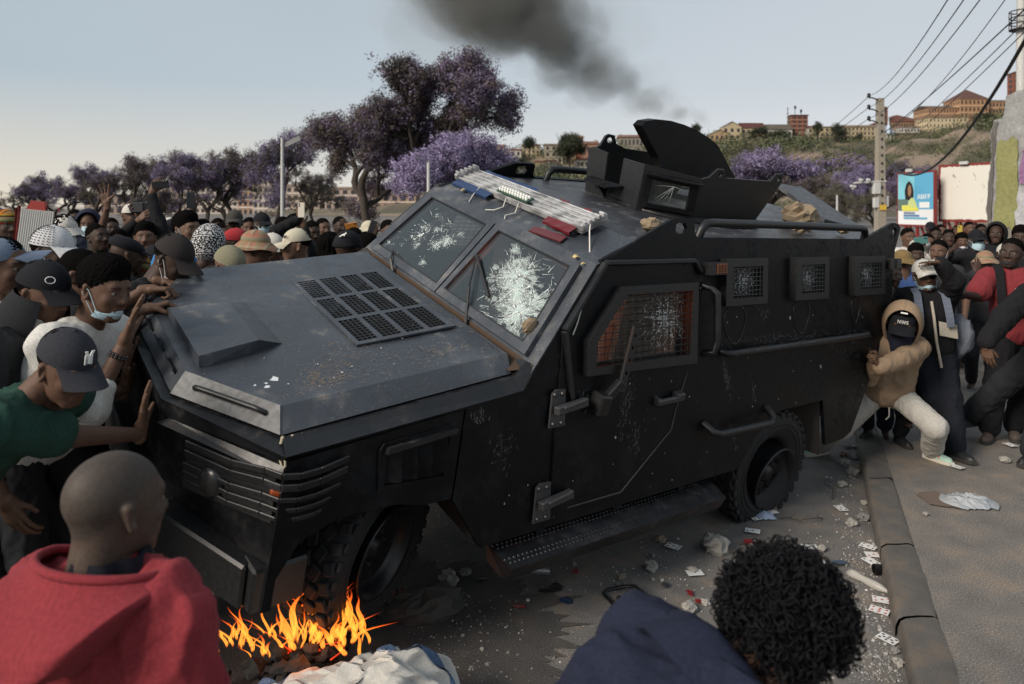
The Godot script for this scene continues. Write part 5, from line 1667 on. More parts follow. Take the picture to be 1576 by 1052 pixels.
func make_trees() -> void:
	var pu := Color(0.15, 0.125, 0.215); var lil := Color(0.27, 0.225, 0.37); var br := Color(0.105, 0.08, 0.075); var dk := Color(0.055, 0.048, 0.045); var ol := Color(0.085, 0.085, 0.05); var mv := Color(0.135, 0.105, 0.155)
	var G := "jacarandas beyond the crowd"
	var base := func(x: float, d: float) -> Vector3: return Vector3((x - CXP) / FPX * d, 0, -d)
	tree("jacaranda_tree", "tallest jacaranda, dark purple crown rising left of the smoke", base.call(676, 50), 11.9, 10.6, [dk, br, mv, mv, pu, br, mv], 8.5, 101, {"group": G, "clump": 0.036})
	tree("jacaranda_tree", "broad brown-mauve jacaranda joined to the left of the tallest one", base.call(566, 52), 9.3, 10.2, [br, ol, br, mv, mv, br], 7.5, 103, {"group": G, "clump": 0.042})
	tree("jacaranda_tree", "low lilac jacaranda in full flower before the tallest one", base.call(690, 42), 6.1, 6.8, [pu, lil, lil, lil, pu], 3.4, 104, {"group": G, "trunk": 0.16, "clump": 0.06})
	var Lq := [[18, 95, 294, 90, 1.1, 0], [92, 88, 268, 105, 1.9, 1], [150, 86, 258, 95, 1.9, 1], [205, 84, 246, 100, 2.0, 2], [268, 80, 238, 90, 1.9, 1], [318, 80, 250, 100, 2.2, 1], [368, 82, 232, 85, 1.2, 2], [424, 76, 200, 100, 1.5, 1], [482, 84, 262, 80, 1.2, 2], [118, 110, 290, 80, 1.0, 2], [232, 108, 284, 90, 1.0, 3], [345, 104, 292, 90, 1.1, 1], [455, 100, 290, 70, 0.9, 3], [60, 84, 284, 60, 1.0, 1]]
	var lb := ["small bare tree at the far left edge of the skyline", "rounded purple-brown jacaranda above the red sign", "dark jacaranda above the white bucket hat", "sparse brown jacaranda behind the raised open hand", "purple jacaranda behind the phone held highest", "densest violet jacaranda left of the lamp post", "airy bare-limbed jacaranda between the violet one and the lamp post", "tall jacaranda right behind the first lamp post", "thin brown tree right of the lamp post", "low brown tree in front of the brick-red building", "low dry tree under the sparse brown jacaranda", "low violet jacaranda in front of the white apartment block", "low dry tree before the salmon apartment block", "small purple jacaranda beside the small bare tree"]
	for i in Lq.size():
		var q: Array = Lq[i]
		var d: float = q[1]
		var h: float = CAMH + (CYP - q[2]) / FPX * d
		var pal: Array = [[br, ol, dk, br], [dk, pu, mv, pu, lil, br], [dk, br, mv, br, ol], [ol, br, br]][q[5]]
		tree("jacaranda_tree", lb[i], base.call(q[0], d), h * 1.06, q[3] * 1.25 / FPX * d, pal, q[4] * 1.25, 110 + i, {"group": G, "spread": 0.7, "clump": 0.043, "trunk": 0.25})
	# right: at the foot of the hill
	tree("jacaranda_tree", "wide lilac jacaranda right of the turret", base.call(1185, 105), 10.5, 12.5, [pu, lil, pu, mv, lil], 3.4, 140, {"trunk": 0.14, "clump": 0.06})
	tree("jacaranda_tree", "brown thinning jacaranda below the lilac one, beside the turret", base.call(1235, 98), 6.5, 10.0, [br, mv, ol, br], 1.6, 141, {"trunk": 0.14})
	tree("jacaranda_tree", "deep violet jacaranda left of the camera pole", base.call(1318, 120), 8.8, 9.5, [dk, pu, pu, lil], 2.4, 142, {"trunk": 0.14, "clump": 0.06})
	tree("jacaranda_tree", "violet jacaranda behind the blue poster", base.call(1405, 118), 9.4, 11.0, [dk, pu, mv, pu], 2.4, 143, {"trunk": 0.14, "clump": 0.06})
	tree("jacaranda_tree", "purple-grey jacaranda behind the blank billboard", base.call(1478, 112), 8.6, 9.0, [dk, pu, mv, br], 1.8, 144, {"trunk": 0.14})
	tree("dry_tree", "dry olive tree between the turret and the camera pole", base.call(1290, 80), 4.2, 6.5, [ol, br, ol, dk], 1.5, 145, {"trunk": 0.14})
	tree("dry_tree", "low dry bush tree right behind the rear hatch", base.call(1345, 76), 3.6, 6.0, [ol, br, dk], 1.3, 146, {"trunk": 0.14})
	# trees on the hill crest
	var D := [[878, 335, 209, 262, 36, "broad dark crown tree among the hill houses", 2.4], [815, 332, 210, 246, 12, "small round tree above the stepped apartment house", 0.5], [785, 322, 244, 285, 46, "olive tree clump below the pale hill house", 1.6], [855, 318, 262, 300, 26, "olive tree low among the hill houses", 0.9], [1070, 410, 190, 222, 10, "dark slender tree poking above the turret lid", 0.4], [1165, 400, 196, 222, 26, "dark tree in front of the mansion's right gable", 0.8], [1200, 398, 200, 226, 26, "dark tree below the grey-brown roof", 0.8], [1292, 402, 190, 228, 16, "dark cypress-like tree between two cream blocks", 0.6], [1258, 405, 188, 216, 10, "slim dark tree by the brick tower's right side", 0.4], [1320, 398, 205, 222, 16, "round dark tree before the long cream building", 0.5], [1530, 405, 172, 212, 40, "dark bushy tree below the right college wing", 1.5]]
	for i in D.size():
		var q: Array = D[i]
		var fy := at(q[0], q[3], q[1])
		var h: float = (q[3] - q[2]) / FPX * q[1]
		tree("hill_tree", q[5], fy, h, q[4] / FPX * q[1], [Color(0.02, 0.028, 0.014), Color(0.03, 0.04, 0.018), Color(0.045, 0.05, 0.025)], q[6], 160 + i, {"clump": 0.09, "trunk": 0.12})


func make_street() -> void:
	var conc := mat("concrete", Color(0.36, 0.32, 0.26), 0.9, {"tex": T.mottle, "scale": 1.2})
	var blk := mat("line_black", Color(0.012, 0.012, 0.013), 0.6)
	var whitep := mat("white_paint", Color(0.62, 0.62, 0.60), 0.6, {"tex": T.mottle, "scale": 2.0})
	var redp := mat("red_paint", Color(0.26, 0.035, 0.03), 0.6, {"tex": T.mottle, "scale": 1.5})
	var D := 33.0
	# utility pole
	var foot := at(1354, 320, D); foot.y = 0.0
	var top := at(1354, 152, D).y
	var t := thing("utility_pole", "grey concrete utility pole with three insulator arms and a yellow plate", "utility pole", foot)
	var w := MB.new()
	for i in 9:
		var y0 := top * i / 9.0; var y1 := top * (i + 1) / 9.0
		var s0 := lerpf(0.40, 0.26, i / 9.0); var s1 := lerpf(0.40, 0.26, (i + 1) / 9.0)
		for k in 4:
			var a := PI / 4 + k * PI / 2; var b := a + PI / 2
			w.quad(Vector3(cos(a) * s0 * 0.7, y0, sin(a) * s0 * 0.7), Vector3(cos(b) * s0 * 0.7, y0, sin(b) * s0 * 0.7), Vector3(cos(b) * s1 * 0.7, y1, sin(b) * s1 * 0.7), Vector3(cos(a) * s1 * 0.7, y1, sin(a) * s1 * 0.7), Vector3(cos(a) + cos(b), 0, sin(a) + sin(b)))
	w.box(Vector3(0, top, 0), Vector3(0.28, 0.04, 0.28))
	part("post", w, conc, t)
	w = MB.new()
	for i in 12:
		w.box(Vector3(0.0, 2.2 + i * 0.36, 0.20 - i * 0.004), Vector3(0.07, 0.10, 0.03))
	part("climbing_holes", w, blk, t, true)
	for i in 3:
		var y := at(0, 153 + i * 17.5, D).y
		w = MB.new()
		w.tube([Vector3(0, y - 0.14, 0.1), Vector3(-0.22, y, 0.1), Vector3(-0.40, y + 0.06, 0.1), Vector3(-0.55, y + 0.06, 0.1)], 0.03, 6)
		part("arm", w, blk, t)
		w = MB.new()
		w.lathe([Vector2(0.0, 0.20), Vector2(0.06, 0.17), Vector2(0.08, 0.12), Vector2(0.05, 0.10), Vector2(0.09, 0.05), Vector2(0.06, 0.0), Vector2(0.0, 0.0)], 10, Transform3D(Basis(), Vector3(-0.55, y + 0.08, 0.1)))
		part("insulator", w, blk, t)
	w = MB.new()
	w.box(Vector3(0.03, at(0, 319, D).y, 0.22), Vector3(0.30, 0.24, 0.02))
	part("yellow_plate", w, mat("yellow_plate", Color(0.55, 0.36, 0.05), 0.6), t)
	# cabinet and cameras on a cross arm
	w = MB.new()
	w.box(Vector3(-0.22, at(0, 290, D).y, 0.12), Vector3(0.30, 0.50, 0.25), Basis(), 0.02)
	part("cabinet", w, whitep, t)
	w = MB.new()
	w.box(Vector3(-0.24, at(0, 312, D).y, 0.12), Vector3(0.24, 0.45, 0.18), Basis(), 0.02)
	w.box(Vector3(0.27, at(0, 310, D).y, 0.05), Vector3(0.14, 0.5, 0.14), Basis(), 0.02)
	part("box", w, whitep, t)
	w = MB.new()
	w.tube([Vector3(0.2, at(0, 279, D).y, 0.15), Vector3(-0.9, at(0, 281, D).y, 0.15), Vector3(-1.25, at(0, 282, D).y, 0.15)], 0.045, 8)
	part("cross_arm", w, whitep, t)
	for q in [[-1.30, 287, 0.24], [-0.95, 277, 0.16], [-0.62, 277, 0.16]]:
		w = MB.new()
		w.box(Vector3(q[0], at(0, q[1], D).y, 0.2), Vector3(q[2], 0.11, 0.16), Basis(Vector3.FORWARD, 0.2), 0.02)
		w.lathe([Vector2(0.07, 0.0), Vector2(0.065, -0.06), Vector2(0.0, -0.10)], 10, Transform3D(Basis(), Vector3(q[0], at(0, q[1], D).y - 0.06, 0.2)))
		part("camera", w, whitep, t)
	# overhead lines
	var sag := func(a: Vector3, b: Vector3, s: float) -> Array:
		var o := []
		for i in 25:
			var k := i / 24.0
			o.append(a.lerp(b, k) - Vector3(0, s * 4.0 * k * (1 - k), 0))
		return o
	var lines := []
	for i in 3:
		var p := at(1337, 147 + i * 17.5, D) + Vector3(0, 0, 0.1)
		lines.append([p, at([1470, 1496, 1522][i], -20, 12.0), 0.35, 0.011, "thin overhead wire rising from the %s insulator of the utility pole" % ["top", "middle", "lowest"][i]])
		lines.append([p, at([1180, 1150, 1120][i], [246, 260, 275][i], 75.0), 0.8, 0.014, "thin overhead wire running left from the %s insulator towards the hill" % ["top", "middle", "lowest"][i]])
	lines.append([at(1364, 244, D), at(1600, 20, 12.0), 1.55, 0.035, "thick black cable sagging down beside the blue poster"])
	lines.append([at(1300, 238, 60.0), at(1600, -8, 14.0), 0.5, 0.016, "black cable crossing in front of the college pavilion"])
	lines.append([at(1340, 245, 70.0), at(1620, -10, 14.0), 0.4, 0.013, "first of two close cables left of the kiosk top"])
	lines.append([at(1352, 246, 70.0), at(1634, -8, 14.0), 0.4, 0.013, "second of two close cables left of the kiosk top"])
	lines.append([at(1354, 205, D), at(1560, -20, 14.0), 0.5, 0.010, "faint wire passing above the brown roofed hall"])
	lines.append([at(1354, 226, D), at(1130, 322, 50.0), 0.2, 0.014, "dark wire dropping left from the middle of the utility pole"])
	for l in lines:
		w = MB.new()
		w.tube(sag.call(l[0], l[1], l[2]), l[3], 5)
		solid("overhead_wire", w, blk, l[4], "overhead wire")
	# street lamps
	for q in [[434.5, 212.0, 40.0, true, "white lamp post with a flat dark solar head, left of the big jacaranda"], [659.5, 248.0, 36.0, true, "plain white lamp post rising before the lilac jacaranda"], [1288.0, 300.0, 60.0, false, "short pale post between the turret and the utility pole"]]:
		var f := at(q[0], 320, q[2]); f.y = 0
		var h := at(0, q[1], q[2]).y
		t = thing("lamp_post", q[4], "lamp post", f)
		w = MB.new()
		w.tube([Vector3.ZERO, Vector3(0, h * 0.5, 0), Vector3(0, h, 0)], 0.10, 10, 0.07)
		part("post", w, whitep, t)
		if q[0] < 500:
			w = MB.new()
			w.bar(Vector3(0.15, h - 0.40, 0), Vector3(1.0, h - 0.02, 0), 0.36, 0.06, Vector3(0, 0.55, 0.85), 0.02)
			w.bar(Vector3(0.0, h - 0.5, 0), Vector3(0.3, h - 0.32, 0), 0.06, 0.06, Vector3.UP)
			part("lamp_head", w, mat("lamp_grey", Color(0.045, 0.05, 0.055), 0.4), t)
		elif q[3]:
			w = MB.new()
			w.bar(Vector3(0.0, h - 0.02, 0), Vector3(-0.6, h + 0.12, 0), 0.2, 0.05, Vector3.UP, 0.02)
			part("lamp_head", w, mat("lamp_grey", Color(0.05, 0.055, 0.06), 0.4), t)
	make_billboards(whitep, redp, conc, blk)
	# lattice mast with a platform, top right
	var mf := at(1571, 320, 22.0); mf.y = 0
	t = thing("floodlight_mast", "tall pale mast with a dark caged platform at the top right corner", "mast", mf)
	w = MB.new()
	w.tube([Vector3.ZERO, Vector3(0, at(0, 60, 22).y, 0), Vector3(0, at(0, -20, 22).y, 0)], 0.14, 12, 0.11)
	part("post", w, whitep, t)
	w = MB.new()
	var py := at(0, 46, 22).y
	for k in 10:
		var a := TAU * k / 10
		w.tube([Vector3(cos(a) * 0.30, py, sin(a) * 0.30), Vector3(cos(a) * 0.30, py + 0.55, sin(a) * 0.30)], 0.014, 4)
	for hh in [0.0, 0.18, 0.36, 0.55]:
		var ring := []
		for k in 17:
			ring.append(Vector3(cos(TAU * k / 16) * 0.30, py + hh, sin(TAU * k / 16) * 0.30))
		w.tube(ring, 0.018, 4, -1.0, false)
	w.lathe([Vector2(0.0, 0.0), Vector2(0.30, 0.0), Vector2(0.30, 0.03), Vector2(0.0, 0.03)], 16, Transform3D(Basis(), Vector3(0, py, 0)), true)
	part("platform", w, blk, t)


func letters(text: String, size: float, depth: float, fnt := "Droid Sans", bold := true) -> TextMesh:
	var m := TextMesh.new()
	var f := SystemFont.new()
	f.font_names = PackedStringArray([fnt])
	f.font_weight = 700 if bold else 400
	m.font = f
	m.text = text
	m.font_size = 48
	m.pixel_size = size / 48.0
	m.depth = depth
	m.curve_step = 2.0
	return m


func make_billboards(whitep: Material, redp: Material, conc: Material, blk: Material) -> void:
	# blue poster
	var a := at(1382, 346, 31.0); var b := at(1436, 345, 29.0)
	var ta := at(1384, 271, 31.0); var tb := at(1440, 262, 29.0)
	var t := thing("billboard", "blue and white poster billboard of a smiling woman in a red frame", "billboard", Vector3((a.x + b.x) * 0.5, 0, (a.z + b.z) * 0.5))
	var ex := (b - a); ex.y = 0
	var wd: float = ex.length(); ex = ex.normalized()
	var bs := Basis(ex, Vector3.UP, ex.cross(Vector3.UP))
	t.basis = bs
	var yb := (a.y + b.y) * 0.5; var yt := (ta.y + tb.y) * 0.5
	var h: float = yt - yb
	var q := func(u: float, v: float, o: float) -> Vector3: return Vector3((u - 0.5) * wd, yb + v * h, o)
	var w := MB.new()
	w.box(q.call(0.5, 0.5, -0.06), Vector3(wd + 0.16, h + 0.16, 0.10))
	for u in [0.18, 0.5, 0.82]:
		w.bar(Vector3((u - 0.5) * wd, 0, -0.1), Vector3((u - 0.5) * wd, yb, -0.1), 0.10, 0.10, Vector3.BACK)
		w.bar(Vector3((u - 0.5) * wd + 0.25, 0, -0.6), Vector3((u - 0.5) * wd, yb + 0.3, -0.12), 0.07, 0.07, Vector3.BACK)
	part("frame", w, redp, t)
	var flat := func(called: String, u0: float, v0: float, u1: float, v1: float, o: float, c: Color) -> void:
		var g := MB.new()
		g.quad(q.call(u0, v0, o), q.call(u1, v0, o), q.call(u1, v1, o), q.call(u0, v1, o), Vector3(0, 0, 1))
		part(called, g, mat("print_%s" % str(c), c, 0.6), t)
	flat.call("poster", 0, 0, 1, 1, 0.002, Color(0.68, 0.70, 0.71))
	flat.call("poster_panel", 0, 0.27, 0.48, 1, 0.006, Color(0.20, 0.52, 0.62))
	flat.call("poster_panel", 0.48, 0.30, 1, 1, 0.006, Color(0.10, 0.36, 0.56))
	flat.call("poster_panel", 0.0, 0.27, 0.30, 0.50, 0.009, Color(0.10, 0.16, 0.14))
	# the woman: hair, face, shirt, printed flat
	var shapes := [["printed_hair", Color(0.012, 0.01, 0.01), [[0.22, 0.50], [0.20, 0.66], [0.25, 0.80], [0.33, 0.86], [0.41, 0.80], [0.46, 0.66], [0.46, 0.55], [0.38, 0.46]], 0.012], ["printed_shirt", Color(0.50, 0.58, 0.24), [[0.26, 0.27], [0.32, 0.46], [0.40, 0.53], [0.48, 0.50], [0.56, 0.38], [0.58, 0.27]], 0.014], ["printed_face", Color(0.30, 0.16, 0.09), [[0.30, 0.60], [0.30, 0.72], [0.34, 0.79], [0.39, 0.75], [0.40, 0.64], [0.37, 0.56], [0.33, 0.55]], 0.017], ["printed_band", Color(0.62, 0.60, 0.10), [[0.12, 0.30], [0.12, 0.38], [0.36, 0.38], [0.36, 0.34], [0.60, 0.33], [0.60, 0.27], [0.16, 0.26]], 0.019]]
	for s in shapes:
		var pts := []
		for p in s[2]:
			pts.append(q.call(p[0], p[1], s[3]))
		var g := MB.new()
		g.plate(pts, Vector3(0, 0, 0.001))
		part(s[0], g, mat("print_%s" % str(s[1]), s[1], 0.6), t)
	flat.call("printed_label", 0.62, 0.33, 0.9, 0.44, 0.010, Color(0.72, 0.74, 0.74))
	for s in [[0.17, 0.50, 0.205, 0.245, Color(0.16, 0.2, 0.3)], [0.17, 0.62, 0.155, 0.195, Color(0.10, 0.2, 0.36)], [0.17, 0.84, 0.105, 0.145, Color(0.12, 0.34, 0.5)]]:
		flat.call("printed_line", s[0], s[2], s[1], s[3], 0.010, s[4])
	var lt := part("lettering", letters("AMFP", 0.27, 0.01), mat("print_white", Color(0.62, 0.72, 0.78), 0.6), t)
	lt.position = q.call(0.75, 0.54, 0.014)
	w = MB.new()
	w.box(Vector3(0, 0, 0), Vector3(0.34, 0.14, 0.1), Basis(), 0.02)
	part("lamp", w, whitep, t).position = q.call(0.38, 1.06, 0.1)
	# blank white billboard
	a = at(1447, 339, 29.5); b = at(1524, 337, 27.5)
	t = thing("billboard", "blank white billboard with torn edges in a rusty red frame", "billboard", Vector3((a.x + b.x) * 0.5, 0, (a.z + b.z) * 0.5))
	ex = (b - a); ex.y = 0
	wd = ex.length(); ex = ex.normalized()
	t.basis = Basis(ex, Vector3.UP, ex.cross(Vector3.UP))
	yb = (a.y + b.y) * 0.5; yt = (at(0, 258, 29.5).y + at(0, 252, 27.5).y) * 0.5
	h = yt - yb
	q = func(u: float, v: float, o: float) -> Vector3: return Vector3((u - 0.5) * wd, yb + v * h, o)
	w = MB.new()
	w.box(q.call(0.5, 0.5, -0.06), Vector3(wd + 0.18, h + 0.18, 0.10))
	for u in [0.05, 0.3, 0.6, 0.95]:
		w.bar(Vector3((u - 0.5) * wd, 0, -0.1), Vector3((u - 0.5) * wd, yb, -0.1), 0.10, 0.10, Vector3.BACK)
		w.bar(Vector3((u - 0.5) * wd + 0.3, 0, -0.6), Vector3((u - 0.5) * wd, yb + 0.3, -0.12), 0.07, 0.07, Vector3.BACK)
	part("frame", w, redp, t)
	var rg := RandomNumberGenerator.new(); rg.seed = 4
	var loop := []
	for i in 24: loop.append(q.call(i / 24.0, rg.randf_range(-0.005, 0.014), 0.002))
	for i in 16: loop.append(q.call(1.0 - rg.randf_range(-0.005, 0.014), i / 16.0, 0.002))
	for i in 24: loop.append(q.call(1.0 - i / 24.0, 1.0 - rg.randf_range(-0.005, 0.014), 0.002))
	for i in 16: loop.append(q.call(rg.randf_range(-0.005, 0.02), 1.0 - i / 16.0, 0.002))
	w = MB.new()
	w.plate(loop, Vector3(0, 0, 0.01))
	part("sheet", w, mat("blank_sheet", Color(0.62, 0.60, 0.54), 0.8), t)
	w = MB.new()
	for s in [[0.28, 0.83, 0.03, 0.05], [0.31, 0.80, 0.02, 0.04], [0.36, 0.62, 0.03, 0.012], [0.86, 0.64, 0.03, 0.01], [0.88, 0.60, 0.05, 0.012], [0.70, 0.82, 0.012, 0.1], [0.72, 0.74, 0.03, 0.012], [0.84, 0.36, 0.03, 0.008], [0.4, 0.72, 0.01, 0.02]]:
		w.box(q.call(s[0], s[1], 0.014), Vector3(s[2] * wd, s[3] * h, 0.004), Basis(Vector3.BACK, s[0] * 2.0 - 0.8))
	part("scuffs", w, mat("scuff", Color(0.26, 0.24, 0.24), 0.9), t, true)
	w = MB.new()
	w.box(Vector3.ZERO, Vector3(0.36, 0.13, 0.1), Basis(), 0.02)
	part("lamp", w, whitep, t).position = q.call(0.52, 1.05, 0.1)
	# concrete fence behind
	var fa := at(1470, 350, 34.0); var fb := at(1540, 350, 33.0)
	t = thing("concrete_fence", "low pierced concrete fence under the blank billboard", "fence", Vector3(fa.x, 0, fa.z))
	w = MB.new()
	w.box(Vector3(1.5, 0.55, 0), Vector3(4.0, 1.1, 0.15))
	w.box(Vector3(1.5, 1.55, 0), Vector3(4.0, 0.10, 0.15))
	w.box(Vector3(1.5, 1.30, 0), Vector3(4.0, 0.08, 0.12))
	part("wall", w, conc, t)
	for i in 17:
		w = MB.new()
		w.box(Vector3(-0.4 + i * 0.235, 1.32, 0), Vector3(0.09, 0.44, 0.10))
		part("baluster", w, conc, t)
	# kiosk wrapped in torn posters
	var k0 := at(1531, 350, 11.5)
	t = thing("poster_column", "tall leaning hoarding wrapped in torn plastic and strips of old posters at the right edge", "poster column", Vector3(k0.x, 0, k0.z))
	var H := at(0, 148, 11.5).y
	w = MB.new()
	var n := FastNoiseLite.new(); n.seed = 6; n.frequency = 2.2
	var kf := func(a2: float, b2: float) -> Vector3:
		# a2 round the front and side, b2 up
		var x := -0.05 if a2 < 0.25 else lerpf(-0.05, 0.66, (a2 - 0.25) / 0.75)
		var z := lerpf(-0.12, 0.0, a2 / 0.25) if a2 < 0.25 else lerpf(0.0, 1.3, (a2 - 0.25) / 0.75)
		var y := lerpf(1.68 - maxf(x, 0.0) * 0.02, H + maxf(x, 0.0) * 0.55 - (0.35 if a2 < 0.3 else 0.0) * pow(b2, 6.0), b2)
		var lean := (y - 1.7) * -0.0 + 0.12 * b2 * b2
		return Vector3(x + lean + n.get_noise_3d(x * 2, y, z) * 0.05, y + n.get_noise_2d(x * 6.0, b2) * 0.03 * b2, z + n.get_noise_3d(x, y * 3.0, z + 7.0) * 0.05)
	w.grid(36, 40, kf)
	part("plastic_wrap", w, mat("plastic_wrap", Color(0.26, 0.26, 0.255), 0.4, {"tex": T.cloth, "scale": 1.3, "nrm": T.n_mid, "ns": 0.6}), t)
	var cols := [Color(0.13, 0.12, 0.11), Color(0.22, 0.22, 0.08), Color(0.40, 0.40, 0.42), Color(0.07, 0.22, 0.13), Color(0.24, 0.12, 0.24), Color(0.45, 0.44, 0.43), Color(0.10, 0.10, 0.13), Color(0.42, 0.38, 0.12)]
	var strips := [[0.02, 0.24, 0.02, 0.88, 0], [0.27, 0.42, 0.0, 0.66, 1], [0.42, 0.55, 0.02, 0.30, 2], [0.44, 0.52, 0.32, 0.55, 4], [0.55, 0.68, 0.40, 0.58, 3], [0.56, 0.66, 0.02, 0.36, 5], [0.68, 0.80, 0.05, 0.33, 2], [0.70, 0.96, 0.58, 0.80, 6], [0.74, 0.97, 0.36, 0.56, 5], [0.80, 0.98, 0.02, 0.30, 1], [0.52, 0.66, 0.60, 0.72, 7]]
	for s in strips:
		w = MB.new()
		w.grid(8, 12, func(u: float, v: float) -> Vector3:
			var aa := lerpf(s[0], s[1], u) + 0.008 * sin(v * 6.0 + s[0] * 20.0)
			return (kf.call(clampf(aa, 0.0, 1.0), lerpf(s[2], s[3], v + 0.02 * sin(u * 11.0))) as Vector3) + Vector3(-0.012, 0, 0.022 + 0.004 * s[4]))
		part("poster_strip", w, mat("strip_%d" % s[4], cols[s[4]], 0.7, {"tex": T.cloth, "scale": 1.0}), t)
	w = MB.new()
	for u in [0.08, 0.9]:
		w.tube([Vector3(u, 0, u), Vector3(u, 1.75, u)], 0.05, 10)
	part("leg", w, whitep, t)


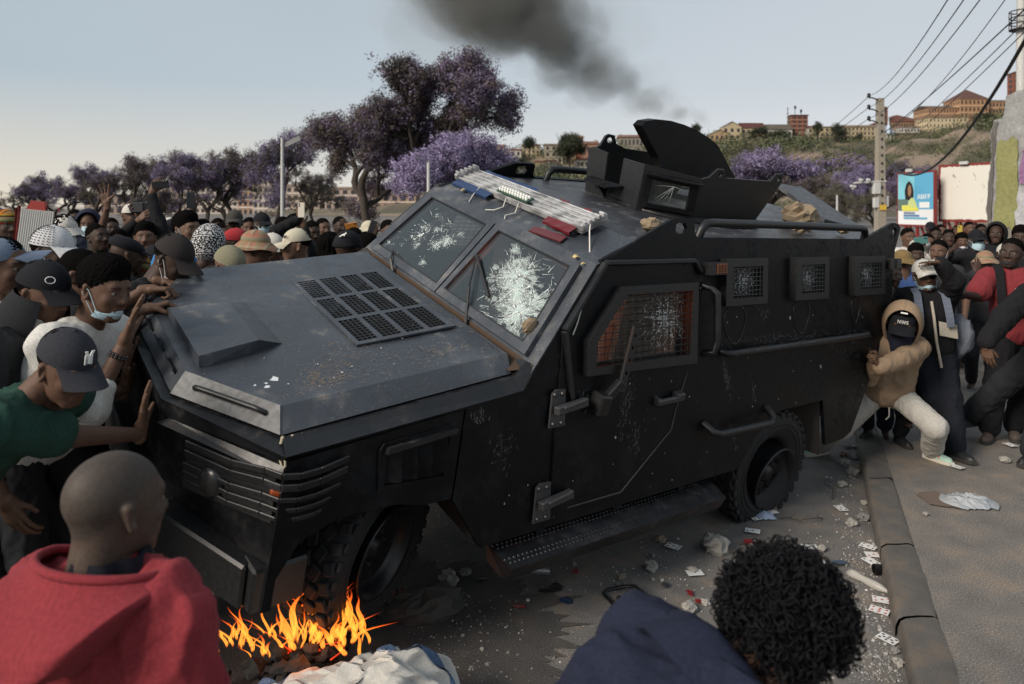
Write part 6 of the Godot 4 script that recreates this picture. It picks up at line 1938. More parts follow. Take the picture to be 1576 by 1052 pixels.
# ---------------------------------------------------------------- bodies: joined capsules turned into one skin
# shape entries: [a, b, radius a, radius b, blend]  or  [centre, radii, blend] (ellipsoid)  with blend < 0 to carve
func skin(shapes: Array, cell: float, cuts := []) -> Array:
	var lo := Vector3(1e9, 1e9, 1e9); var hi := -lo
	for s in shapes:
		if s.size() == 5:
			var r: float = maxf(s[2], s[3])
			lo = lo.min((s[0] as Vector3).min(s[1]) - Vector3(r, r, r)); hi = hi.max((s[0] as Vector3).max(s[1]) + Vector3(r, r, r))
		elif s[2] >= 0.0:
			lo = lo.min(s[0] - s[1]); hi = hi.max(s[0] + s[1])
	var m := cell * 3.0
	lo -= Vector3(m, m, m); hi += Vector3(m, m, m)
	var nx := int(ceil((hi.x - lo.x) / cell)) + 1; var ny := int(ceil((hi.y - lo.y) / cell)) + 1; var nz := int(ceil((hi.z - lo.z) / cell)) + 1
	var F := PackedFloat32Array()
	F.resize(nx * ny * nz)
	F.fill(10.0)
	for s in shapes:
		var cap: bool = s.size() == 5
		var k: float = s[4] if cap else s[2]
		var carve := k < 0.0
		k = maxf(absf(k), 0.0005)
		var mg := k + cell * 2.2
		var a: Vector3 = s[0]
		var l: Vector3; var h: Vector3
		var b := Vector3.ZERO; var ra := 0.0; var rb := 0.0; var ab := Vector3.ZERO; var inv := 0.0; var R := Vector3.ONE; var rm := 0.0
		if cap:
			b = s[1]; ra = s[2]; rb = s[3]
			ab = b - a
			inv = 1.0 / maxf(1e-9, ab.length_squared())
			var r := maxf(ra, rb) + mg
			l = a.min(b) - Vector3(r, r, r); h = a.max(b) + Vector3(r, r, r)
		else:
			R = s[1]
			rm = minf(R.x, minf(R.y, R.z))
			l = a - R - Vector3(mg, mg, mg); h = a + R + Vector3(mg, mg, mg)
		var x0 := maxi(0, int((l.x - lo.x) / cell)); var x1 := mini(nx - 1, int((h.x - lo.x) / cell) + 1)
		var y0 := maxi(0, int((l.y - lo.y) / cell)); var y1 := mini(ny - 1, int((h.y - lo.y) / cell) + 1)
		var z0 := maxi(0, int((l.z - lo.z) / cell)); var z1 := mini(nz - 1, int((h.z - lo.z) / cell) + 1)
		for z in range(z0, z1 + 1):
			var dz := lo.z + z * cell - a.z
			for y in range(y0, y1 + 1):
				var dy := lo.y + y * cell - a.y
				var row := (z * ny + y) * nx
				var dx := lo.x + x0 * cell - a.x
				for x in range(x0, x1 + 1):
					var d: float
					if cap:
						var t := clampf((dx * ab.x + dy * ab.y + dz * ab.z) * inv, 0.0, 1.0)
						var ex := dx - ab.x * t; var ey := dy - ab.y * t; var ez := dz - ab.z * t
						d = sqrt(ex * ex + ey * ey + ez * ez) - (ra + (rb - ra) * t)
					else:
						var qx := dx / R.x; var qy := dy / R.y; var qz := dz / R.z
						d = (sqrt(qx * qx + qy * qy + qz * qz) - 1.0) * rm
					var f := F[row + x]
					if carve:
						var hh := clampf(0.5 - 0.5 * (f + d) / k, 0.0, 1.0)
						F[row + x] = f + (-d - f) * hh + k * hh * (1.0 - hh)
					elif f > 9.0:
						F[row + x] = d
					else:
						var hh := clampf(0.5 + 0.5 * (d - f) / k, 0.0, 1.0)
						F[row + x] = d + (f - d) * hh - k * hh * (1.0 - hh)
					dx += cell
	for c in cuts:      # [point, outward normal]
		var n: Vector3 = c[1]
		var o: float = n.dot(c[0])
		for z in nz:
			for y in ny:
				var base := n.z * (lo.z + z * cell) + n.y * (lo.y + y * cell) + n.x * lo.x - o
				var row := (z * ny + y) * nx
				for x in nx:
					var d := base + n.x * x * cell
					if d > F[row + x]:
						F[row + x] = d
	var V := PackedVector3Array()
	var I := PackedInt32Array()
	var id := PackedInt32Array()
	id.resize(nx * ny * nz)
	id.fill(-1)
	var lim := cell * 1.9
	var live := PackedInt32Array()
	var o1 := nx; var o2 := nx * ny
	for z in nz - 1:
		for y in ny - 1:
			var row := (z * ny + y) * nx
			for x in nx - 1:
				var i := row + x
				var f0 := F[i]
				if f0 > lim or f0 < -lim:
					continue
				var f1 := F[i + 1]; var f2 := F[i + o1]; var f3 := F[i + o1 + 1]
				var f4 := F[i + o2]; var f5 := F[i + o2 + 1]; var f6 := F[i + o2 + o1]; var f7 := F[i + o2 + o1 + 1]
				var ng := int(f0 < 0.0) + int(f1 < 0.0) + int(f2 < 0.0) + int(f3 < 0.0) + int(f4 < 0.0) + int(f5 < 0.0) + int(f6 < 0.0) + int(f7 < 0.0)
				if ng == 0 or ng == 8:
					continue
				var p := Vector3.ZERO
				var cnt := 0
				if (f0 < 0.0) != (f1 < 0.0): p += Vector3(f0 / (f0 - f1), 0, 0); cnt += 1
				if (f2 < 0.0) != (f3 < 0.0): p += Vector3(f2 / (f2 - f3), 1, 0); cnt += 1
				if (f4 < 0.0) != (f5 < 0.0): p += Vector3(f4 / (f4 - f5), 0, 1); cnt += 1
				if (f6 < 0.0) != (f7 < 0.0): p += Vector3(f6 / (f6 - f7), 1, 1); cnt += 1
				if (f0 < 0.0) != (f2 < 0.0): p += Vector3(0, f0 / (f0 - f2), 0); cnt += 1
				if (f1 < 0.0) != (f3 < 0.0): p += Vector3(1, f1 / (f1 - f3), 0); cnt += 1
				if (f4 < 0.0) != (f6 < 0.0): p += Vector3(0, f4 / (f4 - f6), 1); cnt += 1
				if (f5 < 0.0) != (f7 < 0.0): p += Vector3(1, f5 / (f5 - f7), 1); cnt += 1
				if (f0 < 0.0) != (f4 < 0.0): p += Vector3(0, 0, f0 / (f0 - f4)); cnt += 1
				if (f1 < 0.0) != (f5 < 0.0): p += Vector3(1, 0, f1 / (f1 - f5)); cnt += 1
				if (f2 < 0.0) != (f6 < 0.0): p += Vector3(0, 1, f2 / (f2 - f6)); cnt += 1
				if (f3 < 0.0) != (f7 < 0.0): p += Vector3(1, 1, f3 / (f3 - f7)); cnt += 1
				id[i] = V.size()
				live.append(i)
				V.append(lo + (Vector3(x, y, z) + p / cnt) * cell)
	for i in live:
		var s := F[i] < 0.0
		for ax in 3:
			var st := 1 if ax == 0 else (o1 if ax == 1 else o2)
			if (F[i + st] < 0.0) == s:
				continue
			var u := o1 if ax == 0 else (o2 if ax == 1 else 1)
			var w := o2 if ax == 0 else (1 if ax == 1 else o1)
			if i - u - w < 0:
				continue
			var a := id[i]; var b := id[i - u]; var c := id[i - u - w]; var d := id[i - w]
			if a < 0 or b < 0 or c < 0 or d < 0:
				continue
			if s:
				I.append_array(PackedInt32Array([a, c, b, a, d, c]))
			else:
				I.append_array(PackedInt32Array([a, b, c, a, c, d]))
	return [V, normals_of(V, I), I]


func normals_of(V: PackedVector3Array, I: PackedInt32Array) -> PackedVector3Array:
	var N := PackedVector3Array()
	N.resize(V.size())
	for i in range(0, I.size(), 3):
		var a := V[I[i]]
		var n := (V[I[i + 2]] - a).cross(V[I[i + 1]] - a)
		N[I[i]] += n; N[I[i + 1]] += n; N[I[i + 2]] += n
	for i in N.size():
		N[i] = N[i].normalized()
	return N


# folds and sag in cloth: push vertices along their normals
func crumple(g: Array, amp: float, freq: float, sd: int, stretch := Vector3(1, 0.45, 1)) -> Array:
	var n := FastNoiseLite.new()
	n.seed = sd; n.frequency = freq; n.fractal_type = FastNoiseLite.FRACTAL_RIDGED; n.fractal_octaves = 3
	var V: PackedVector3Array = g[0]
	var N: PackedVector3Array = g[1]
	for i in V.size():
		V[i] += N[i] * amp * n.get_noise_3dv(V[i] * stretch)
	return [V, normals_of(V, g[2]), g[2]]


class Flesh:
	var v := PackedVector3Array()
	var n := PackedVector3Array()
	var c := PackedColorArray()
	var i := PackedInt32Array()

	func add(g: Array, xf: Transform3D, cols: PackedColorArray, flip := false) -> void:
		var base := v.size()
		v.append_array(xf * (g[0] as PackedVector3Array))
		n.append_array(Transform3D(xf.basis.orthonormalized(), Vector3.ZERO) * (g[1] as PackedVector3Array))
		c.append_array(cols)
		var q: PackedInt32Array = g[2]
		var m := PackedInt32Array()
		m.resize(q.size())
		for k in range(0, q.size(), 3):
			m[k] = q[k] + base
			m[k + 1] = (q[k + 2] if flip else q[k + 1]) + base
			m[k + 2] = (q[k + 1] if flip else q[k + 2]) + base
		i.append_array(m)

	func mesh() -> ArrayMesh:
		var m := ArrayMesh.new()
		var a := []
		a.resize(Mesh.ARRAY_MAX)
		a[Mesh.ARRAY_VERTEX] = v; a[Mesh.ARRAY_NORMAL] = n; a[Mesh.ARRAY_COLOR] = c; a[Mesh.ARRAY_INDEX] = i
		m.add_surface_from_arrays(Mesh.PRIMITIVE_TRIANGLES, a)
		return m


func plain(g: Array) -> ArrayMesh:
	var m := ArrayMesh.new()
	var a := []
	a.resize(Mesh.ARRAY_MAX)
	a[Mesh.ARRAY_VERTEX] = g[0]; a[Mesh.ARRAY_NORMAL] = g[1]; a[Mesh.ARRAY_INDEX] = g[2]
	m.add_surface_from_arrays(Mesh.PRIMITIVE_TRIANGLES, a)
	return m


func flood(count: int, c: Color) -> PackedColorArray:
	var o := PackedColorArray()
	o.resize(count)
	o.fill(c)
	return o


# head in its own axes: y up, z towards the face, x to the person's left; chin at -0.115, crown at 0.12
func head_geo(fine: bool, mouth := 0) -> Array:
	var key := "head%s%d" % [fine, mouth]
	if cache.has(key):
		return cache[key]
	var s := [
		[Vector3(0, 0.030, -0.018), Vector3(0.076, 0.088, 0.097), 0.02],
		[Vector3(0, -0.030, 0.028), Vector3(0.060, 0.082, 0.060), 0.045],
		[Vector3(0, -0.06, 0.020), Vector3(0.052, 0.048, 0.060), 0.03],
		[Vector3(-0.012, -0.098, 0.064), Vector3(0.012, -0.098, 0.064), 0.018, 0.018, 0.025],
		[Vector3(-0.034, 0.027, 0.070), Vector3(0.034, 0.027, 0.070), 0.014, 0.014, 0.016],
		[Vector3(-0.042, -0.022, 0.062), Vector3(0.042, -0.022, 0.062), 0.017, 0.017, 0.02],
		[Vector3(0.031, 0.006, 0.094), Vector3(0.013, 0.013, 0.013), -0.012],
		[Vector3(-0.031, 0.006, 0.094), Vector3(0.013, 0.013, 0.013), -0.012],
		[Vector3(0, 0.014, 0.083), Vector3(0, -0.026, 0.103), 0.008, 0.013, 0.010],
		[Vector3(0.014, -0.030, 0.092), Vector3(-0.014, -0.030, 0.092), 0.0105, 0.0105, 0.008],
		[Vector3(0.031, 0.005, 0.0735), Vector3(0.0125, 0.0115, 0.0125), 0.003],
		[Vector3(-0.031, 0.005, 0.0735), Vector3(0.0125, 0.0115, 0.0125), 0.003],
		[Vector3(-0.016, -0.060, 0.084), Vector3(0.016, -0.060, 0.084), 0.0085, 0.0085, 0.006],
		[Vector3(-0.014, -0.073 - 0.006 * mouth, 0.082), Vector3(0.014, -0.073 - 0.006 * mouth, 0.082), 0.0090, 0.0090, 0.006],
	]
	for q in [1.0, -1.0]:
		s.append([Vector3(0.078 * q, 0.012, -0.018), Vector3(0.080 * q, -0.030, -0.006), 0.014, 0.010, 0.006])
		s.append([Vector3(0.086 * q, -0.004, -0.004), Vector3(0.007, 0.018, 0.009), -0.006])
	if mouth > 0:
		s.append([Vector3(0, -0.068, 0.095), Vector3(0.014, 0.006 + 0.003 * mouth, 0.016), -0.005])
	s.append([Vector3(0, -0.05, -0.03), Vector3(0, -0.17, -0.045), 0.054, 0.058, 0.03])
	var g := skin(s, 0.0034 if fine else 0.0062)
	# what each point is: 0 skin, 1 eye white, 2 iris, 3 lips, 4 brow, 5 mouth inside
	var kind := PackedByteArray()
	kind.resize(g[0].size())
	for i in g[0].size():
		var p: Vector3 = g[0][i]
		var k := 0
		var e := Vector3(absf(p.x) - 0.031, p.y - 0.005, p.z - 0.0735)
		if e.length() < 0.0142 and p.z > 0.0775 and absf(e.y) < 0.0058:
			k = 1
			if Vector2(e.x, e.y).length() < 0.0068:
				k = 2
		elif absf(p.x) < 0.026 and p.y < -0.0525 and p.y > -0.084 - 0.006 * mouth and p.z > 0.084:
			k = 3
			if mouth > 0 and absf(p.y + 0.068) < 0.006 + 0.003 * mouth and absf(p.x) < 0.013:
				k = 5
		elif absf(absf(p.x) - 0.032) < 0.019 and absf(p.y - 0.029 + absf(absf(p.x) - 0.03) * 0.15) < 0.0042 and p.z > 0.05:
			k = 4
		kind[i] = k
	g.append(kind)
	cache[key] = g
	return g


func head_cols(g: Array, tone: Color, scalp := 0.0, hairc := Color(0.012, 0.010, 0.010)) -> PackedColorArray:
	var key := "hc%s%s%d%f" % [str(tone), str(hairc), g[0].size(), scalp]
	if cache.has(key):
		return cache[key]
	var o := PackedColorArray()
	o.resize(g[0].size())
	var pal := [tone, Color(0.24, 0.22, 0.20), Color(0.014, 0.010, 0.008), (tone * 0.75).lerp(Color(0.22, 0.09, 0.08), 0.30), hairc.lerp(tone, 0.25), Color(0.06, 0.02, 0.02)]
	for i in o.size():
		var c: Color = pal[g[3][i]]
		if g[3][i] == 0 and scalp > 0.0:
			var p: Vector3 = g[0][i]
			var edge := p.y - 0.052 + maxf(0.0, -(p.z - 0.03)) * 0.95
			if edge > 0.0 and absf(p.x) < 0.083:
				c = c.lerp(hairc, scalp * clampf(edge / 0.012, 0, 1))
		o[i] = c
	cache[key] = o
	return o


# hands: wrist at the origin, fingers along +y, palm to +z, thumb on +x (a left hand seen from its palm is mirrored)
func hand_geo(kind: String) -> Array:
	var key := "hand" + kind
	if cache.has(key):
		return cache[key]
	# bend of the three finger joints, spread, thumb direction
	var pose: Dictionary = {
		"flat": [[0.05, 0.08, 0.06], 0.10, Vector3(0.75, 0.62, 0.12)],
		"open": [[0.02, 0.12, 0.10], 0.20, Vector3(0.90, 0.40, 0.18)],
		"relax": [[0.25, 0.40, 0.30], 0.05, Vector3(0.45, 0.80, 0.38)],
		"grip": [[0.75, 1.05, 0.70], 0.04, Vector3(0.40, 0.66, 0.64)],
		"fist": [[1.25, 1.45, 0.9], 0.02, Vector3(0.10, 0.62, 0.78)],
		"hold": [[0.35, 0.75, 0.45], 0.10, Vector3(0.62, 0.62, 0.48)]}
	var q: Array = pose[kind]
	var s := []
	s.append([Vector3(0, -0.03, 0), Vector3(0, 0.02, 0), 0.025, 0.026, 0.012])
	var bases := [Vector3(0.028, 0.088, 0.0), Vector3(0.0095, 0.094, -0.003), Vector3(-0.0095, 0.090, -0.002), Vector3(-0.027, 0.080, 0.001)]
	var lens := [[0.042, 0.025, 0.020], [0.047, 0.029, 0.021], [0.043, 0.027, 0.020], [0.034, 0.020, 0.018]]
	for f in 4:
		s.append([Vector3((1.5 - f) * 0.011, 0.015, 0.0), bases[f], 0.0145, 0.0115, 0.010])
		var d := Vector3(sin(q[1] * (1.5 - f)), cos(q[1] * (1.5 - f)), 0)
		var p: Vector3 = bases[f]
		var ax := d.cross(Vector3(0, 0, 1)).normalized()
		var r := [0.0095, 0.0085, 0.0078, 0.0066]
		for j in 3:
			d = d.rotated(ax, q[0][j] * (1.0 + 0.12 * f * (1 if kind != "flat" else 0)))
			var e: Vector3 = p + d * lens[f][j]
			s.append([p, e, r[j] * (0.86 if f == 3 else 1.0), r[j + 1] * (0.86 if f == 3 else 1.0), 0.0018])
			p = e
	var t: Vector3 = (q[2] as Vector3).normalized()
	s.append([Vector3(0.014, 0.016, 0.004), Vector3(0.030, 0.045, 0.012), 0.016, 0.0125, 0.010])
	var tp := Vector3(0.030, 0.045, 0.012)
	s.append([tp, tp + t * 0.036, 0.0118, 0.0098, 0.003])
	var t2 := (t + Vector3(-0.15, 0.35, 0.12)).normalized()
	s.append([tp + t * 0.036, tp + t * 0.036 + t2 * 0.027, 0.0098, 0.0078, 0.002])
	cache[key] = skin(s, 0.0036)
	return cache[key]


func hair_geo(kind: String) -> Array:
	var key := "hair" + kind
	if cache.has(key):
		return cache[key]
	var g: Array
	if kind == "short":
		g = skin([[Vector3(0, 0.043, -0.026), Vector3(0.0785, 0.087, 0.099), 0.01]], 0.006)
		g = crumple(g, 0.003, 70.0, 3, Vector3.ONE)
	elif kind == "thick":
		g = skin([[Vector3(0, 0.052, -0.028), Vector3(0.086, 0.089, 0.104), 0.01], [Vector3(0, 0.108, 0.015), Vector3(0.05, 0.03, 0.05), 0.03]], 0.006)
		g = crumple(g, 0.007, 55.0, 4, Vector3.ONE)
	elif kind == "long":
		g = skin([[Vector3(0, 0.040, -0.022), Vector3(0.092, 0.095, 0.108), 0.01], [Vector3(0, -0.06, -0.06), Vector3(0.085, 0.12, 0.055), 0.04]], 0.007, [[Vector3(0, 0.066, 0.058), Vector3(0, -0.5, 0.85).normalized()]])
		g = crumple(g, 0.008, 30.0, 5, Vector3(1, 0.2, 1))
	cache[key] = g
	return g


# caps and hats in head axes
func hat_mesh(kind: String) -> ArrayMesh:
	var key := "hat" + kind
	if cache.has(key):
		return cache[key]
	var w := MB.new()
	var dome := func(y0: float, rx: float, ry: float, rz: float, cz: float, lump := 0.0) -> void:
		w.grid(36, 12, func(a: float, b: float) -> Vector3:
			var th := TAU * (a if a < 0.999 else 0.0); var ph := b * PI * 0.5
			var k := 1.0 + lump * sin(th * 6.0) * sin(ph)
			return Vector3(sin(th) * sin(ph) * rx * k, y0 + cos(ph) * ry, cz + cos(th) * sin(ph) * rz * k), 0.003)
	if kind == "cap":
		dome.call(0.036, 0.086, 0.098, 0.108, -0.018)
		w.grid(20, 8, func(a: float, b: float) -> Vector3:
			var th := lerpf(-1.05, 1.05, a)
			var r0 := Vector3(sin(th) * 0.086, 0.040, -0.018 + cos(th) * 0.106)
			var r1 := Vector3(sin(th) * 0.088, 0.030 - 0.020 * absf(sin(th)) * absf(sin(th)), 0.030 + cos(th) * 0.150)
			var p := r0.lerp(r1, b)
			p.y -= 0.012 * b * b + 0.020 * pow(absf(sin(th)), 2.0) * b
			return p, 0.004)
		w.lathe([Vector2(0.0, 0.006), Vector2(0.007, 0.004), Vector2(0.009, 0.0)], 10, Transform3D(Basis(), Vector3(0, 0.134, -0.018)))
	elif kind == "bucket":
		dome.call(0.050, 0.088, 0.085, 0.106, -0.016)
		w.grid(40, 6, func(a: float, b: float) -> Vector3:
			var th := TAU * a
			var k := lerpf(1.0, 1.55, b)
			return Vector3(sin(th) * 0.088 * k, 0.052 - 0.050 * b + 0.006 * sin(th * 5.0) * b, -0.016 + cos(th) * 0.106 * k), 0.003)
	elif kind == "beanie":
		dome.call(0.028, 0.088, 0.105, 0.110, -0.020, 0.01)
		w.lathe([Vector2(0.087, 0.0), Vector2(0.094, 0.012), Vector2(0.090, 0.030)], 32, Transform3D(Basis().scaled(Vector3(1, 1, 1.22)), Vector3(0, 0.015, -0.020)))
	elif kind == "flatcap":
		w.grid(36, 12, func(a: float, b: float) -> Vector3:
			var th := TAU * (a if a < 0.999 else 0.0); var ph := b * PI * 0.62
			return Vector3(sin(th) * sin(ph) * 0.097, 0.064 + cos(ph) * 0.058 - 0.02 * cos(th) * sin(ph), -0.020 + cos(th) * sin(ph) * 0.116), 0.003)
		w.grid(16, 5, func(a: float, b: float) -> Vector3:
			var th := lerpf(-0.9, 0.9, a)
			return Vector3(sin(th) * 0.090, 0.044 - 0.022 * b, -0.018 + cos(th) * (0.108 + 0.055 * b)), 0.004)
	elif kind == "hood":
		w.grid(34, 22, func(a: float, b: float) -> Vector3:
			# from the front opening back round the skull
			var th := TAU * (a if a < 0.999 else 0.0)
			var ph := lerpf(0.98, PI, b)
			var p := Vector3(sin(th) * sin(ph) * 0.118, 0.010 + cos(th) * sin(ph) * 0.148, -0.010 + cos(ph) * 0.135)
			if p.y < -0.05:
				p.z = lerpf(p.z, p.z - 0.01, 0.5); p.y -= 0.02
			p += Vector3(0, 0.008, 0.02) * (sin(th * 3.0) * 0.3) * (1.0 - b)
			if b < 0.001:
				p *= 0.97
			return p, 0.006)
	cache[key] = w.mesh()
	return cache[key]


func mask_mesh(low: bool) -> ArrayMesh:
	var key := "mask%s" % low
	if cache.has(key):
		return cache[key]
	var w := MB.new()
	w.grid(22, 10, func(a: float, b: float) -> Vector3:
		var u := a * 2.0 - 1.0
		var th := u * 1.25
		var y := lerpf(-0.008, -0.112, b) * (1.0 - 0.25 * u * u * (1.0 if b > 0.5 else 0.2))
		var bulge := sin(b * PI) * 0.012 + 0.012 * exp(-u * u * 8.0) * (1.0 - b * 0.5)
		var z := 0.020 + cos(th) * (0.076 + bulge) + (0.006 * sin(b * PI * 6.0)) * 0.25
		var p := Vector3(sin(th) * 0.070, y, z)
		if low:
			p = Vector3(p.x * 0.92, -0.085 + (y + 0.06) * 0.45, p.z - 0.012 - 0.015 * b)
		return p, 0.002)
	for s in [1.0, -1.0]:
		var y0 := -0.03 if not low else -0.075
		var y1 := -0.085 if not low else -0.098
		w.tube([Vector3(0.066 * s, y0, 0.045), Vector3(0.080 * s, 0.0, 0.0), Vector3(0.084 * s, 0.012, -0.016), Vector3(0.085 * s, -0.012, -0.026), Vector3(0.078 * s, -0.045, 0.0), Vector3(0.064 * s, y1, 0.040)], 0.0018, 4)
	cache[key] = w.mesh()
	return cache[key]


func ik(s: Vector3, t: Vector3, l1: float, l2: float, hint: Vector3) -> Array:
	var d := t - s
	var L := clampf(d.length(), 0.05, (l1 + l2) * 0.998)
	var u := d.normalized()
	var e := s + u * L
	var a := (l1 * l1 - l2 * l2 + L * L) / (2.0 * L)
	var hgt := sqrt(maxf(0.0, l1 * l1 - a * a))
	var side := (hint - u * hint.dot(u))
	if side.length() < 0.01:
		side = Vector3(0.1, -1, 0.1) - u * Vector3(0.1, -1, 0.1).dot(u)
	return [s + u * a + side.normalized() * hgt, e]


# one person. p: head (world), yaw of the body in degrees (0 faces the camera side, 90 faces right), look [yaw, pitch, roll] of the head
func person(label: String, p: Dictionary) -> Node3D:
	var head: Vector3 = p.head
	var gy: float = p.get("ground", 0.0)
	var fine: bool = p.get("fine", false)
	var cell: float = p.get("cell", 0.012 if fine else 0.021)
	var yaw: float = deg_to_rad(p.get("yaw", 0.0))
	var look: Array = p.get("look", [p.get("yaw", 0.0), 0.0, 0.0])
	var B := Basis(Vector3.UP, yaw)
	var fwd := B.z; var X := B.x
	var lean: Array = p.get("lean", [0.0, 0.0])       # forward and sideways (towards the left hand), degrees
	var U := Vector3.UP.rotated(X, deg_to_rad(lean[0])).rotated(fwd, -deg_to_rad(lean[1]))
	var s: float = p.get("s", clampf((head.y - gy) / (1.60 if lean[0] < 15 else 1.45), 0.86, 1.10))
	var hb := Basis.from_euler(Vector3(deg_to_rad(look[1]), deg_to_rad(look[0]), deg_to_rad(look[2])))
	var hs: float = p.get("hs", lerpf(1.0, s, 0.5)) * 1.02
	var t := thing("person", label, "person", Vector3(head.x, gy, head.z), p.get("group", ""))
	var O := Transform3D(Basis(), -t.position)
	var nb := head - U * 0.150 * s - fwd * 0.012 * s + (p.get("neck", Vector3.ZERO) as Vector3)
	var fwdU := X.cross(U).normalized()
	var pel := nb - U * 0.525 * s - fwdU * 0.01
	var wide: float = p.get("wide", 1.0)
	var sh := [nb - U * 0.060 * s + X * 0.172 * s * wide, nb - U * 0.060 * s - X * 0.172 * s * wide]
	var shoulder_up: Array = p.get("shrug", [0.0, 0.0])
	for k in 2:
		sh[k] += U * shoulder_up[k]
	var hip := [pel + X * 0.092 * s, pel - X * 0.092 * s]
	var legl := 0.435 * s
	var feet: Array = p.get("feet", [null, null])
	var ft := []
	for k in 2:
		var q: Vector3 = hip[k] + X * (0.03 if k == 0 else -0.03)
		q += fwd * (0.06 if k == 0 else -0.10)
		if feet[k] != null:
			q = feet[k]
		q.y = gy + 0.085 * s if feet[k] == null else (feet[k] as Vector3).y + 0.085 * s
		ft.append(q)
	var gap: float = (hip[0].y + hip[1].y) * 0.5 - (ft[0].y + ft[1].y) * 0.5
	var legx := maxf(legl, gap * 0.505)
	var knee := []
	for k in 2:
		var r := ik(hip[k], ft[k], legx, legx, fwd + X * (0.25 if k == 0 else -0.25) + (p.get("kneehint", Vector3.ZERO) as Vector3))
		knee.append(r[0]); ft[k] = r[1]
	# arms
	var wr := []; var el := []; var hk: Array = p.get("hand", ["relax", "relax"])
	var tgt: Array = p.get("reach", [null, null])
	var hint: Array = p.get("elbow", [null, null])
	for k in 2:
		var sg := 1.0 if k == 0 else -1.0
		var w: Vector3 = sh[k] - Vector3(0, 0.49, 0) * s + fwd * 0.10 * s + X * sg * 0.07 * s
		if tgt[k] != null:
			w = tgt[k]
		var hv: Vector3 = (-fwd * 0.6 + X * sg * 0.5 - Vector3.UP * 0.7) if hint[k] == null else hint[k]
		var l1 := 0.285 * s; var l2 := 0.250 * s
		var reach := (w - (sh[k] as Vector3)).length()
		if reach > (l1 + l2) and tgt[k] != null:
			var ex := minf(reach / (l1 + l2) * 1.002, 1.25)
			l1 *= ex; l2 *= ex
		var r := ik(sh[k], w, l1, l2, hv)
		el.append(r[0]); wr.append(r[1])
	# skin
	var tone: Color = p.get("skin", Color(0.075, 0.040, 0.026))
	var fl := Flesh.new()
	var bd := [
		[nb - U * 0.02 * s, head - U * 0.03 * s - hb.z * 0.02, 0.056 * s, 0.052 * s, 0.03],
		[sh[0] - X * 0.05, sh[1] + X * 0.05, 0.055 * s, 0.055 * s, 0.04],
		[nb - U * 0.17 * s + X * 0.075 * s, nb - U * 0.17 * s - X * 0.075 * s, 0.098 * s, 0.098 * s, 0.05],
		[nb - U * 0.34 * s + X * 0.055 * s, nb - U * 0.34 * s - X * 0.055 * s, 0.092 * s, 0.092 * s, 0.06],
		[pel + X * 0.07 * s, pel - X * 0.07 * s, 0.098 * s, 0.098 * s, 0.06]]
	for k in 2:
		bd.append([sh[k], el[k], 0.050 * s, 0.040 * s, 0.02])
		bd.append([el[k], wr[k], 0.040 * s, 0.0265 * s, 0.012])
		bd.append([hip[k], knee[k], 0.078 * s, 0.054 * s, 0.03])
		bd.append([knee[k], ft[k], 0.054 * s, 0.036 * s, 0.015])
		var fd: Vector3 = (fwd + X * (0.35 if k == 0 else -0.35)).normalized()
		if p.has("toes"):
			fd = p.toes[k]
		bd.append([ft[k] - Vector3(0, 0.045, 0) * s - fd * 0.03, ft[k] - Vector3(0, 0.055, 0) * s + fd * 0.14 * s, 0.036 * s, 0.026 * s, 0.02])
	var g := skin(bd, maxf(cell * 1.15, 0.014))
	fl.add(g, O, flood(g[0].size(), tone))
	var hg := head_geo(fine, p.get("mouth", 0))
	fl.add(hg, O * Transform3D(hb.scaled_local(Vector3.ONE * hs), head), head_cols(hg, tone, p.get("scalp", 0.0), p.get("hairc", Color(0.012, 0.010, 0.010))))
	var hd: Array = p.get("fingers", [null, null]); var hpn: Array = p.get("palm", [null, null])
	for k in 2:
		var fd: Vector3 = (wr[k] - el[k]).normalized() if hd[k] == null else (hd[k] as Vector3).normalized()
		var sg := 1.0 if k == 0 else -1.0
		var pn: Vector3 = -X * sg if hpn[k] == null else hpn[k]
		pn = (pn - fd * pn.dot(fd)).normalized()
		# the left hand has its thumb on -x when the palm faces +z
		var xx := fd.cross(pn)
		var hgeo := hand_geo(hk[k])
		var mir := -1.0 if k == 0 else 1.0
		var hbz := Basis(xx * mir, fd, pn).scaled_local(Vector3.ONE * s * p.get("handsize", 1.0))
		fl.add(hgeo, O * Transform3D(hbz, wr[k] + fd * 0.015 * s), flood(hgeo[0].size(), tone.lerp(Color(0.16, 0.085, 0.06), 0.12)), mir < 0)
	part("body", fl.mesh(), mat("skin", Color(1, 1, 1), 0.62, {"vc": true, "spec": 0.38, "tex": T.cloth, "nrm": T.n_fine, "ns": 0.14, "scale": 5.0}), t)
	# clothes
	var thick: float = p.get("thick", 0.016)
	var sleeve: String = p.get("sleeve", "long")
	var tp := [
		[sh[0] - X * 0.045, sh[1] + X * 0.045, 0.060 * s + thick, 0.060 * s + thick, 0.05],
		[nb - U * 0.055 * s + X * 0.04 * s, nb - U * 0.055 * s - X * 0.04 * s, 0.064 * s + thick * 0.3, 0.064 * s + thick * 0.3, 0.04],
		[nb - U * 0.17 * s + X * 0.075 * s, nb - U * 0.17 * s - X * 0.075 * s, 0.102 * s + thick, 0.102 * s + thick, 0.05],
		[nb - U * 0.34 * s + X * 0.060 * s, nb - U * 0.34 * s - X * 0.060 * s, 0.098 * s + thick * 1.3, 0.098 * s + thick * 1.3, 0.07],
		[pel + X * 0.065 * s + U * 0.02, pel - X * 0.065 * s + U * 0.02, 0.102 * s + thick * 1.2, 0.102 * s + thick * 1.2, 0.07]]
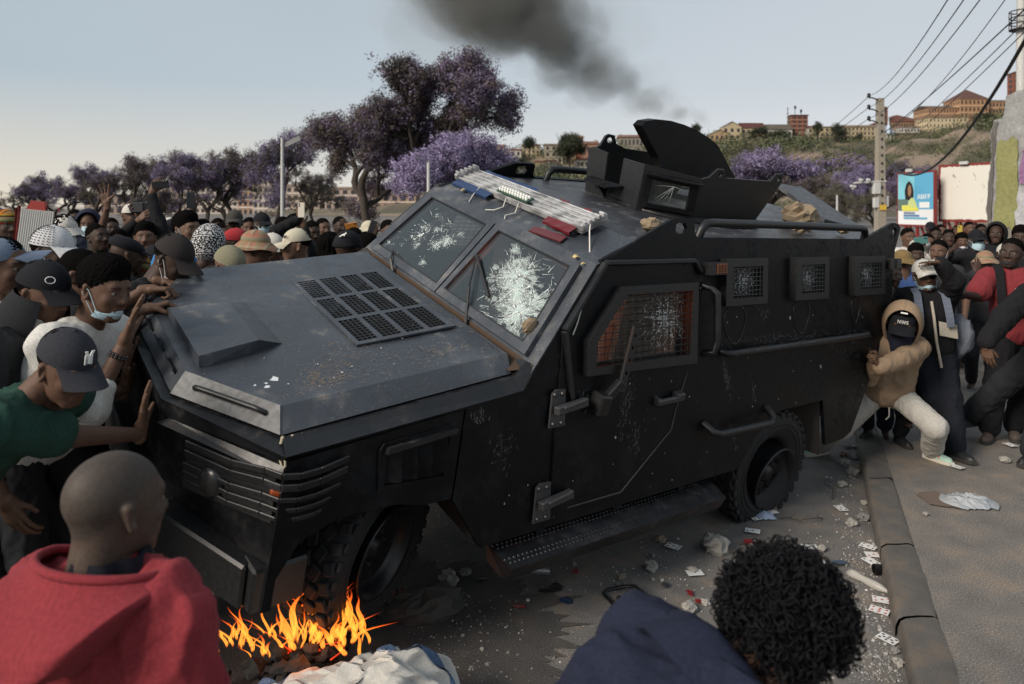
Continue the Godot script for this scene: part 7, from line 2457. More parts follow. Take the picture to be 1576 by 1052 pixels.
	for k in 2:
		if sleeve == "none":
			continue
		var e: Vector3 = el[k]
		if sleeve == "short":
			e = (sh[k] as Vector3).lerp(el[k], 0.72)
			tp.append([sh[k], e, 0.056 * s + thick, 0.055 * s + thick * 1.4, 0.03])
		else:
			tp.append([sh[k], el[k], 0.054 * s + thick, 0.044 * s + thick, 0.03])
			tp.append([el[k], (el[k] as Vector3).lerp(wr[k], 0.93 if sleeve == "long" else 0.35), 0.044 * s + thick, 0.031 * s + thick * 0.8, 0.02])
	if p.has("bulk"):
		tp.append_array(p.bulk)
	var cuts := [[pel - U * 0.085 * s, -U]]
	var tg := skin(tp, cell, cuts)
	tg = crumple(tg, p.get("fold", 0.012), p.get("foldf", 9.0), int(head.x * 100) + 7)
	part(p.get("topname", "shirt"), plain(tg), p.get("top", cloth("cloth_dark", 0.02, 0.02, 0.022)), t).transform = O
	var lg := [[pel + X * 0.07 * s, pel - X * 0.07 * s, 0.104 * s, 0.104 * s, 0.06]]
	var pt: float = p.get("baggy", 0.014)
	for k in 2:
		var shin_end: Vector3 = (knee[k] as Vector3).lerp(ft[k], p.get("hemat", 0.94))
		lg.append([hip[k], knee[k], 0.084 * s + pt * 0.7, 0.058 * s + pt, 0.04])
		if p.get("shorts", false):
			continue
		lg.append([knee[k], shin_end, 0.058 * s + pt, 0.042 * s + pt * 1.2, 0.02])
	var pg := skin(lg, cell)
	pg = crumple(pg, p.get("fold", 0.012) * 0.8, 11.0, int(head.z * 100) + 9)
	part("trousers", plain(pg), p.get("legs", cloth("trouser_dark", 0.016, 0.017, 0.020)), t).transform = O
	if p.get("shoes", null) != null:
		for k in 2:
			var fd: Vector3 = (fwd + X * (0.35 if k == 0 else -0.35)).normalized()
			if p.has("toes"):
				fd = p.toes[k]
			shoe(t, O * (ft[k] - Vector3(0, 0.085, 0) * s), fd, s, p.shoes)
	# hair, hat, mask
	var hx := O * Transform3D(hb.scaled_local(Vector3.ONE * hs), head)
	if p.has("hair"):
		var o := part("hair", plain(hair_geo(p.hair)), mat("hair_black", Color(0.0045, 0.004, 0.004), 0.85, {"nrm": T.n_fine, "ns": 1.0, "scale": 12.0, "spec": 0.1}), t)
		o.transform = hx
	if p.has("hat"):
		var hm := hx
		if p.has("hatturn"):
			hm = hx * Transform3D(Basis.from_euler(p.hatturn), Vector3.ZERO)
		var o := part({"cap": "cap", "hood": "hood"}.get(p.hat, "hat"), hat_mesh(p.hat), p.get("hatm", cloth("cloth_black", 0.012, 0.012, 0.013)), t)
		o.transform = hm
	if p.has("mask"):
		var o := part("face_mask", mask_mesh(p.mask == "chin"), p.get("maskm", mat("mask_blue", Color(0.36, 0.50, 0.56), 0.85, {"nrm": T.n_fine, "ns": 0.2, "scale": 9.0})), t)
		o.transform = hx
	cache.joints = {"wr": wr, "el": el, "sh": sh, "nb": nb, "pel": pel, "head": head, "hx": hx, "O": O, "U": U, "X": X, "fwd": fwd, "hb": hb, "s": s, "knee": knee, "ft": ft, "fwdU": fwdU}
	return t


func shoe(t: Node3D, at_: Vector3, fd: Vector3, s: float, cols: Array) -> void:
	var side := Vector3.UP.cross(fd).normalized()
	var bb := Basis(side, Vector3.UP, fd)
	var w := MB.new()
	var foot := func(u: float) -> float: return 0.044 * pow(maxf(0.0, 1.0 - pow(absf(u * 2.0 - 1.0), 2.6)), 0.5) * lerpf(0.86, 1.06, u)
	w.grid(12, 14, func(a: float, b: float) -> Vector3:
		var z := lerpf(-0.09, 0.19, b); var r: float = foot.call(b)
		var th := PI * a
		var hgt := lerpf(0.095, 0.045, smoothstep(0.25, 0.75, b))
		return at_ + bb * (Vector3(cos(th) * maxf(r, 0.002), 0.022 + sin(th) * hgt * sqrt(clampf(r / 0.044, 0, 1)), z) * s))
	var sh := part("shoe", w, cols[0], t)
	w = MB.new()
	var lp := []
	for i in 28:
		var b := i / 14.0 if i <= 14 else (28 - i) / 14.0
		var r: float = maxf(foot.call(clampf(b, 0.004, 0.996)) + 0.005, 0.006)
		lp.append(at_ + bb * (Vector3(r * (1 if i <= 14 else -1), 0.0, lerpf(-0.095, 0.197, b)) * s))
	w.plate(lp, Vector3(0, 0.026 * s, 0))
	part("sole", w, cols[1], t)
	if cols.size() > 2:
		for k in 3:
			w = MB.new()
			var b0 := 0.42 + k * 0.10
			w.grid(8, 1, func(a: float, b: float) -> Vector3:
				var bb0 := b0 + b * 0.04
				var z := lerpf(-0.09, 0.19, bb0); var r: float = foot.call(bb0) + 0.002
				var th := PI * lerpf(0.08, 0.92, a)
				var hgt := lerpf(0.097, 0.047, smoothstep(0.25, 0.75, bb0)) + 0.002
				return at_ + bb * (Vector3(cos(th) * r, 0.022 + sin(th) * hgt, z) * s))
			part("stripe", w, cols[2], t)


const S1 := Color(0.072, 0.040, 0.026)
const S2 := Color(0.110, 0.062, 0.040)
const S3 := Color(0.048, 0.028, 0.020)
const S4 := Color(0.150, 0.088, 0.058)


func phone(label: String, p: Vector3, b: Basis, col := Color(0.012, 0.012, 0.014), sz := Vector3(0.075, 0.155, 0.010)) -> void:
	var t := thing("phone", label, "phone", p)
	t.basis = b
	var w := MB.new()
	w.box(Vector3.ZERO, sz, Basis(), 0.004)
	part("case", w, mat("phone_%s" % str(col), col, 0.35), t)
	w = MB.new()
	w.box(Vector3(0, 0, -sz.z * 0.5 - 0.0006), Vector3(sz.x * 0.92, sz.y * 0.95, 0.001))
	part("screen", w, mat("phone_glass", Color(0.01, 0.01, 0.012), 0.08), t)
	for i in 2:
		w = MB.new()
		w.lathe([Vector2(0, 0.003), Vector2(0.008, 0.003), Vector2(0.009, 0.0)], 12, Transform3D(Basis(Vector3.RIGHT, PI / 2), Vector3(-sz.x * 0.28, sz.y * (0.40 - 0.13 * i), sz.z * 0.5)))
		part("lens", w, mat("phone_glass", Color(0.01, 0.01, 0.012), 0.08), t)


func emblem(t: Node3D, text: String, size: float, xf: Transform3D, m: Material, called := "lettering") -> void:
	var o := part(called, letters(text, size, 0.003), m, t)
	o.transform = xf


# a patch that lies on a cap or hat dome, u across, v up, in head axes
func make_people() -> void:
	var white := mat("thread_white", Color(0.62, 0.62, 0.60), 0.8)
	var capblack := cloth("cap_black", 0.012, 0.0125, 0.016)
	var capnavy := cloth("cap_navy", 0.030, 0.032, 0.040)
	var capbrown := cloth("cap_brown", 0.030, 0.026, 0.026)
	var capwhite := cloth("cap_white", 0.52, 0.50, 0.46)
	var capcream := cloth("cap_cream", 0.50, 0.46, 0.36)
	var olive := cloth("cap_olive", 0.20, 0.19, 0.13)
	var pat := noise_bytes(256, 0.035, 2, 61)
	var stars := lut_tex(noise_bytes(256, 0.03, 2, 62), 256, [[0.0, gray(0.9)], [0.44, gray(0.88)], [0.47, gray(0.05)], [1.0, gray(0.03)]])
	var leo := lut_tex(noise_bytes(256, 0.06, 2, 63), 256, [[0.0, Color(0.06, 0.04, 0.03)], [0.44, Color(0.10, 0.07, 0.05)], [0.50, Color(0.78, 0.68, 0.48)], [1.0, Color(0.86, 0.78, 0.60)]])
	var sb := PackedByteArray(); sb.resize(128 * 128)
	for y in 128:
		for x in 128:
			sb[y * 128 + x] = (y * 8 / 128) * 32 + 12 + (18 if (x / 4 + y / 4) % 2 else 0)
	var stripe := lut_tex(sb, 128, [[0.0, Color(0.72, 0.66, 0.55)], [0.14, Color(0.55, 0.22, 0.20)], [0.27, Color(0.75, 0.70, 0.6)], [0.40, Color(0.30, 0.34, 0.30)], [0.52, Color(0.76, 0.68, 0.52)], [0.64, Color(0.50, 0.28, 0.24)], [0.78, Color(0.75, 0.7, 0.6)], [1.0, Color(0.40, 0.36, 0.30)]])
	var rasta := lut_tex(sb, 128, [[0.0, Color(0.65, 0.10, 0.10)], [0.2, Color(0.75, 0.62, 0.12)], [0.35, Color(0.06, 0.05, 0.05)], [0.5, Color(0.70, 0.62, 0.5)], [0.65, Color(0.12, 0.35, 0.15)], [0.8, Color(0.65, 0.12, 0.12)], [1.0, Color(0.05, 0.05, 0.05)]])
	var cstars := cloth("cloth_stars", 0.75, 0.75, 0.75, stars, 7.0)
	var cleo := cloth("cloth_leopard", 0.5, 0.45, 0.4, leo, 10.0)
	var cstripe := cloth("cloth_striped", 0.75, 0.72, 0.68, stripe, 9.0)
	var crasta := cloth("cloth_knit", 0.8, 0.75, 0.7, rasta, 9.0)
	var black := cloth("shirt_black", 0.012, 0.012, 0.014)
	var char_ := cloth("shirt_charcoal", 0.030, 0.031, 0.034)
	var navy := cloth("shirt_navy", 0.014, 0.018, 0.034)
	var green := cloth("shirt_green", 0.020, 0.056, 0.042)
	var wshirt := cloth("shirt_white", 0.56, 0.55, 0.52)
	var teal := cloth("shirt_teal", 0.06, 0.26, 0.20)
	var blue := cloth("shirt_blue", 0.035, 0.16, 0.38)
	var dred := cloth("shirt_red", 0.20, 0.030, 0.036)
	var jacketred := cloth("jacket_red", 0.225, 0.030, 0.038)
	var tan := cloth("hoodie_tan", 0.29, 0.205, 0.135)
	var greyj := cloth("jeans_grey", 0.47, 0.45, 0.41)
	var bluehood := cloth("hoodie_blue", 0.055, 0.105, 0.27)
	var orange := cloth("sleeve_orange", 0.50, 0.22, 0.03)
	var J: Dictionary

	# ================= front: the boy in the red jacket, seen from behind
	var hd := at(182, 776, 1.64)
	var boy := person("shaven-headed boy in a red hooded jacket seen from behind, closest to the camera", {"head": hd, "yaw": 158.0, "look": [144.0, 4.0, 0.0], "fine": true, "skin": Color(0.078, 0.052, 0.040), "scalp": 0.6, "hairc": Color(0.045, 0.038, 0.036), "top": jacketred, "topname": "jacket", "thick": 0.024, "s": 0.98, "wide": 1.10, "fold": 0.030, "foldf": 5.5, "legs": navy})
	J = cache.joints
	# hood lying on the back, with its thick open rim, and a navy collar inside
	var O: Transform3D = J.O
	var nb: Vector3 = J.nb; var X: Vector3 = J.X; var U: Vector3 = J.U; var fw: Vector3 = J.fwd
	var w := MB.new()
	w.grid(40, 26, func(a: float, b: float) -> Vector3:
		var th := TAU * (a if a < 0.999 else 0.0)
		# rim ring round the neck, then a sack that hangs down the back
		var ring := X * sin(th) * (0.135 + 0.02 * absf(sin(th))) + fw * (cos(th) * 0.118 - 0.022) + U * (0.035 - 0.045 * cos(th) * (1.0 if cos(th) > 0 else 0.55))
		var back := clampf(-cos(th), -0.2, 1.0)
		var down := b * (0.045 + 0.175 * pow(clampf(back, 0, 1), 2.2)) - 0.012 * absf(sin(th * 3.0 + 0.6)) * b
		var out := (smoothstep(0.0, 0.7, b) * 0.085 - smoothstep(0.84, 1.0, b) * 0.11) * clampf(back + 0.3, 0, 1) + 0.012 * sin(b * 7.0 + th * 4.0) * b
		var p := nb + ring * (1.0 + 0.10 * sin(b * 2.6)) - U * down - fw * out * 1.2 + X * sin(th) * 0.03 * b
		p += U * 0.008 * sin(th * 5.0 + b * 6.0) * b
		return O * p, 0.007)
	part("hood", w, jacketred, boy)
	w = MB.new()
	var ringp := []
	for i in 41:
		var th := TAU * i / 40.0
		ringp.append(O * (nb + X * sin(th) * (0.135 + 0.02 * absf(sin(th))) + fw * (cos(th) * 0.118 - 0.022) + U * (0.035 - 0.045 * cos(th) * (1.0 if cos(th) > 0 else 0.55))))
	w.tube(ringp, 0.010, 8, -1.0, false)
	part("hood_rim", w, jacketred, boy)
	w = MB.new()
	w.grid(32, 8, func(a: float, b: float) -> Vector3:
		var th := TAU * (a if a < 0.999 else 0.0)
		var r := 0.078 + 0.022 * b + 0.006 * sin(th * 7.0)
		return O * (nb + X * sin(th) * r + fw * (cos(th) * r * 0.95 - 0.01) + U * (0.055 - 0.075 * b)), 0.006)
	part("inner_collar", w, cloth("collar_navy", 0.010, 0.011, 0.018), boy)
	w = MB.new()
	for k in 2:
		var sp_ := []
		for i in 12:
			var u := i / 11.0
			sp_.append(O * ((J.sh[k] as Vector3) + fw * (0.085 * cos(u * PI) - 0.0) + U * (0.082 * sin(u * PI) - 0.0) * 1.0 - X * (0.015 if k == 0 else -0.015)))
		w.tube(sp_, 0.0035, 5)
	part("shoulder_seam", w, cloth("seam_red", 0.28, 0.03, 0.036), boy, true)

	# ================= front: curly hair and navy top, bent over
	hd = at(1208, 985, 1.58)
	var curly := person("person with a mass of black curls bent over at the bottom edge", {"head": hd, "yaw": 112.0, "look": [135.0, 25.0, 0.0], "lean": [60.0, 0.0], "neck": Vector3(-0.04, 0.05, 0.0), "fine": true, "skin": S2, "top": cloth("top_navy", 0.016, 0.020, 0.040), "thick": 0.03, "s": 1.0, "wide": 1.1, "fold": 0.02, "foldf": 6.0, "legs": navy})
	J = cache.joints
	O = J.O
	w = MB.new()
	w.tube([Vector3(1.0, 0, 0), Vector3(0.75, 0.25, 0.62), Vector3(0.1, 0.4, 1.0), Vector3(-0.62, 0.55, 0.72), Vector3(-1.0, 0.7, 0.02), Vector3(-0.6, 0.85, -0.7), Vector3(0.1, 1.0, -0.9), Vector3(0.6, 1.15, -0.5)], 0.20, 5, 0.12)
	var curl := w.mesh()
	var list := []
	var r := RandomNumberGenerator.new(); r.seed = 12
	var hx: Transform3D = J.hx
	for i in 3400:
		var d := Vector3(r.randfn(), r.randfn(), r.randfn()).normalized()
		if d.y < (-0.50 if d.z > 0.0 else -0.92) or (d.z > 0.55 and d.y < 0.35):
			continue
		var k := r.randf_range(0.74, 1.0)
		var bump := 1.0 + 0.05 * sin(d.x * 13.0) * sin(d.y * 11.0 + 1.0) * sin(d.z * 12.0)
		list.append([hx * (d * Vector3(0.142, 0.142, 0.156) * k * bump + Vector3(0, 0.050, -0.022)), r.randf_range(0.0075, 0.0125), Color(0.0055, 0.0055, 0.0070) * r.randf_range(0.7, 1.5)])
	var ch := scatter("curls", curl, list, "", "", curly)
	ch.material_override = mat("curl_hair", Color(1, 1, 1), 0.62, {"vc": true, "spec": 0.25})
	var hc := skin([[Vector3(0, 0.048, -0.022), Vector3(0.112, 0.112, 0.122), 0.01]], 0.012, [[Vector3(0, 0.05, 0.06), Vector3(0, -0.3, 0.95).normalized()]])
	part("hair_core", plain(hc), mat("hair_black", Color(0.0045, 0.004, 0.004), 0.85, {"nrm": T.n_fine, "ns": 1.0, "scale": 12.0, "spec": 0.1}), curly).transform = hx
	# draped hood folds beside the neck
	w = MB.new()
	nb = J.nb; X = J.X; U = J.U; fw = J.fwdU
	w.grid(36, 14, func(a: float, b: float) -> Vector3:
		var th := TAU * (a if a < 0.999 else 0.0)
		var rr := 0.085 + 0.085 * b + 0.010 * sin(th * 6.0 + b * 2.0)
		return O * (nb + X * sin(th) * rr + fw * cos(th) * rr * 0.85 + U * (0.045 - 0.12 * b + 0.03 * sin(b * PI))), 0.006)
	part("collar", w, cloth("top_navy", 0.016, 0.020, 0.040), curly)

	# ================= the pushers at the truck's nose
	hd = at(104, 566, 2.62)
	var g := person("pusher in green T-shirt and dark cap with interlocked white letters", {"head": hd, "yaw": 96.0, "look": [66.0, 24.0, 0.0], "lean": [46.0, 0.0], "fine": true, "skin": S2, "top": green, "sleeve": "short", "fold": 0.014, "s": 1.03, "hat": "cap", "hatm": capnavy, "hair": "short", "legs": cloth("trousers_black", 0.010, 0.010, 0.012),
		"reach": [at(190, 600, 3.32), at(216, 668, 2.98)], "hand": ["flat", "flat"], "fingers": [Vector3(0.1, 1, -0.1), Vector3(0.12, 1.0, -0.05)], "palm": [Vector3(1, 0, -0.3), Vector3(1, 0, -0.3)], "feet": [at(20, 700, 2.9) * Vector3(1, 0, 1), at(-180, 700, 2.6) * Vector3(1, 0, 1)]})
	J = cache.joints
	var cx: Transform3D = J.hx
	var nt := Transform3D(Basis(Vector3.RIGHT, -0.25), Vector3(0, 0.082, 0.083))
	emblem(g, "N", 0.046, cx * nt * Transform3D(Basis(), Vector3(0.0, -0.004, 0)), white)
	emblem(g, "Y", 0.060, cx * nt * Transform3D(Basis(), Vector3(0.0, 0.004, 0.0025)), mat("thread_pale", Color(0.75, 0.75, 0.73), 0.8))
	emblem(g, "NY", 0.020, J.O * Transform3D(Basis.looking_at(Vector3(0.3, -0.5, -1.0)), (J.sh[1] as Vector3) + Vector3(-0.03, 0.02, 0.10)), mat("print_pale", Color(0.3, 0.36, 0.34), 0.8), "back_print")

	hd = at(70, 452, 3.15)
	g = person("pusher in black cap, white neck cloth and charcoal hooded top", {"head": hd, "yaw": 86.0, "look": [78.0, 16.0, 0.0], "lean": [20.0, 0.0], "fine": true, "skin": S2, "top": char_, "sleeve": "short", "thick": 0.028, "fold": 0.016, "hat": "cap", "hatm": capblack, "hair": "short", "reach": [at(196, 590, 3.45), null], "hand": ["flat", "relax"], "fingers": [Vector3(0.2, 1, 0), null], "palm": [Vector3(1, 0, -0.3), null]})
	J = cache.joints
	scarf(g, J, cloth("scarf_white", 0.50, 0.48, 0.46), 0.0)
	w = MB.new()
	w.grid(30, 12, func(a: float, b: float) -> Vector3:
		var th := lerpf(0.9, TAU - 0.9, a)
		var rr := 0.105 + 0.035 * sin(b * PI)
		return (J.O as Transform3D) * ((J.nb as Vector3) + (J.X as Vector3) * sin(th) * rr + (J.fwdU as Vector3) * cos(th) * rr + (J.U as Vector3) * (0.16 - 0.22 * b)), 0.006)
	part("hood", w, cloth("hood_charcoal", 0.020, 0.021, 0.024), g)
	var ring := MB.new()
	var rp := []
	for i in 15:
		rp.append(cx.basis.inverse() * Vector3.ZERO + Vector3(cos(TAU * i / 14.0) * 0.017, sin(TAU * i / 14.0) * 0.013, 0))
	ring.tube(rp, 0.002, 5, -1.0, false)
	part("cap_badge", ring, white, g).transform = (J.hx as Transform3D) * Transform3D(Basis(Vector3.UP, -0.75) * Basis(Vector3.RIGHT, -0.3), Vector3(-0.060, 0.082, 0.062))

	hd = at(163, 446, 3.16)
	g = person("bareheaded pusher in a white shirt with a blue mask pulled under the chin", {"head": hd, "yaw": 80.0, "look": [72.0, 12.0, -4.0], "lean": [26.0, 0.0], "fine": true, "skin": S2, "top": wshirt, "thick": 0.018, "fold": 0.012, "foldf": 6.0, "hair": "thick", "mask": "chin", "sleeve": "half",
		"reach": [at(218, 478, 3.55), at(190, 532, 3.10)], "hand": ["grip", "flat"], "fingers": [Vector3(0.7, 0.2, -0.5), Vector3(0.35, 1.0, 0.0)], "palm": [Vector3(0.3, -1, 0), Vector3(0.9, -0.3, -0.3)]})
	J = cache.joints
	for q in [[1, 0.05], [1, 0.075]]:
		w = MB.new()
		var wr: Vector3 = J.wr[q[0]]; var dd: Vector3 = ((J.el[q[0]] as Vector3) - wr).normalized()
		for i in 16:
			var xx := dd.cross(Vector3.UP).normalized(); var yy := dd.cross(xx)
			w.blob((J.O as Transform3D) * (wr + dd * (0.02 + q[1] * 0.4) + xx * cos(TAU * i / 16) * 0.034 + yy * sin(TAU * i / 16) * 0.034), Vector3.ONE * 0.0075, 0.0, i, 4)
		part("bead_bracelet", w, mat("bead", Color(0.02, 0.014, 0.012), 0.4), g, true)

	hd = at(84, 388, 4.0)
	g = person("man in a white mesh-backed cap with a mask loop behind his ear, looking right", {"head": hd, "yaw": 75.0, "look": [80.0, 8.0, 0.0], "lean": [10.0, 0.0], "fine": true, "skin": S3, "top": black, "hat": "cap", "hatm": cloth("cap_mesh", 0.50, 0.51, 0.53), "hair": "short", "mask": "chin", "maskm": mat("mask_white", Color(0.55, 0.56, 0.56), 0.85)})
	J = cache.joints
	w = MB.new()
	for i in 9:
		for j in 15:
			var th := lerpf(0.95, PI + 0.9, j / 14.0); var ph := lerpf(0.35, 1.45, i / 8.0)
			for s in [1.0, -1.0]:
				w.blob(Vector3(s * sin(th) * sin(ph) * 0.0895, 0.036 + cos(ph) * 0.101, -0.018 + cos(th) * sin(ph) * 0.1115), Vector3.ONE * 0.0032, 0.0, 1, 3)
	part("mesh_holes", w, mat("hole_grey", Color(0.10, 0.10, 0.11), 0.9), g, true).transform = J.hx

	hd = at(8, 412, 3.25)
	person("sleeveless man in profile at the left edge with a pale blue cap pushed back", {"head": hd, "yaw": 80.0, "look": [84.0, 4.0, 0.0], "fine": true, "skin": S2, "top": cloth("vest_white", 0.42, 0.42, 0.42), "sleeve": "none", "hat": "cap", "hatm": cloth("cap_paleblue", 0.13, 0.17, 0.24), "hatturn": Vector3(-0.35, 0.6, 0), "hair": "short", "mouth": 1})

	hd = at(268, 400, 4.05)
	person("man in a dark brown cap with white mask strings, head bowed over the hood corner", {"head": hd, "yaw": 95.0, "look": [78.0, 30.0, 0.0], "lean": [35.0, 0.0], "fine": true, "skin": S3, "top": black, "hat": "cap", "hatm": capbrown, "hair": "short", "mask": "chin", "maskm": M.mask_white,
		"reach": [at(262, 440, 4.15), at(232, 452, 3.9)], "hand": ["grip", "grip"], "fingers": [Vector3(0.8, -0.1, -0.5), Vector3(0.9, 0.1, -0.2)], "palm": [Vector3(0, -1, 0), Vector3(0.1, -1, 0)]})
	hd = at(140, 408, 3.75)
	g = person("bareheaded man whose bare forearms reach over to grip the hood corner", {"head": at(128, 424, 3.95), "yaw": 90.0, "look": [95.0, 15.0, 0.0], "lean": [20.0, 0.0], "skin": S2, "top": black, "sleeve": "short", "hair": "short",
		"reach": [at(246, 432, 4.0), at(224, 446, 3.75)], "hand": ["grip", "grip"], "fingers": [Vector3(1, -0.2, -0.3), Vector3(1, 0.0, -0.2)], "palm": [Vector3(0, -1, 0), Vector3(0, -1, 0.2)]})

	var C := [
		["dark flat cap seen from behind, between the knit cap and the shouting man", 198, 393, 5.2, 120, [125, 10], S3, black, {"hat": "flatcap", "hatm": capblack}],
		["red, yellow and black knit cap, low behind the reaching forearms", 208, 414, 5.3, 110, [110, 25], S3, navy, {"hat": "beanie", "hatm": crasta}],
		["white bucket hat and pale mask in the second row at left", 100, 358, 6.0, 60, [55, 8], S2, char_, {"hat": "bucket", "hatm": capwhite, "mask": "up", "maskm": M.mask_white, "hair": "long"}],
		["dark speckled hood with a light blue mask, behind the white bucket hat", 136, 345, 8.0, 30, [22, 6], S2, navy, {"hat": "hood", "hatm": cloth("hood_navy", 0.02, 0.024, 0.045), "mask": "up"}],
		["young bareheaded man in a teal T-shirt looking up to the right", 152, 366, 6.6, 55, [62, -8], S3, teal, {"hair": "short", "sleeve": "short", "mouth": 1}],
		["shouting bareheaded man in the second row holding a phone high", 224, 366, 6.6, 30, [25, -4], S2, black, {"hair": "thick", "mouth": 3, "reach": [at(233, 300, 6.81), null], "hand": ["hold", "relax"], "fingers": [Vector3(0.35, 1, 0), null], "palm": [Vector3(0.2, 0, -1), null]}],
		["short man with one open hand raised above the crowd", 182, 374, 6.8, 40, [22, 0], S2, char_, {"hair": "short", "sleeve": "short", "reach": [null, at(166, 318, 6.59)], "hand": ["relax", "open"], "fingers": [null, Vector3(-0.25, 1, 0)], "palm": [null, Vector3(0.3, 0.1, 1)]}],
		["camera operator in a white cap, camera held to the eye", 203, 333, 7.6, 50, [60, 0], S2, black, {"hat": "cap", "hatm": capwhite, "hatturn": Vector3(0, 2.6, 0), "reach": [at(214, 334, 7.32), at(210, 342, 7.19)], "hand": ["hold", "hold"]}],
		["boy in a white cap and mask left of the blue shirt", 262, 356, 7.6, 60, [75, 6], S2, black, {"hat": "cap", "hatm": capwhite, "mask": "up", "maskm": M.mask_white}],
		["thick-haired young man in a bright blue shirt with a mask under his chin", 289, 353, 5.9, 55, [62, 0], S4, blue, {"hair": "thick", "mask": "chin", "sleeve": "short"}],
		["dark-haired man behind the blue shirt, filming with a phone overhead", 312, 358, 7.2, 40, [25, 0], S3, black, {"hair": "short", "reach": [null, at(296, 330, 7.06)], "hand": ["relax", "hold"], "fingers": [null, Vector3(0.1, 1, 0)], "palm": [null, Vector3(0.0, 0, -1)]}],
		["black and white star-patterned hood seen from behind", 324, 374, 4.9, 150, [150, 5], S3, char_, {"hat": "hood", "hatm": cstars, "hs": 0.80}],
		["man in an olive cap and dark jacket facing the camera side", 361, 342, 8.2, 25, [15, 2], S3, black, {"hat": "cap", "hatm": cloth("cap_khaki", 0.055, 0.052, 0.045)}],
		["man in a red cap and red shirt, turned right behind the striped hat", 366, 376, 6.3, 95, [100, 5], S3, dred, {"hat": "cap", "hatm": cloth("cap_red", 0.32, 0.03, 0.035)}],
		["man in a pink-striped bucket hat in profile right above the hood's edge", 396, 383, 5.4, 80, [86, 4], S2, black, {"hat": "bucket", "hatm": cstripe, "hair": "short", "fine": true}],
		["black cap and pale blue mask just left of the lamp post", 404, 345, 8.6, 40, [45, 5], S3, black, {"hat": "cap", "hatm": capblack, "mask": "up"}],
		["white cap with a black brim, between the striped hat and the cream cap", 421, 382, 6.6, 60, [70, 8], S2, char_, {"hat": "cap", "hatm": capwhite}],
		["man in a cream cap with dark lettering facing left above the hood's edge", 454, 378, 5.9, -60, [-62, 4], S4, navy, {"hat": "cap", "hatm": capcream, "hair": "short", "fine": true, "name": "cream"}],
		["dark bareheaded man looking down right of the cream cap", 481, 358, 8.4, 45, [40, 10], S3, black, {"hair": "short"}],
		["man behind the cream cap holding a pale phone up with both hands", 456, 350, 8.0, 40, [50, 0], S2, black, {"hair": "thick", "reach": [at(468, 352, 7.71), at(461, 336, 7.71)], "hand": ["hold", "hold"], "fingers": [Vector3(-0.4, 1, 0), Vector3(0.2, 1, 0)], "palm": [Vector3(0, 0, -1), Vector3(0, 0, -1)]}],
		["long black-haired person seen from behind above the hood", 510, 380, 6.6, 160, [160, 0], S3, wshirt, {"hair": "long"}],
		["black cap with a white leaping cat badge, turned away above the hood", 538, 384, 5.3, 150, [150, 4], S3, black, {"hat": "beanie", "hatm": capblack, "name": "puma"}],
		["young man holding an orange phone in front of his mouth", 524, 349, 9.6, 35, [38, 0], S3, cloth("shirt_aqua", 0.20, 0.34, 0.38), {"hair": "short", "reach": [at(537, 357, 9.18), null], "hand": ["hold", "relax"], "fingers": [Vector3(-0.3, 1, 0.1), null], "palm": [Vector3(-1, 0, -0.2), null]}],
		["short-haired man in front of the orange phone, looking down", 547, 369, 8.2, 60, [50, 18], S3, black, {"hair": "short"}],
		["man in a cream bucket hat filming with a dark phone by the windscreen", 569, 356, 9.4, 40, [50, 0], S3, cloth("shirt_mint", 0.36, 0.40, 0.38), {"hat": "bucket", "hatm": capcream, "reach": [at(576, 364, 9.06), null], "hand": ["hold", "relax"], "fingers": [Vector3(0.1, 1, 0), null], "palm": [Vector3(0, 0, -1), null]}],
		["black-haired man tucked against the windscreen's far edge", 566, 384, 6.6, 60, [60, 10], S2, black, {"hair": "thick"}],
		["man half hidden by the windscreen's upper far edge", 599, 356, 8.5, 40, [40, 0], S2, char_, {"hair": "short"}],
		["faded green cap showing just its crown above the hood's edge", 355, 412, 4.6, 60, [60, 20], S2, char_, {"hat": "cap", "hatm": olive}],
		["red and green knit cap at the far left below the skyline", 12, 348, 6.0, 60, [55, 0], S3, black, {"hat": "beanie", "hatm": crasta}],
		["man in a dark beanie peering between the flat cap and the shouting man", 240, 402, 6.0, 50, [55, 8], S2, black, {"hat": "beanie", "hatm": capblack}],
		["small back-row man left of the olive cap", 336, 352, 9.28, 30, [30, 0], S3, black, {"hair": "short"}],
		["small back-row man right of the lamp post's foot", 437, 350, 9.13, 50, [50, 0], S3, navy, {"hair": "short"}],
		["back-row man with a pale collar between the olive and black caps", 384, 352, 8.7, 20, [20, 0], S2, wshirt, {"hair": "short"}],
		["back-row man behind the teal T-shirt", 172, 352, 8.99, 40, [40, 0], S3, black, {"hair": "short"}],
		["back-row man left of the white bucket hat", 62, 350, 8.7, 60, [60, 0], S3, char_, {"hair": "thick"}],
		["back-row man right of the speckled hood", 116, 338, 9.57, 40, [40, 0], S3, black, {"hair": "short"}],
		["back-row man between the camera operator and the boy in the white cap", 246, 350, 9.28, 30, [30, 0], S3, navy, {"hair": "short"}],
		["back-row man left of the long black hair", 498, 352, 9.28, 40, [40, 0], S2, black, {"hair": "short"}],
		["back-row man in a dark top right of the star-patterned hood", 345, 360, 8.41, 60, [60, 0], S3, black, {"hair": "short"}]]
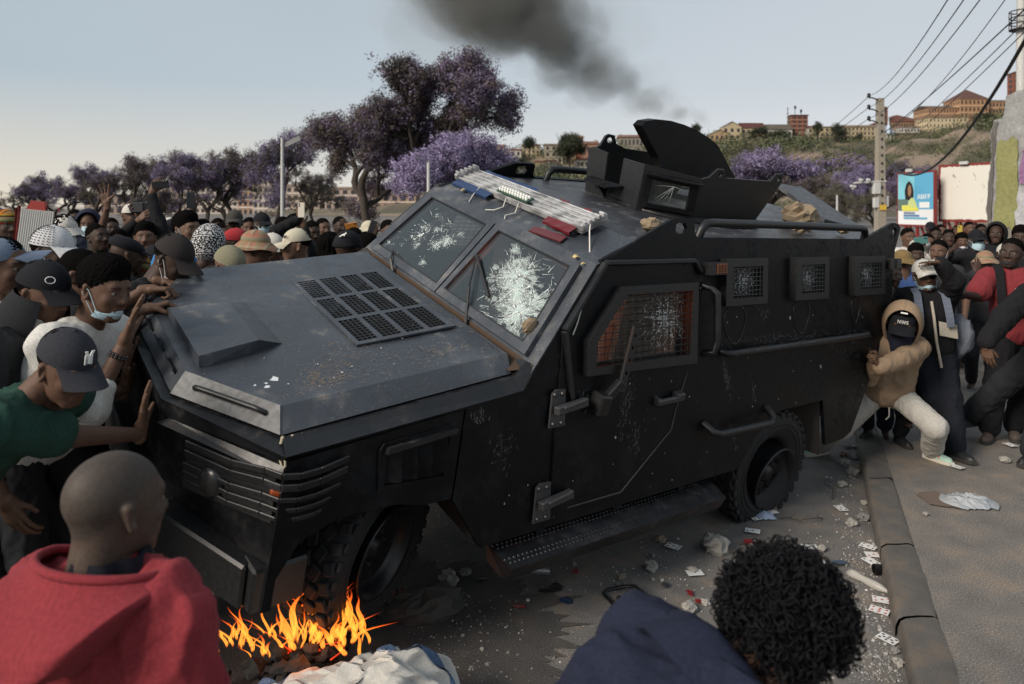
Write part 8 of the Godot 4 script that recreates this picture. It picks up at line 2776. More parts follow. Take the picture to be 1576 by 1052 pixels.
	for c in C:
		var d: Dictionary = c[8]
		var fresh := {"head": at(c[1], c[2], c[3]), "yaw": c[4], "look": [c[5][0], c[5][1], 0.0], "skin": c[6], "top": c[7]}
		fresh.merge(d)
		var nd := person("person with " + c[0] if not (c[0] as String).contains("man ") and not (c[0] as String).begins_with("boy") and not (c[0] as String).contains("operator") and not (c[0] as String).contains("person") else c[0], fresh)
		J = cache.joints
		if d.get("name", "") == "cream":
			emblem(nd, "ERS", 0.026, (J.hx as Transform3D) * Transform3D(Basis(Vector3.UP, 0.5) * Basis(Vector3.RIGHT, -0.35), Vector3(0.042, 0.078, 0.078)), capblack)
		elif d.get("name", "") == "puma":
			var b2 := MB.new()
			var cat := []
			for q in [[-0.024, -0.008], [-0.012, -0.002], [-0.006, 0.006], [0.008, 0.010], [0.018, 0.020], [0.024, 0.022], [0.021, 0.014], [0.026, 0.010], [0.012, 0.004], [0.016, -0.006], [0.010, -0.006], [0.004, 0.0], [-0.006, -0.006], [-0.014, -0.012], [-0.022, -0.013]]:
				cat.append(Vector3(q[0], q[1], 0))
			b2.plate(cat, Vector3(0, 0, 0.003))
			part("badge", b2, white, nd).transform = (J.hx as Transform3D) * Transform3D(Basis(Vector3.UP, PI + 0.35) * Basis(Vector3.RIGHT, -0.35), Vector3(-0.04, 0.095, -0.115))
	phone("black phone held highest above the shouting man", at(247, 284, 6.75), Basis(Vector3.FORWARD, 1.45) * Basis(Vector3.UP, 0.2))
	phone("black phone held upright above the blue shirt", at(294, 308, 7.0), Basis(Vector3.UP, 0.2))
	phone("pale phone held upright behind the cream cap", at(464, 323, 7.65), Basis(Vector3.UP, -0.2), Color(0.5, 0.46, 0.40))
	phone("orange phone at the young man's mouth", at(541, 347, 9.1), Basis(Vector3.FORWARD, 1.4) * Basis(Vector3.UP, 0.4), Color(0.42, 0.17, 0.03))
	phone("dark phone before the cream bucket hat's face", at(573, 349, 8.6), Basis(Vector3.FORWARD, 0.3))
	# camera
	var cam := thing("video_camera", "black camera with a hood held up by the operator in the white cap", "camera", at(214, 319, 7.25))
	w = MB.new()
	w.box(Vector3.ZERO, Vector3(0.14, 0.11, 0.09), Basis(), 0.012)
	w.box(Vector3(-0.02, 0.07, 0), Vector3(0.06, 0.04, 0.06), Basis(), 0.01)
	part("camera_body", w, mat("camera_black", Color(0.012, 0.012, 0.014), 0.45), cam)
	w = MB.new()
	w.lathe([Vector2(0.0, 0.13), Vector2(0.038, 0.13), Vector2(0.044, 0.125), Vector2(0.040, 0.06), Vector2(0.040, 0.0)], 18, Transform3D(Basis(Vector3.FORWARD, -PI / 2) * Basis(), Vector3(0.05, 0, 0)))
	part("lens", w, mat("camera_black", Color.WHITE), cam)
	# red box sign with a white ribbed panel
	var sg := thing("ribbed_panel", "white ribbed panel with a red box top held up at the far left", "panel", at(52, 372, 4.6))
	sg.rotation = Vector3(0, 0.35, -0.12)
	w = MB.new()
	w.box(Vector3(0, 0.02, -0.01), Vector3(0.175, 0.36, 0.02))
	for i in 15:
		w.bar(Vector3(-0.084 + i * 0.012, -0.16, 0.002), Vector3(-0.084 + i * 0.012, 0.20, 0.002), 0.006, 0.008, Vector3.BACK)
	part("ribbed_sheet", w, mat("sheet_white", Color(0.58, 0.57, 0.54), 0.7), sg)
	w = MB.new()
	var rb := mat("sign_red", Color(0.36, 0.045, 0.035), 0.6)
	w.plate([Vector3(-0.065, 0.20, 0), Vector3(-0.045, 0.255, 0), Vector3(0.03, 0.255, 0), Vector3(0.04, 0.20, 0)], Vector3(0, 0, -0.06))
	part("red_top", w, rb, sg)
	w = MB.new()
	w.plate([Vector3(-0.10, -0.16, -0.012), Vector3(-0.125, 0.20, -0.012), Vector3(0.11, 0.20, -0.012), Vector3(0.10, 0.225, -0.012), Vector3(-0.11, 0.215, -0.012)], Vector3(0, 0, -0.06))
	part("red_side", w, rb, sg)
	make_right_people(white, capblack, cleo, cstripe, black, char_, navy, wshirt, dred, tan, greyj, bluehood, orange, capwhite)


func scarf(t: Node3D, J: Dictionary, m: Material, drop: float) -> void:
	var w := MB.new()
	w.grid(34, 12, func(a: float, b: float) -> Vector3:
		var th := TAU * (a if a < 0.999 else 0.0)
		var rr := 0.074 + 0.030 * b + 0.005 * sin(th * 8.0 + b * 5.0)
		return (J.O as Transform3D) * ((J.nb as Vector3) + (J.X as Vector3) * sin(th) * rr + (J.fwdU as Vector3) * (cos(th) * rr + 0.012) + (J.U as Vector3) * (0.085 - 0.13 * b - drop * maxf(0.0, cos(th)) * b)), 0.005)
	part("neck_cloth", w, m, t)


func strap(t: Node3D, J: Dictionary, k: int, m: Material, wid: float, thick: float, s: float) -> void:
	# over one shoulder, down the chest
	var sg := 1.0 if k == 0 else -1.0
	var path := []
	for i in 13:
		var u := i / 12.0
		var a := lerpf(-0.35, 1.0, u)
		var p: Vector3 = (J.nb as Vector3) + (J.X as Vector3) * sg * (0.105 + 0.02 * u) * s
		if a < 0.15:
			p += (J.U as Vector3) * (0.035 * s) * cos((a - 0.0) * 3.0) + (J.fwdU as Vector3) * (a * 0.28)
		else:
			p += (J.U as Vector3) * (0.03 - (a - 0.15) * 0.36) * s + (J.fwdU as Vector3) * (0.088 + 0.055 * sin((a - 0.15) * 2.2) + thick)
		path.append((J.O as Transform3D) * p)
	var w := MB.new()
	for i in path.size() - 1:
		w.bar(path[i], path[i + 1] + (path[i + 1] - path[i]) * 0.06, wid, 0.012, (J.fwdU as Vector3) + (J.U as Vector3), 0.003)
	part("strap", w, m, t)


func make_right_people(white: Material, capblack: Material, cleo: Material, cstripe: Material, black: Material, char_: Material, navy: Material, wshirt: Material, dred: Material, tan: Material, greyj: Material, bluehood: Material, orange: Material, capwhite: Material) -> void:
	var G := 0.108
	var runner := [mat("shoe_mint", Color(0.33, 0.47, 0.40), 0.7, {"nrm": T.n_cloth, "ns": 0.4, "scale": 9.0}), mat("sole_cream", Color(0.55, 0.50, 0.42), 0.8), mat("shoe_orange", Color(0.5, 0.18, 0.08), 0.7)]
	var blackshoe := [mat("shoe_black", Color(0.014, 0.014, 0.015), 0.5), mat("sole_black", Color(0.03, 0.028, 0.026), 0.8)]
	var stripes := [mat("shoe_black", Color.WHITE), mat("sole_cream", Color.WHITE), white]
	var sandal := [mat("sandal_brown", Color(0.07, 0.05, 0.04), 0.8), mat("sole_black", Color.WHITE)]
	var J: Dictionary
	var w: MB
	# --- the hooded pusher
	var hd := at(1388, 499, 5.45)
	var f0 := gnd(1434, 706, G); var f1 := gnd(1262, 698, 0.0)
	var t := person("crouching pusher in a tan hoodie and pale grey jeans, shoulder against the truck's rear corner", {"head": hd, "ground": 0.0, "yaw": -14.0, "look": [-30.0, 16.0, -8.0], "lean": [16.0, 7.0], "fine": true, "skin": S2, "s": 0.87, "hs": 1.10, "top": tan, "topname": "hoodie", "thick": 0.03, "fold": 0.010, "legs": greyj, "baggy": 0.03, "feet": [f0, f1], "toes": [Vector3(0.45, 0, 1).normalized(), Vector3(-1, 0, 0.35).normalized()], "kneehint": Vector3(-0.1, 0.3, 0.5), "shoes": runner,
		"hat": "hood", "hatm": tan, "hair": "short", "reach": [at(1352, 566, 5.22), at(1349, 560, 5.30)], "hand": ["fist", "fist"], "fingers": [Vector3(-0.4, 0.9, 0.1), Vector3(-0.2, 1, 0)], "palm": [Vector3(-1, 0, -0.5), Vector3(-1, 0, 0)], "elbow": [Vector3(0.9, -0.6, 0.2), Vector3(-0.3, -1, 0)]})
	J = cache.joints
	var hx: Transform3D = J.hx
	part("cap", hat_mesh("cap"), capblack, t).transform = hx * Transform3D(Basis().scaled(Vector3(1.02, 0.9, 1.02)), Vector3(0, -0.012, 0.004))
	emblem(t, "NWS", 0.030, hx * Transform3D(Basis(Vector3.RIGHT, -0.3), Vector3(0, 0.058, 0.094)), mat("thread_grey", Color(0.45, 0.44, 0.40), 0.8))
	w = MB.new()   # dark neckerchief over nose and mouth, with a white edge
	w.grid(26, 12, func(a: float, b: float) -> Vector3:
		var u := a * 2.0 - 1.0
		var th := u * 1.5
		return Vector3(sin(th) * (0.074 + 0.02 * b), -0.004 - b * (0.19 - 0.07 * absf(u)), 0.015 + cos(th) * (0.092 - 0.01 * b) + 0.008 * sin(th * 5.0 + b * 4.0) * b), 0.004)
	part("neckerchief", w, cloth("kerchief_navy", 0.016, 0.018, 0.034), t).transform = hx
	w = MB.new()
	var edge := []
	for i in 20:
		var u := i / 19.0 * 2.0 - 1.0
		var th := u * 1.5
		edge.append(Vector3(sin(th) * 0.096, -0.004 - (0.19 - 0.07 * absf(u)) * 1.02, 0.018 + cos(th) * 0.084))
	w.tube(edge, 0.006, 5)
	part("white_edge", w, white, t).transform = hx
	w = MB.new()
	w.box(Vector3(0.0, 0.118, 0.085), Vector3(0.040, 0.010, 0.004), Basis(Vector3.RIGHT, -0.9))
	part("hood_label", w, white, t).transform = hx
	# waistband tie and pocket
	w = MB.new()
	w.tube([(J.O as Transform3D) * ((J.pel as Vector3) + (J.fwdU as Vector3) * 0.14 - (J.U as Vector3) * 0.04), (J.O as Transform3D) * ((J.pel as Vector3) + (J.fwdU as Vector3) * 0.15 - (J.U as Vector3) * 0.11 + (J.X as Vector3) * 0.01), (J.O as Transform3D) * ((J.pel as Vector3) + (J.fwdU as Vector3) * 0.13 - (J.U as Vector3) * 0.15)], 0.006, 5)
	part("drawstring", w, greyj, t)

	# --- white cap, sunglasses, hand at the brow
	hd = at(1423, 424, 5.75)
	f0 = gnd(1470, 706, G); f1 = gnd(1448, 694, G)
	t = person("man in a white lettered cap and sunglasses shading his eyes, black jacket with pale panels", {"head": hd, "ground": G, "yaw": -12.0, "look": [-14.0, 4.0, 6.0], "lean": [5.0, -6.0], "fine": true, "skin": S2, "top": black, "topname": "jacket", "thick": 0.03, "legs": cloth("trousers_navy", 0.014, 0.016, 0.022), "baggy": 0.03, "hat": "cap", "hatm": capwhite, "hatturn": Vector3(-0.12, 0, 0), "hair": "short", "mouth": 2, "hs": 0.95, "mask": "chin", "feet": [f0, f1], "toes": [Vector3(0.35, 0, 1).normalized(), Vector3(-0.1, 0, 1).normalized()], "shoes": blackshoe,
		"reach": [at(1446, 404, 5.5), null], "hand": ["flat", "relax"], "fingers": [Vector3(-1, 0.05, 0.35), null], "palm": [Vector3(0, -1, 0.1), null], "elbow": [Vector3(1, -0.5, 0.3), null]})
	J = cache.joints
	hx = J.hx
	w = MB.new()
	for s in [1.0, -1.0]:
		var lens := []
		for k in 12:
			lens.append(Vector3(s * 0.033 + cos(TAU * k / 12) * 0.028, 0.006 + sin(TAU * k / 12) * 0.020, 0.100 - absf(s * 0.033 + cos(TAU * k / 12) * 0.028) * 0.18))
		w.plate(lens, Vector3(0, 0, 0.004))
		w.bar(Vector3(s * 0.060, 0.012, 0.090), Vector3(s * 0.084, 0.012, 0.0), 0.005, 0.008)
	w.bar(Vector3(-0.008, 0.012, 0.104), Vector3(0.008, 0.012, 0.104), 0.006, 0.006)
	part("sunglasses", w, mat("shades", Color(0.006, 0.006, 0.007), 0.06), t).transform = hx
	emblem(t, "ARMANI", 0.032, hx * Transform3D(Basis(Vector3.RIGHT, -0.42), Vector3(0, 0.094, 0.084)), capblack)
	emblem(t, "EXCHANGE", 0.018, hx * Transform3D(Basis(Vector3.RIGHT, -0.32), Vector3(0, 0.073, 0.094)), capblack)
	var greys := cloth("strap_grey", 0.14, 0.16, 0.21)
	for k in 2:
		strap(t, J, k, greys, 0.055, 0.022, J.s)
	var pale := cloth("panel_pale", 0.46, 0.42, 0.35)
	w = MB.new()
	var O: Transform3D = J.O
	w.grid(10, 8, func(a: float, b: float) -> Vector3:
		return O * ((J.nb as Vector3) + (J.X as Vector3) * lerpf(0.03, 0.16, a) - (J.U as Vector3) * lerpf(0.20, 0.31, b + 0.25 * a) + (J.fwdU as Vector3) * (0.148 - 0.35 * pow(lerpf(0.03, 0.16, a), 1.6))), 0.004)
	part("jacket_panel", w, pale, t)
	w = MB.new()
	w.tube([O * ((J.nb as Vector3) + (J.fwdU as Vector3) * 0.118 - (J.U as Vector3) * 0.05), O * ((J.nb as Vector3) + (J.fwdU as Vector3) * 0.146 - (J.U as Vector3) * 0.18), O * ((J.nb as Vector3) + (J.fwdU as Vector3) * 0.155 - (J.U as Vector3) * 0.36), O * ((J.nb as Vector3) + (J.fwdU as Vector3) * 0.150 - (J.U as Vector3) * 0.56 + (J.X as Vector3) * 0.02)], 0.011, 6)
	part("zip_edge", w, pale, t)
	w = MB.new()
	w.blob(O * ((J.nb as Vector3) + (J.X as Vector3) * 0.24 - (J.U as Vector3) * 0.36 - (J.fwdU as Vector3) * 0.08), Vector3(0.09, 0.17, 0.12), 0.12, 5, 12, false)
	part("backpack", w, cloth("bag_grey", 0.17, 0.19, 0.23), t)

	# --- red T-shirt
	hd = at(1556, 390, 5.95)
	t = person("man in a red T-shirt with a round white chest badge and black backpack straps", {"head": hd, "ground": G, "yaw": -24.0, "look": [-48.0, -4.0, -6.0], "lean": [-2.0, -4.0], "fine": true, "skin": S3, "top": dred, "sleeve": "short", "thick": 0.022, "wide": 1.12, "hair": "short", "mouth": 1, "mask": "chin", "maskm": mat("mask_black", Color(0.014, 0.014, 0.015), 0.8), "legs": black, "baggy": 0.03, "feet": [gnd(1560, 672, G), gnd(1522, 676, G)], "shoes": sandal, "toes": [Vector3(-0.6, 0, 1).normalized(), Vector3(-0.8, 0, 0.8).normalized()],
		"reach": [null, at(1478, 452, 5.75)], "hand": ["relax", "relax"], "elbow": [null, Vector3(0, -1, 0.2)]})
	J = cache.joints
	for k in 2:
		strap(t, J, k, black, 0.062, 0.012, J.s)
	var bx := (J.O as Transform3D) * Transform3D(Basis(J.X, J.U, J.fwdU), (J.nb as Vector3) - (J.U as Vector3) * 0.20 + (J.X as Vector3) * 0.035 + (J.fwdU as Vector3) * 0.142)
	w = MB.new()
	w.lathe([Vector2(0.0, 0.003), Vector2(0.042, 0.003), Vector2(0.042, 0.0)], 24, Transform3D(Basis(Vector3.RIGHT, PI / 2), Vector3.ZERO), true)
	part("badge", w, white, t).transform = bx
	w = MB.new()
	w.lathe([Vector2(0.028, 0.0045), Vector2(0.032, 0.0045)], 24, Transform3D(Basis(Vector3.RIGHT, PI / 2), Vector3.ZERO), true)
	var st := []
	for k in 10:
		var rr := 0.020 if k % 2 == 0 else 0.008
		st.append(Vector3(sin(TAU * k / 10) * rr, cos(TAU * k / 10) * rr, 0.004))
	w.plate(st, Vector3(0, 0, 0.001))
	part("badge_star", w, dred, t).transform = bx
	w = MB.new()
	for k in 9:
		w.box(Vector3(-0.05 + k * 0.0125, 0.062 - 0.004 * sin(k * 1.3), 0.003), Vector3(0.008, 0.014, 0.002), Basis(Vector3.BACK, 0.2 * sin(k * 2.0)))
		w.box(Vector3(-0.045 + k * 0.011, -0.058, 0.003), Vector3(0.007, 0.008, 0.002))
	part("badge_print", w, white, t, true).transform = bx

	# --- black jacket at the edge, hand hanging, legs braced
	hd = at(1622, 418, 5.3)
	t = person("figure in black zip jacket at the right edge, one hand hanging", {"head": hd, "ground": G, "yaw": -62.0, "look": [-70.0, 8.0, 0.0], "lean": [22.0, 8.0], "fine": true, "skin": S2, "top": black, "topname": "jacket", "thick": 0.034, "wide": 1.05, "hair": "short", "legs": cloth("trousers_slate", 0.024, 0.026, 0.030), "baggy": 0.034, "feet": [gnd(1588, 712, G), gnd(1476, 668, G)], "toes": [Vector3(-0.8, 0, 0.5).normalized(), Vector3(-1, 0, 0.3).normalized()], "shoes": blackshoe,
		"reach": [null, at(1516, 527, 5.25)], "hand": ["relax", "relax"], "fingers": [null, Vector3(0.15, -1, 0.05)], "palm": [null, Vector3(0.6, 0, -0.6)], "elbow": [null, Vector3(-1, -0.1, 0.1)]})

	# --- the row behind
	var C := [
		["bareheaded man with a white mask under his chin, behind the white lettered cap", 1444, 388, 7.2, -35, [-42, 0], S2, char_, {"hair": "short", "mask": "chin", "maskm": M.mask_white, "fine": true, "sleeve": "short"}],
		["person in a leopard print bucket hat and blue hoodie, turned away beside the truck", 1388, 404, 7.0, 170, [170, 0], S2, bluehood, {"hat": "bucket", "hatm": cleo, "thick": 0.03}],
		["person in an orange top squeezed behind the truck's rear edge", 1360, 448, 6.0, -20, [-20, 5], S3, orange, {"hair": "short", "reach": [at(1378, 476, 5.85), null], "hand": ["relax", "relax"]}],
		["person in a white shirt and green mask holding a teal phone sideways", 1428, 374, 9.4, -20, [-20, 0], S2, wshirt, {"mask": "up", "maskm": mat("mask_green", Color(0.05, 0.16, 0.12), 0.85), "hair": "short", "reach": [at(1424, 376, 9.03), at(1406, 374, 9.03)], "hand": ["hold", "hold"], "fingers": [Vector3(-0.6, 0.6, 0), Vector3(0.8, 0.4, 0)], "palm": [Vector3(0, 0, 1), Vector3(0, 0, 1)]}],
		["man in a black cap and white mask pointing left, in the third row", 1503, 370, 8.6, -30, [-14, 0], S3, black, {"hat": "cap", "hatm": capblack, "mask": "up", "reach": [null, at(1462, 388, 8.48)], "hand": ["relax", "relax"]}],
		["young man with a white chin strap left of the black cap", 1480, 372, 10.5, -15, [-20, 0], S2, black, {"hair": "thick", "mask": "chin", "maskm": M.mask_white}],
		["person in striped straw bucket hat with hand at the chin, beside the red T-shirt", 1516, 404, 7.6, -25, [-30, 0], S3, char_, {"hat": "bucket", "hatm": cstripe, "mask": "chin", "reach": [null, at(1500, 420, 7.36)], "hand": ["relax", "relax"], "fingers": [null, Vector3(0.3, 1, 0)], "palm": [null, Vector3(0.3, 0, -1)]}],
		["person in a white cap just behind the red T-shirt's head", 1547, 392, 8.0, -20, [-25, 0], S3, black, {"hat": "cap", "hatm": capwhite}],
		["small-faced person right of the black cap and white mask", 1524, 374, 9.6, -30, [-30, 0], S2, char_, {"hair": "long"}],
		["dark hooded person beneath the poster column", 1533, 360, 9.4, -40, [-40, 0], S3, black, {"hat": "hood", "hatm": capblack}],
		["dark-haired person at the right edge behind the red T-shirt", 1571, 366, 8.0, -40, [-40, 0], S3, black, {"hair": "thick"}],
		["far person with a yellow phone held before the face", 1474, 358, 12.32, -10, [-10, 0], S2, black, {"hair": "short", "reach": [at(1477, 358, 11.98), null], "hand": ["hold", "relax"]}],
		["far dark head left of the chin-strap man", 1460, 366, 10.53, -20, [-20, 0], S3, char_, {"hair": "short"}],
		["far dark head right of the teal phone", 1440, 362, 11.2, -20, [-20, 0], S3, black, {"hair": "short"}],
		["far head in a white shirt under the red billboard legs", 1448, 356, 12.99, -10, [-10, 0], S2, wshirt, {"hair": "short"}],
		["far person under the blue poster beside the truck's lifting eye", 1398, 366, 9.41, 0, [0, 0], S2, wshirt, {"hair": "short"}],
		["far person in a dark top behind the leopard hat", 1410, 392, 8.29, -10, [-15, 0], S3, black, {"hair": "thick"}],
		["far person below the blank billboard's right leg", 1510, 356, 12.1, -10, [-10, 0], S3, navy, {"hair": "short"}],
		["far capped person between the billboards' legs", 1432, 352, 13.44, -10, [-10, 0], S3, navy, {"hat": "cap", "hatm": capblack}],
		["tall far person against the pierced fence", 1492, 352, 12.77, -10, [-10, 0], S2, char_, {"hair": "short"}]]
	for c in C:
		var fresh := {"head": at(c[1], c[2], c[3]), "ground": G, "yaw": c[4], "look": [c[5][0], c[5][1], 0.0], "skin": c[6], "top": c[7], "shoes": blackshoe if c[3] < 7.0 else null}
		fresh.merge(c[8])
		person(c[0], fresh)
	phone("teal phone held sideways above the leopard hat's row", at(1417, 370, 8.9), Basis(Vector3.FORWARD, 1.5), Color(0.08, 0.20, 0.19), Vector3(0.085, 0.17, 0.01))
	phone("small yellow phone far back under the blank billboard", at(1477, 354, 11.8), Basis(), Color(0.5, 0.38, 0.06))
	# extra legs seen between: a barefoot stander and one in striped trainers
	person("barefoot man in dark jeans standing hidden behind the hooded pusher", {"head": at(1372, 424, 6.35), "ground": G, "yaw": -10.0, "look": [-20.0, 0, 0], "skin": S3, "top": navy, "hair": "short", "legs": cloth("jeans_dark", 0.014, 0.018, 0.030), "baggy": 0.024, "hemat": 0.9, "feet": [gnd(1392, 698, G), gnd(1362, 672, G)], "toes": [Vector3(-0.1, 0, 1).normalized(), Vector3(-0.4, 0, 1).normalized()]})
	w = MB.new()


# ---------------------------------------------------------------- things on the ground, fire, smoke
func stone(label: String, x: float, y: float, wpx: float, col: Color, sd: int, o := {}) -> void:
	var h: float = o.get("h", 0.0)
	var p := gnd(x, y, h)
	var r := wpx * 0.5 / FPX * -p.z
	var w := MB.new()
	w.blob(Vector3(0, r * 0.42, 0), Vector3(r, r * o.get("flat", 0.62), r * 0.85), 0.34, sd, 7)
	var s := solid("stone", w, mat("rock_%s" % str(col), col, 0.92, {"tex": T.speck, "nrm": T.n_fine, "ns": 0.6, "scale": 6.0}), label, "stone", p, o.get("group", ""))
	s.rotation.y = sd * 1.3


func card(x: float, y: float, turn: float, suit: int, n: int, h := 0.0, lift := 0.0) -> void:
	var p := gnd(x, y, h)
	var t := thing("playing_card", "", "playing card", p + Vector3(0, 0.012, 0), "playing cards scattered on the road")
	t.rotation = Vector3(lift, turn, lift * 0.5)
	var w := MB.new()
	w.box(Vector3.ZERO, Vector3(0.062, 0.0012, 0.089))
	part("card", w, mat("card_white", Color(0.66, 0.66, 0.65), 0.6), t)
	w = MB.new()
	var spots := [[0, 0], [-0.4, -0.6], [0.4, 0.6], [-0.4, 0.6], [0.4, -0.6], [-0.4, 0], [0.4, 0], [0, -0.35], [0, 0.35]]
	for i in n:
		var c := Vector3(spots[i][0] * 0.042, 0.0012, spots[i][1] * 0.05)
		w.plate([c + Vector3(0.007, 0, 0), c + Vector3(0.001, 0, 0.008), c + Vector3(-0.007, 0, 0.002), c + Vector3(-0.002, 0, -0.008)], Vector3(0, 0.0004, 0))
	part("pips", w, mat("pip_red", Color(0.4, 0.03, 0.04), 0.6) if suit else mat("pip_black", Color(0.02, 0.02, 0.025), 0.6), t, true)
	cache.card = t


func make_debris() -> void:
	var pale := Color(0.42, 0.40, 0.36); var grey := Color(0.27, 0.26, 0.25); var sand := Color(0.36, 0.29, 0.21); var redd := Color(0.22, 0.12, 0.085)
	var S := [[1100, 846, 44, pale, "large pale flat stone left of the black curls"], [1017, 833, 17, sand, "upright sandy stone before the running board"], [1002, 876, 24, pale, "grey-white stone below the sandy upright one"], [1066, 881, 16, pale, "small white stone sitting on a playing card"], [1098, 829, 12, pale, "small white stone above the large flat one"], [690, 898, 34, pale, "grey lump nearest the front wheel"], [716, 884, 20, grey, "flat grey stone behind the lump by the front wheel"], [610, 918, 26, redd, "reddish stone beside the fire"], [622, 912, 16, grey, "blue-grey chip leaning on the reddish stone"], [1136, 784, 22, redd, "broken brick piece under the rear wheel"], [1188, 782, 16, sand, "small sandy stone just right of the flat tyre"], [1296, 748, 15, pale, "pale stone between the rear wheel and the kerb"], [1310, 808, 18, pale, "white stone in the gutter beside a card"], [1328, 800, 20, grey, "longer grey stone against the kerb"], [1264, 846, 14, pale, "small round stone beside the card near the curls"], [1330, 776, 12, pale, "small grey gutter stone above the longer one"], [1378, 1004, 16, grey, "dark grey gutter stone nearest the camera"], [1382, 1022, 18, pale, "speckled stone against the kerb at the bottom"], [1300, 716, 18, pale, "pale rubble lump by the running shoe"], [1320, 724, 16, sand, "sandy rubble lump on the kerb edge"], [1312, 706, 16, grey, "grey rubble lump behind the running shoe"], [1298, 702, 13, redd, "reddish rubble lump near the truck's rear corner"], [1318, 690, 14, pale, "rubble lump topmost in the gutter heap"], [1304, 690, 12, grey, "small grey rubble lump in the gutter heap"], [1312, 730, 20, pale, "lowest white lump of the gutter heap"], [980, 948, 20, sand, "tan chip by the black frame"], [1060, 940, 26, pale, "flat white chip among red shards"], [1086, 930, 16, pale, "white chip close to the hidden ear"], [898, 1012, 14, redd, "orange-brown pebble beside the navy shoulder"], [742, 1000, 8, pale, "tiny pale pebble on the stained road"]]
	for i in S.size():
		stone(S[i][4], S[i][0], S[i][1], S[i][2], S[i][3], 40 + i)
	stone("white lump on the pavement right of the shoes", 1545, 710, 16, pale, 91, {"h": 0.108})
	stone("pale pebble on the pavement below the bare earth patch", 1424, 792, 9, pale, 92, {"h": 0.108})
	# the great flat slab by the fire
	var w := MB.new()
	var p := gnd(654, 940)
	w.blob(Vector3(0, 0.03, 0), Vector3(0.20, 0.075, 0.135), 0.22, 7, 10)
	solid("stone_slab", w, mat("slab", Color(0.10, 0.095, 0.085), 0.95, {"tex": T.speck, "nrm": T.n_fine, "ns": 0.8, "scale": 4.0}), "big dark flat slab lying right of the fire", "stone slab", p).rotation.y = 0.35
	# stones on the truck: their places are measured on its roof
	for q in [[Vector3(3.12, 2.645, 0.50), 0.135, sand, "big brown stone lying behind the roof rail"], [Vector3(2.75, 2.645, 0.74), 0.05, sand, "small stone before the big one on the roof"], [Vector3(3.38, 2.645, 0.76), 0.038, sand, "little stone near the rear end of the roof rail"], [Vector3(1.02, 2.635, 0.72), 0.055, sand, "stone resting on the roof, seen through the lifting eye"]]:
		w = MB.new()
		w.blob(Vector3(0, q[1] * 0.5, 0), Vector3(q[1] * 1.25, q[1] * 0.8, q[1]), 0.3, int(q[1] * 1000), 8)
		solid("stone", w, mat("rock_roof", Color(0.34, 0.26, 0.17), 0.92, {"tex": T.speck, "nrm": T.n_fine, "ns": 0.6, "scale": 6.0}), q[3], "stone").transform = truck_xf * Transform3D(Basis(), q[0])
	w = MB.new()
	w.blob(Vector3.ZERO, Vector3(0.045, 0.05, 0.03), 0.25, 8, 6)
	solid("stone", w, mat("rock_roof", Color.WHITE), "broken grey stone lodged in the shattered windscreen's lower corner", "stone").transform = truck_xf * Transform3D(Basis(Vector3.BACK, -0.7), wp(0.24, 0.905, 0.04))
	for q in [[Vector3(0.45, 2.524, -0.66), Vector3(0.06, 0.012, 0.035), Color(0.22, 0.19, 0.12), "bent tin scrap above the far windscreen", "scrap"], [wp(1.06, 0.80, 0.0), Vector3(0.035, 0.012, 0.03), Color(0.5, 0.38, 0.18), "dry leaf above the near windscreen's corner", "leaf"], [wp(1.03, 0.88, 0.0), Vector3(0.03, 0.008, 0.012), Color(0.55, 0.42, 0.25), "curled leaf strip beside the dry leaf", "leaf"]]:
		w = MB.new()
		w.grid(4, 4, func(a: float, b: float) -> Vector3: return Vector3((a - 0.5) * q[1].x, q[1].y * (0.5 + sin(a * 3.0 + b)), (b - 0.5) * q[1].z), 0.002)
		solid(q[4], w, mat("scrap_%s" % q[4], q[2], 0.8), q[3], q[4]).transform = truck_xf * Transform3D(Basis(Vector3.BACK, 0.5), q[0])
	# playing cards
	var cards := [[1036, 843, 0.9, 0, 5, "card showing five dark pips beside the upright sandy stone"], [1069, 884, 1.7, 0, 1, "card under the small white stone"], [1166, 840, 0.7, 0, 7, "card at the top edge of the black curls"], [1158, 819, 1.2, 0, 2, "pale card midway between rear wheel and curls"], [1160, 798, 0.4, 0, 4, "card next to the plastic scrap by the flat tyre"], [1186, 790, 1.9, 1, 3, "tilted card beside the plastic scrap"], [1202, 766, 1.1, 0, 6, "card under the rear wheel rim"], [1294, 784, 0.1, 0, 4, "upright card standing alone in the open road"], [1246, 844, 1.5, 0, 3, "card beside the small round stone"], [1336, 843, 0.8, 0, 5, "topmost of the gutter cards"], [1344, 856, 1.4, 1, 4, "second gutter card, overlapping the topmost"], [1340, 866, 0.3, 0, 3, "third gutter card, crumpled against the kerb"], [1357, 926, 1.2, 1, 5, "gutter card by the crushed bottle"], [1353, 942, 0.9, 1, 7, "red-pipped card below the crushed bottle"], [1366, 986, 0.6, 0, 9, "nine-pip card nearest the camera in the gutter"], [1262, 870, 2.2, 0, 2, "thin card edge right of the curls' top"], [958, 770, 0.0, 0, 0, ""]]
	for c in cards:
		if c[5]:
			card(c[0], c[1], c[2], c[3], c[4])
			cache.card.set_meta("label", c[5])
			cache.card.set_meta("group", "playing cards on the road")
	card(1472, 720, 0.5, 0, 4, 0.11)
	cache.card.set_meta("label", "card lying on the pavement by the black shoe")
	card(1554, 686, 0.2, 0, 3, 0.11)
	cache.card.set_meta("label", "card lying on the pavement at the right edge")
	# torn frame with its strap
	p = gnd(962, 922)
	var t := thing("broken_visor", "broken black plastic frame, bent open, in front of the navy top", "plastic frame", p)
	w = MB.new()
	var loop := []
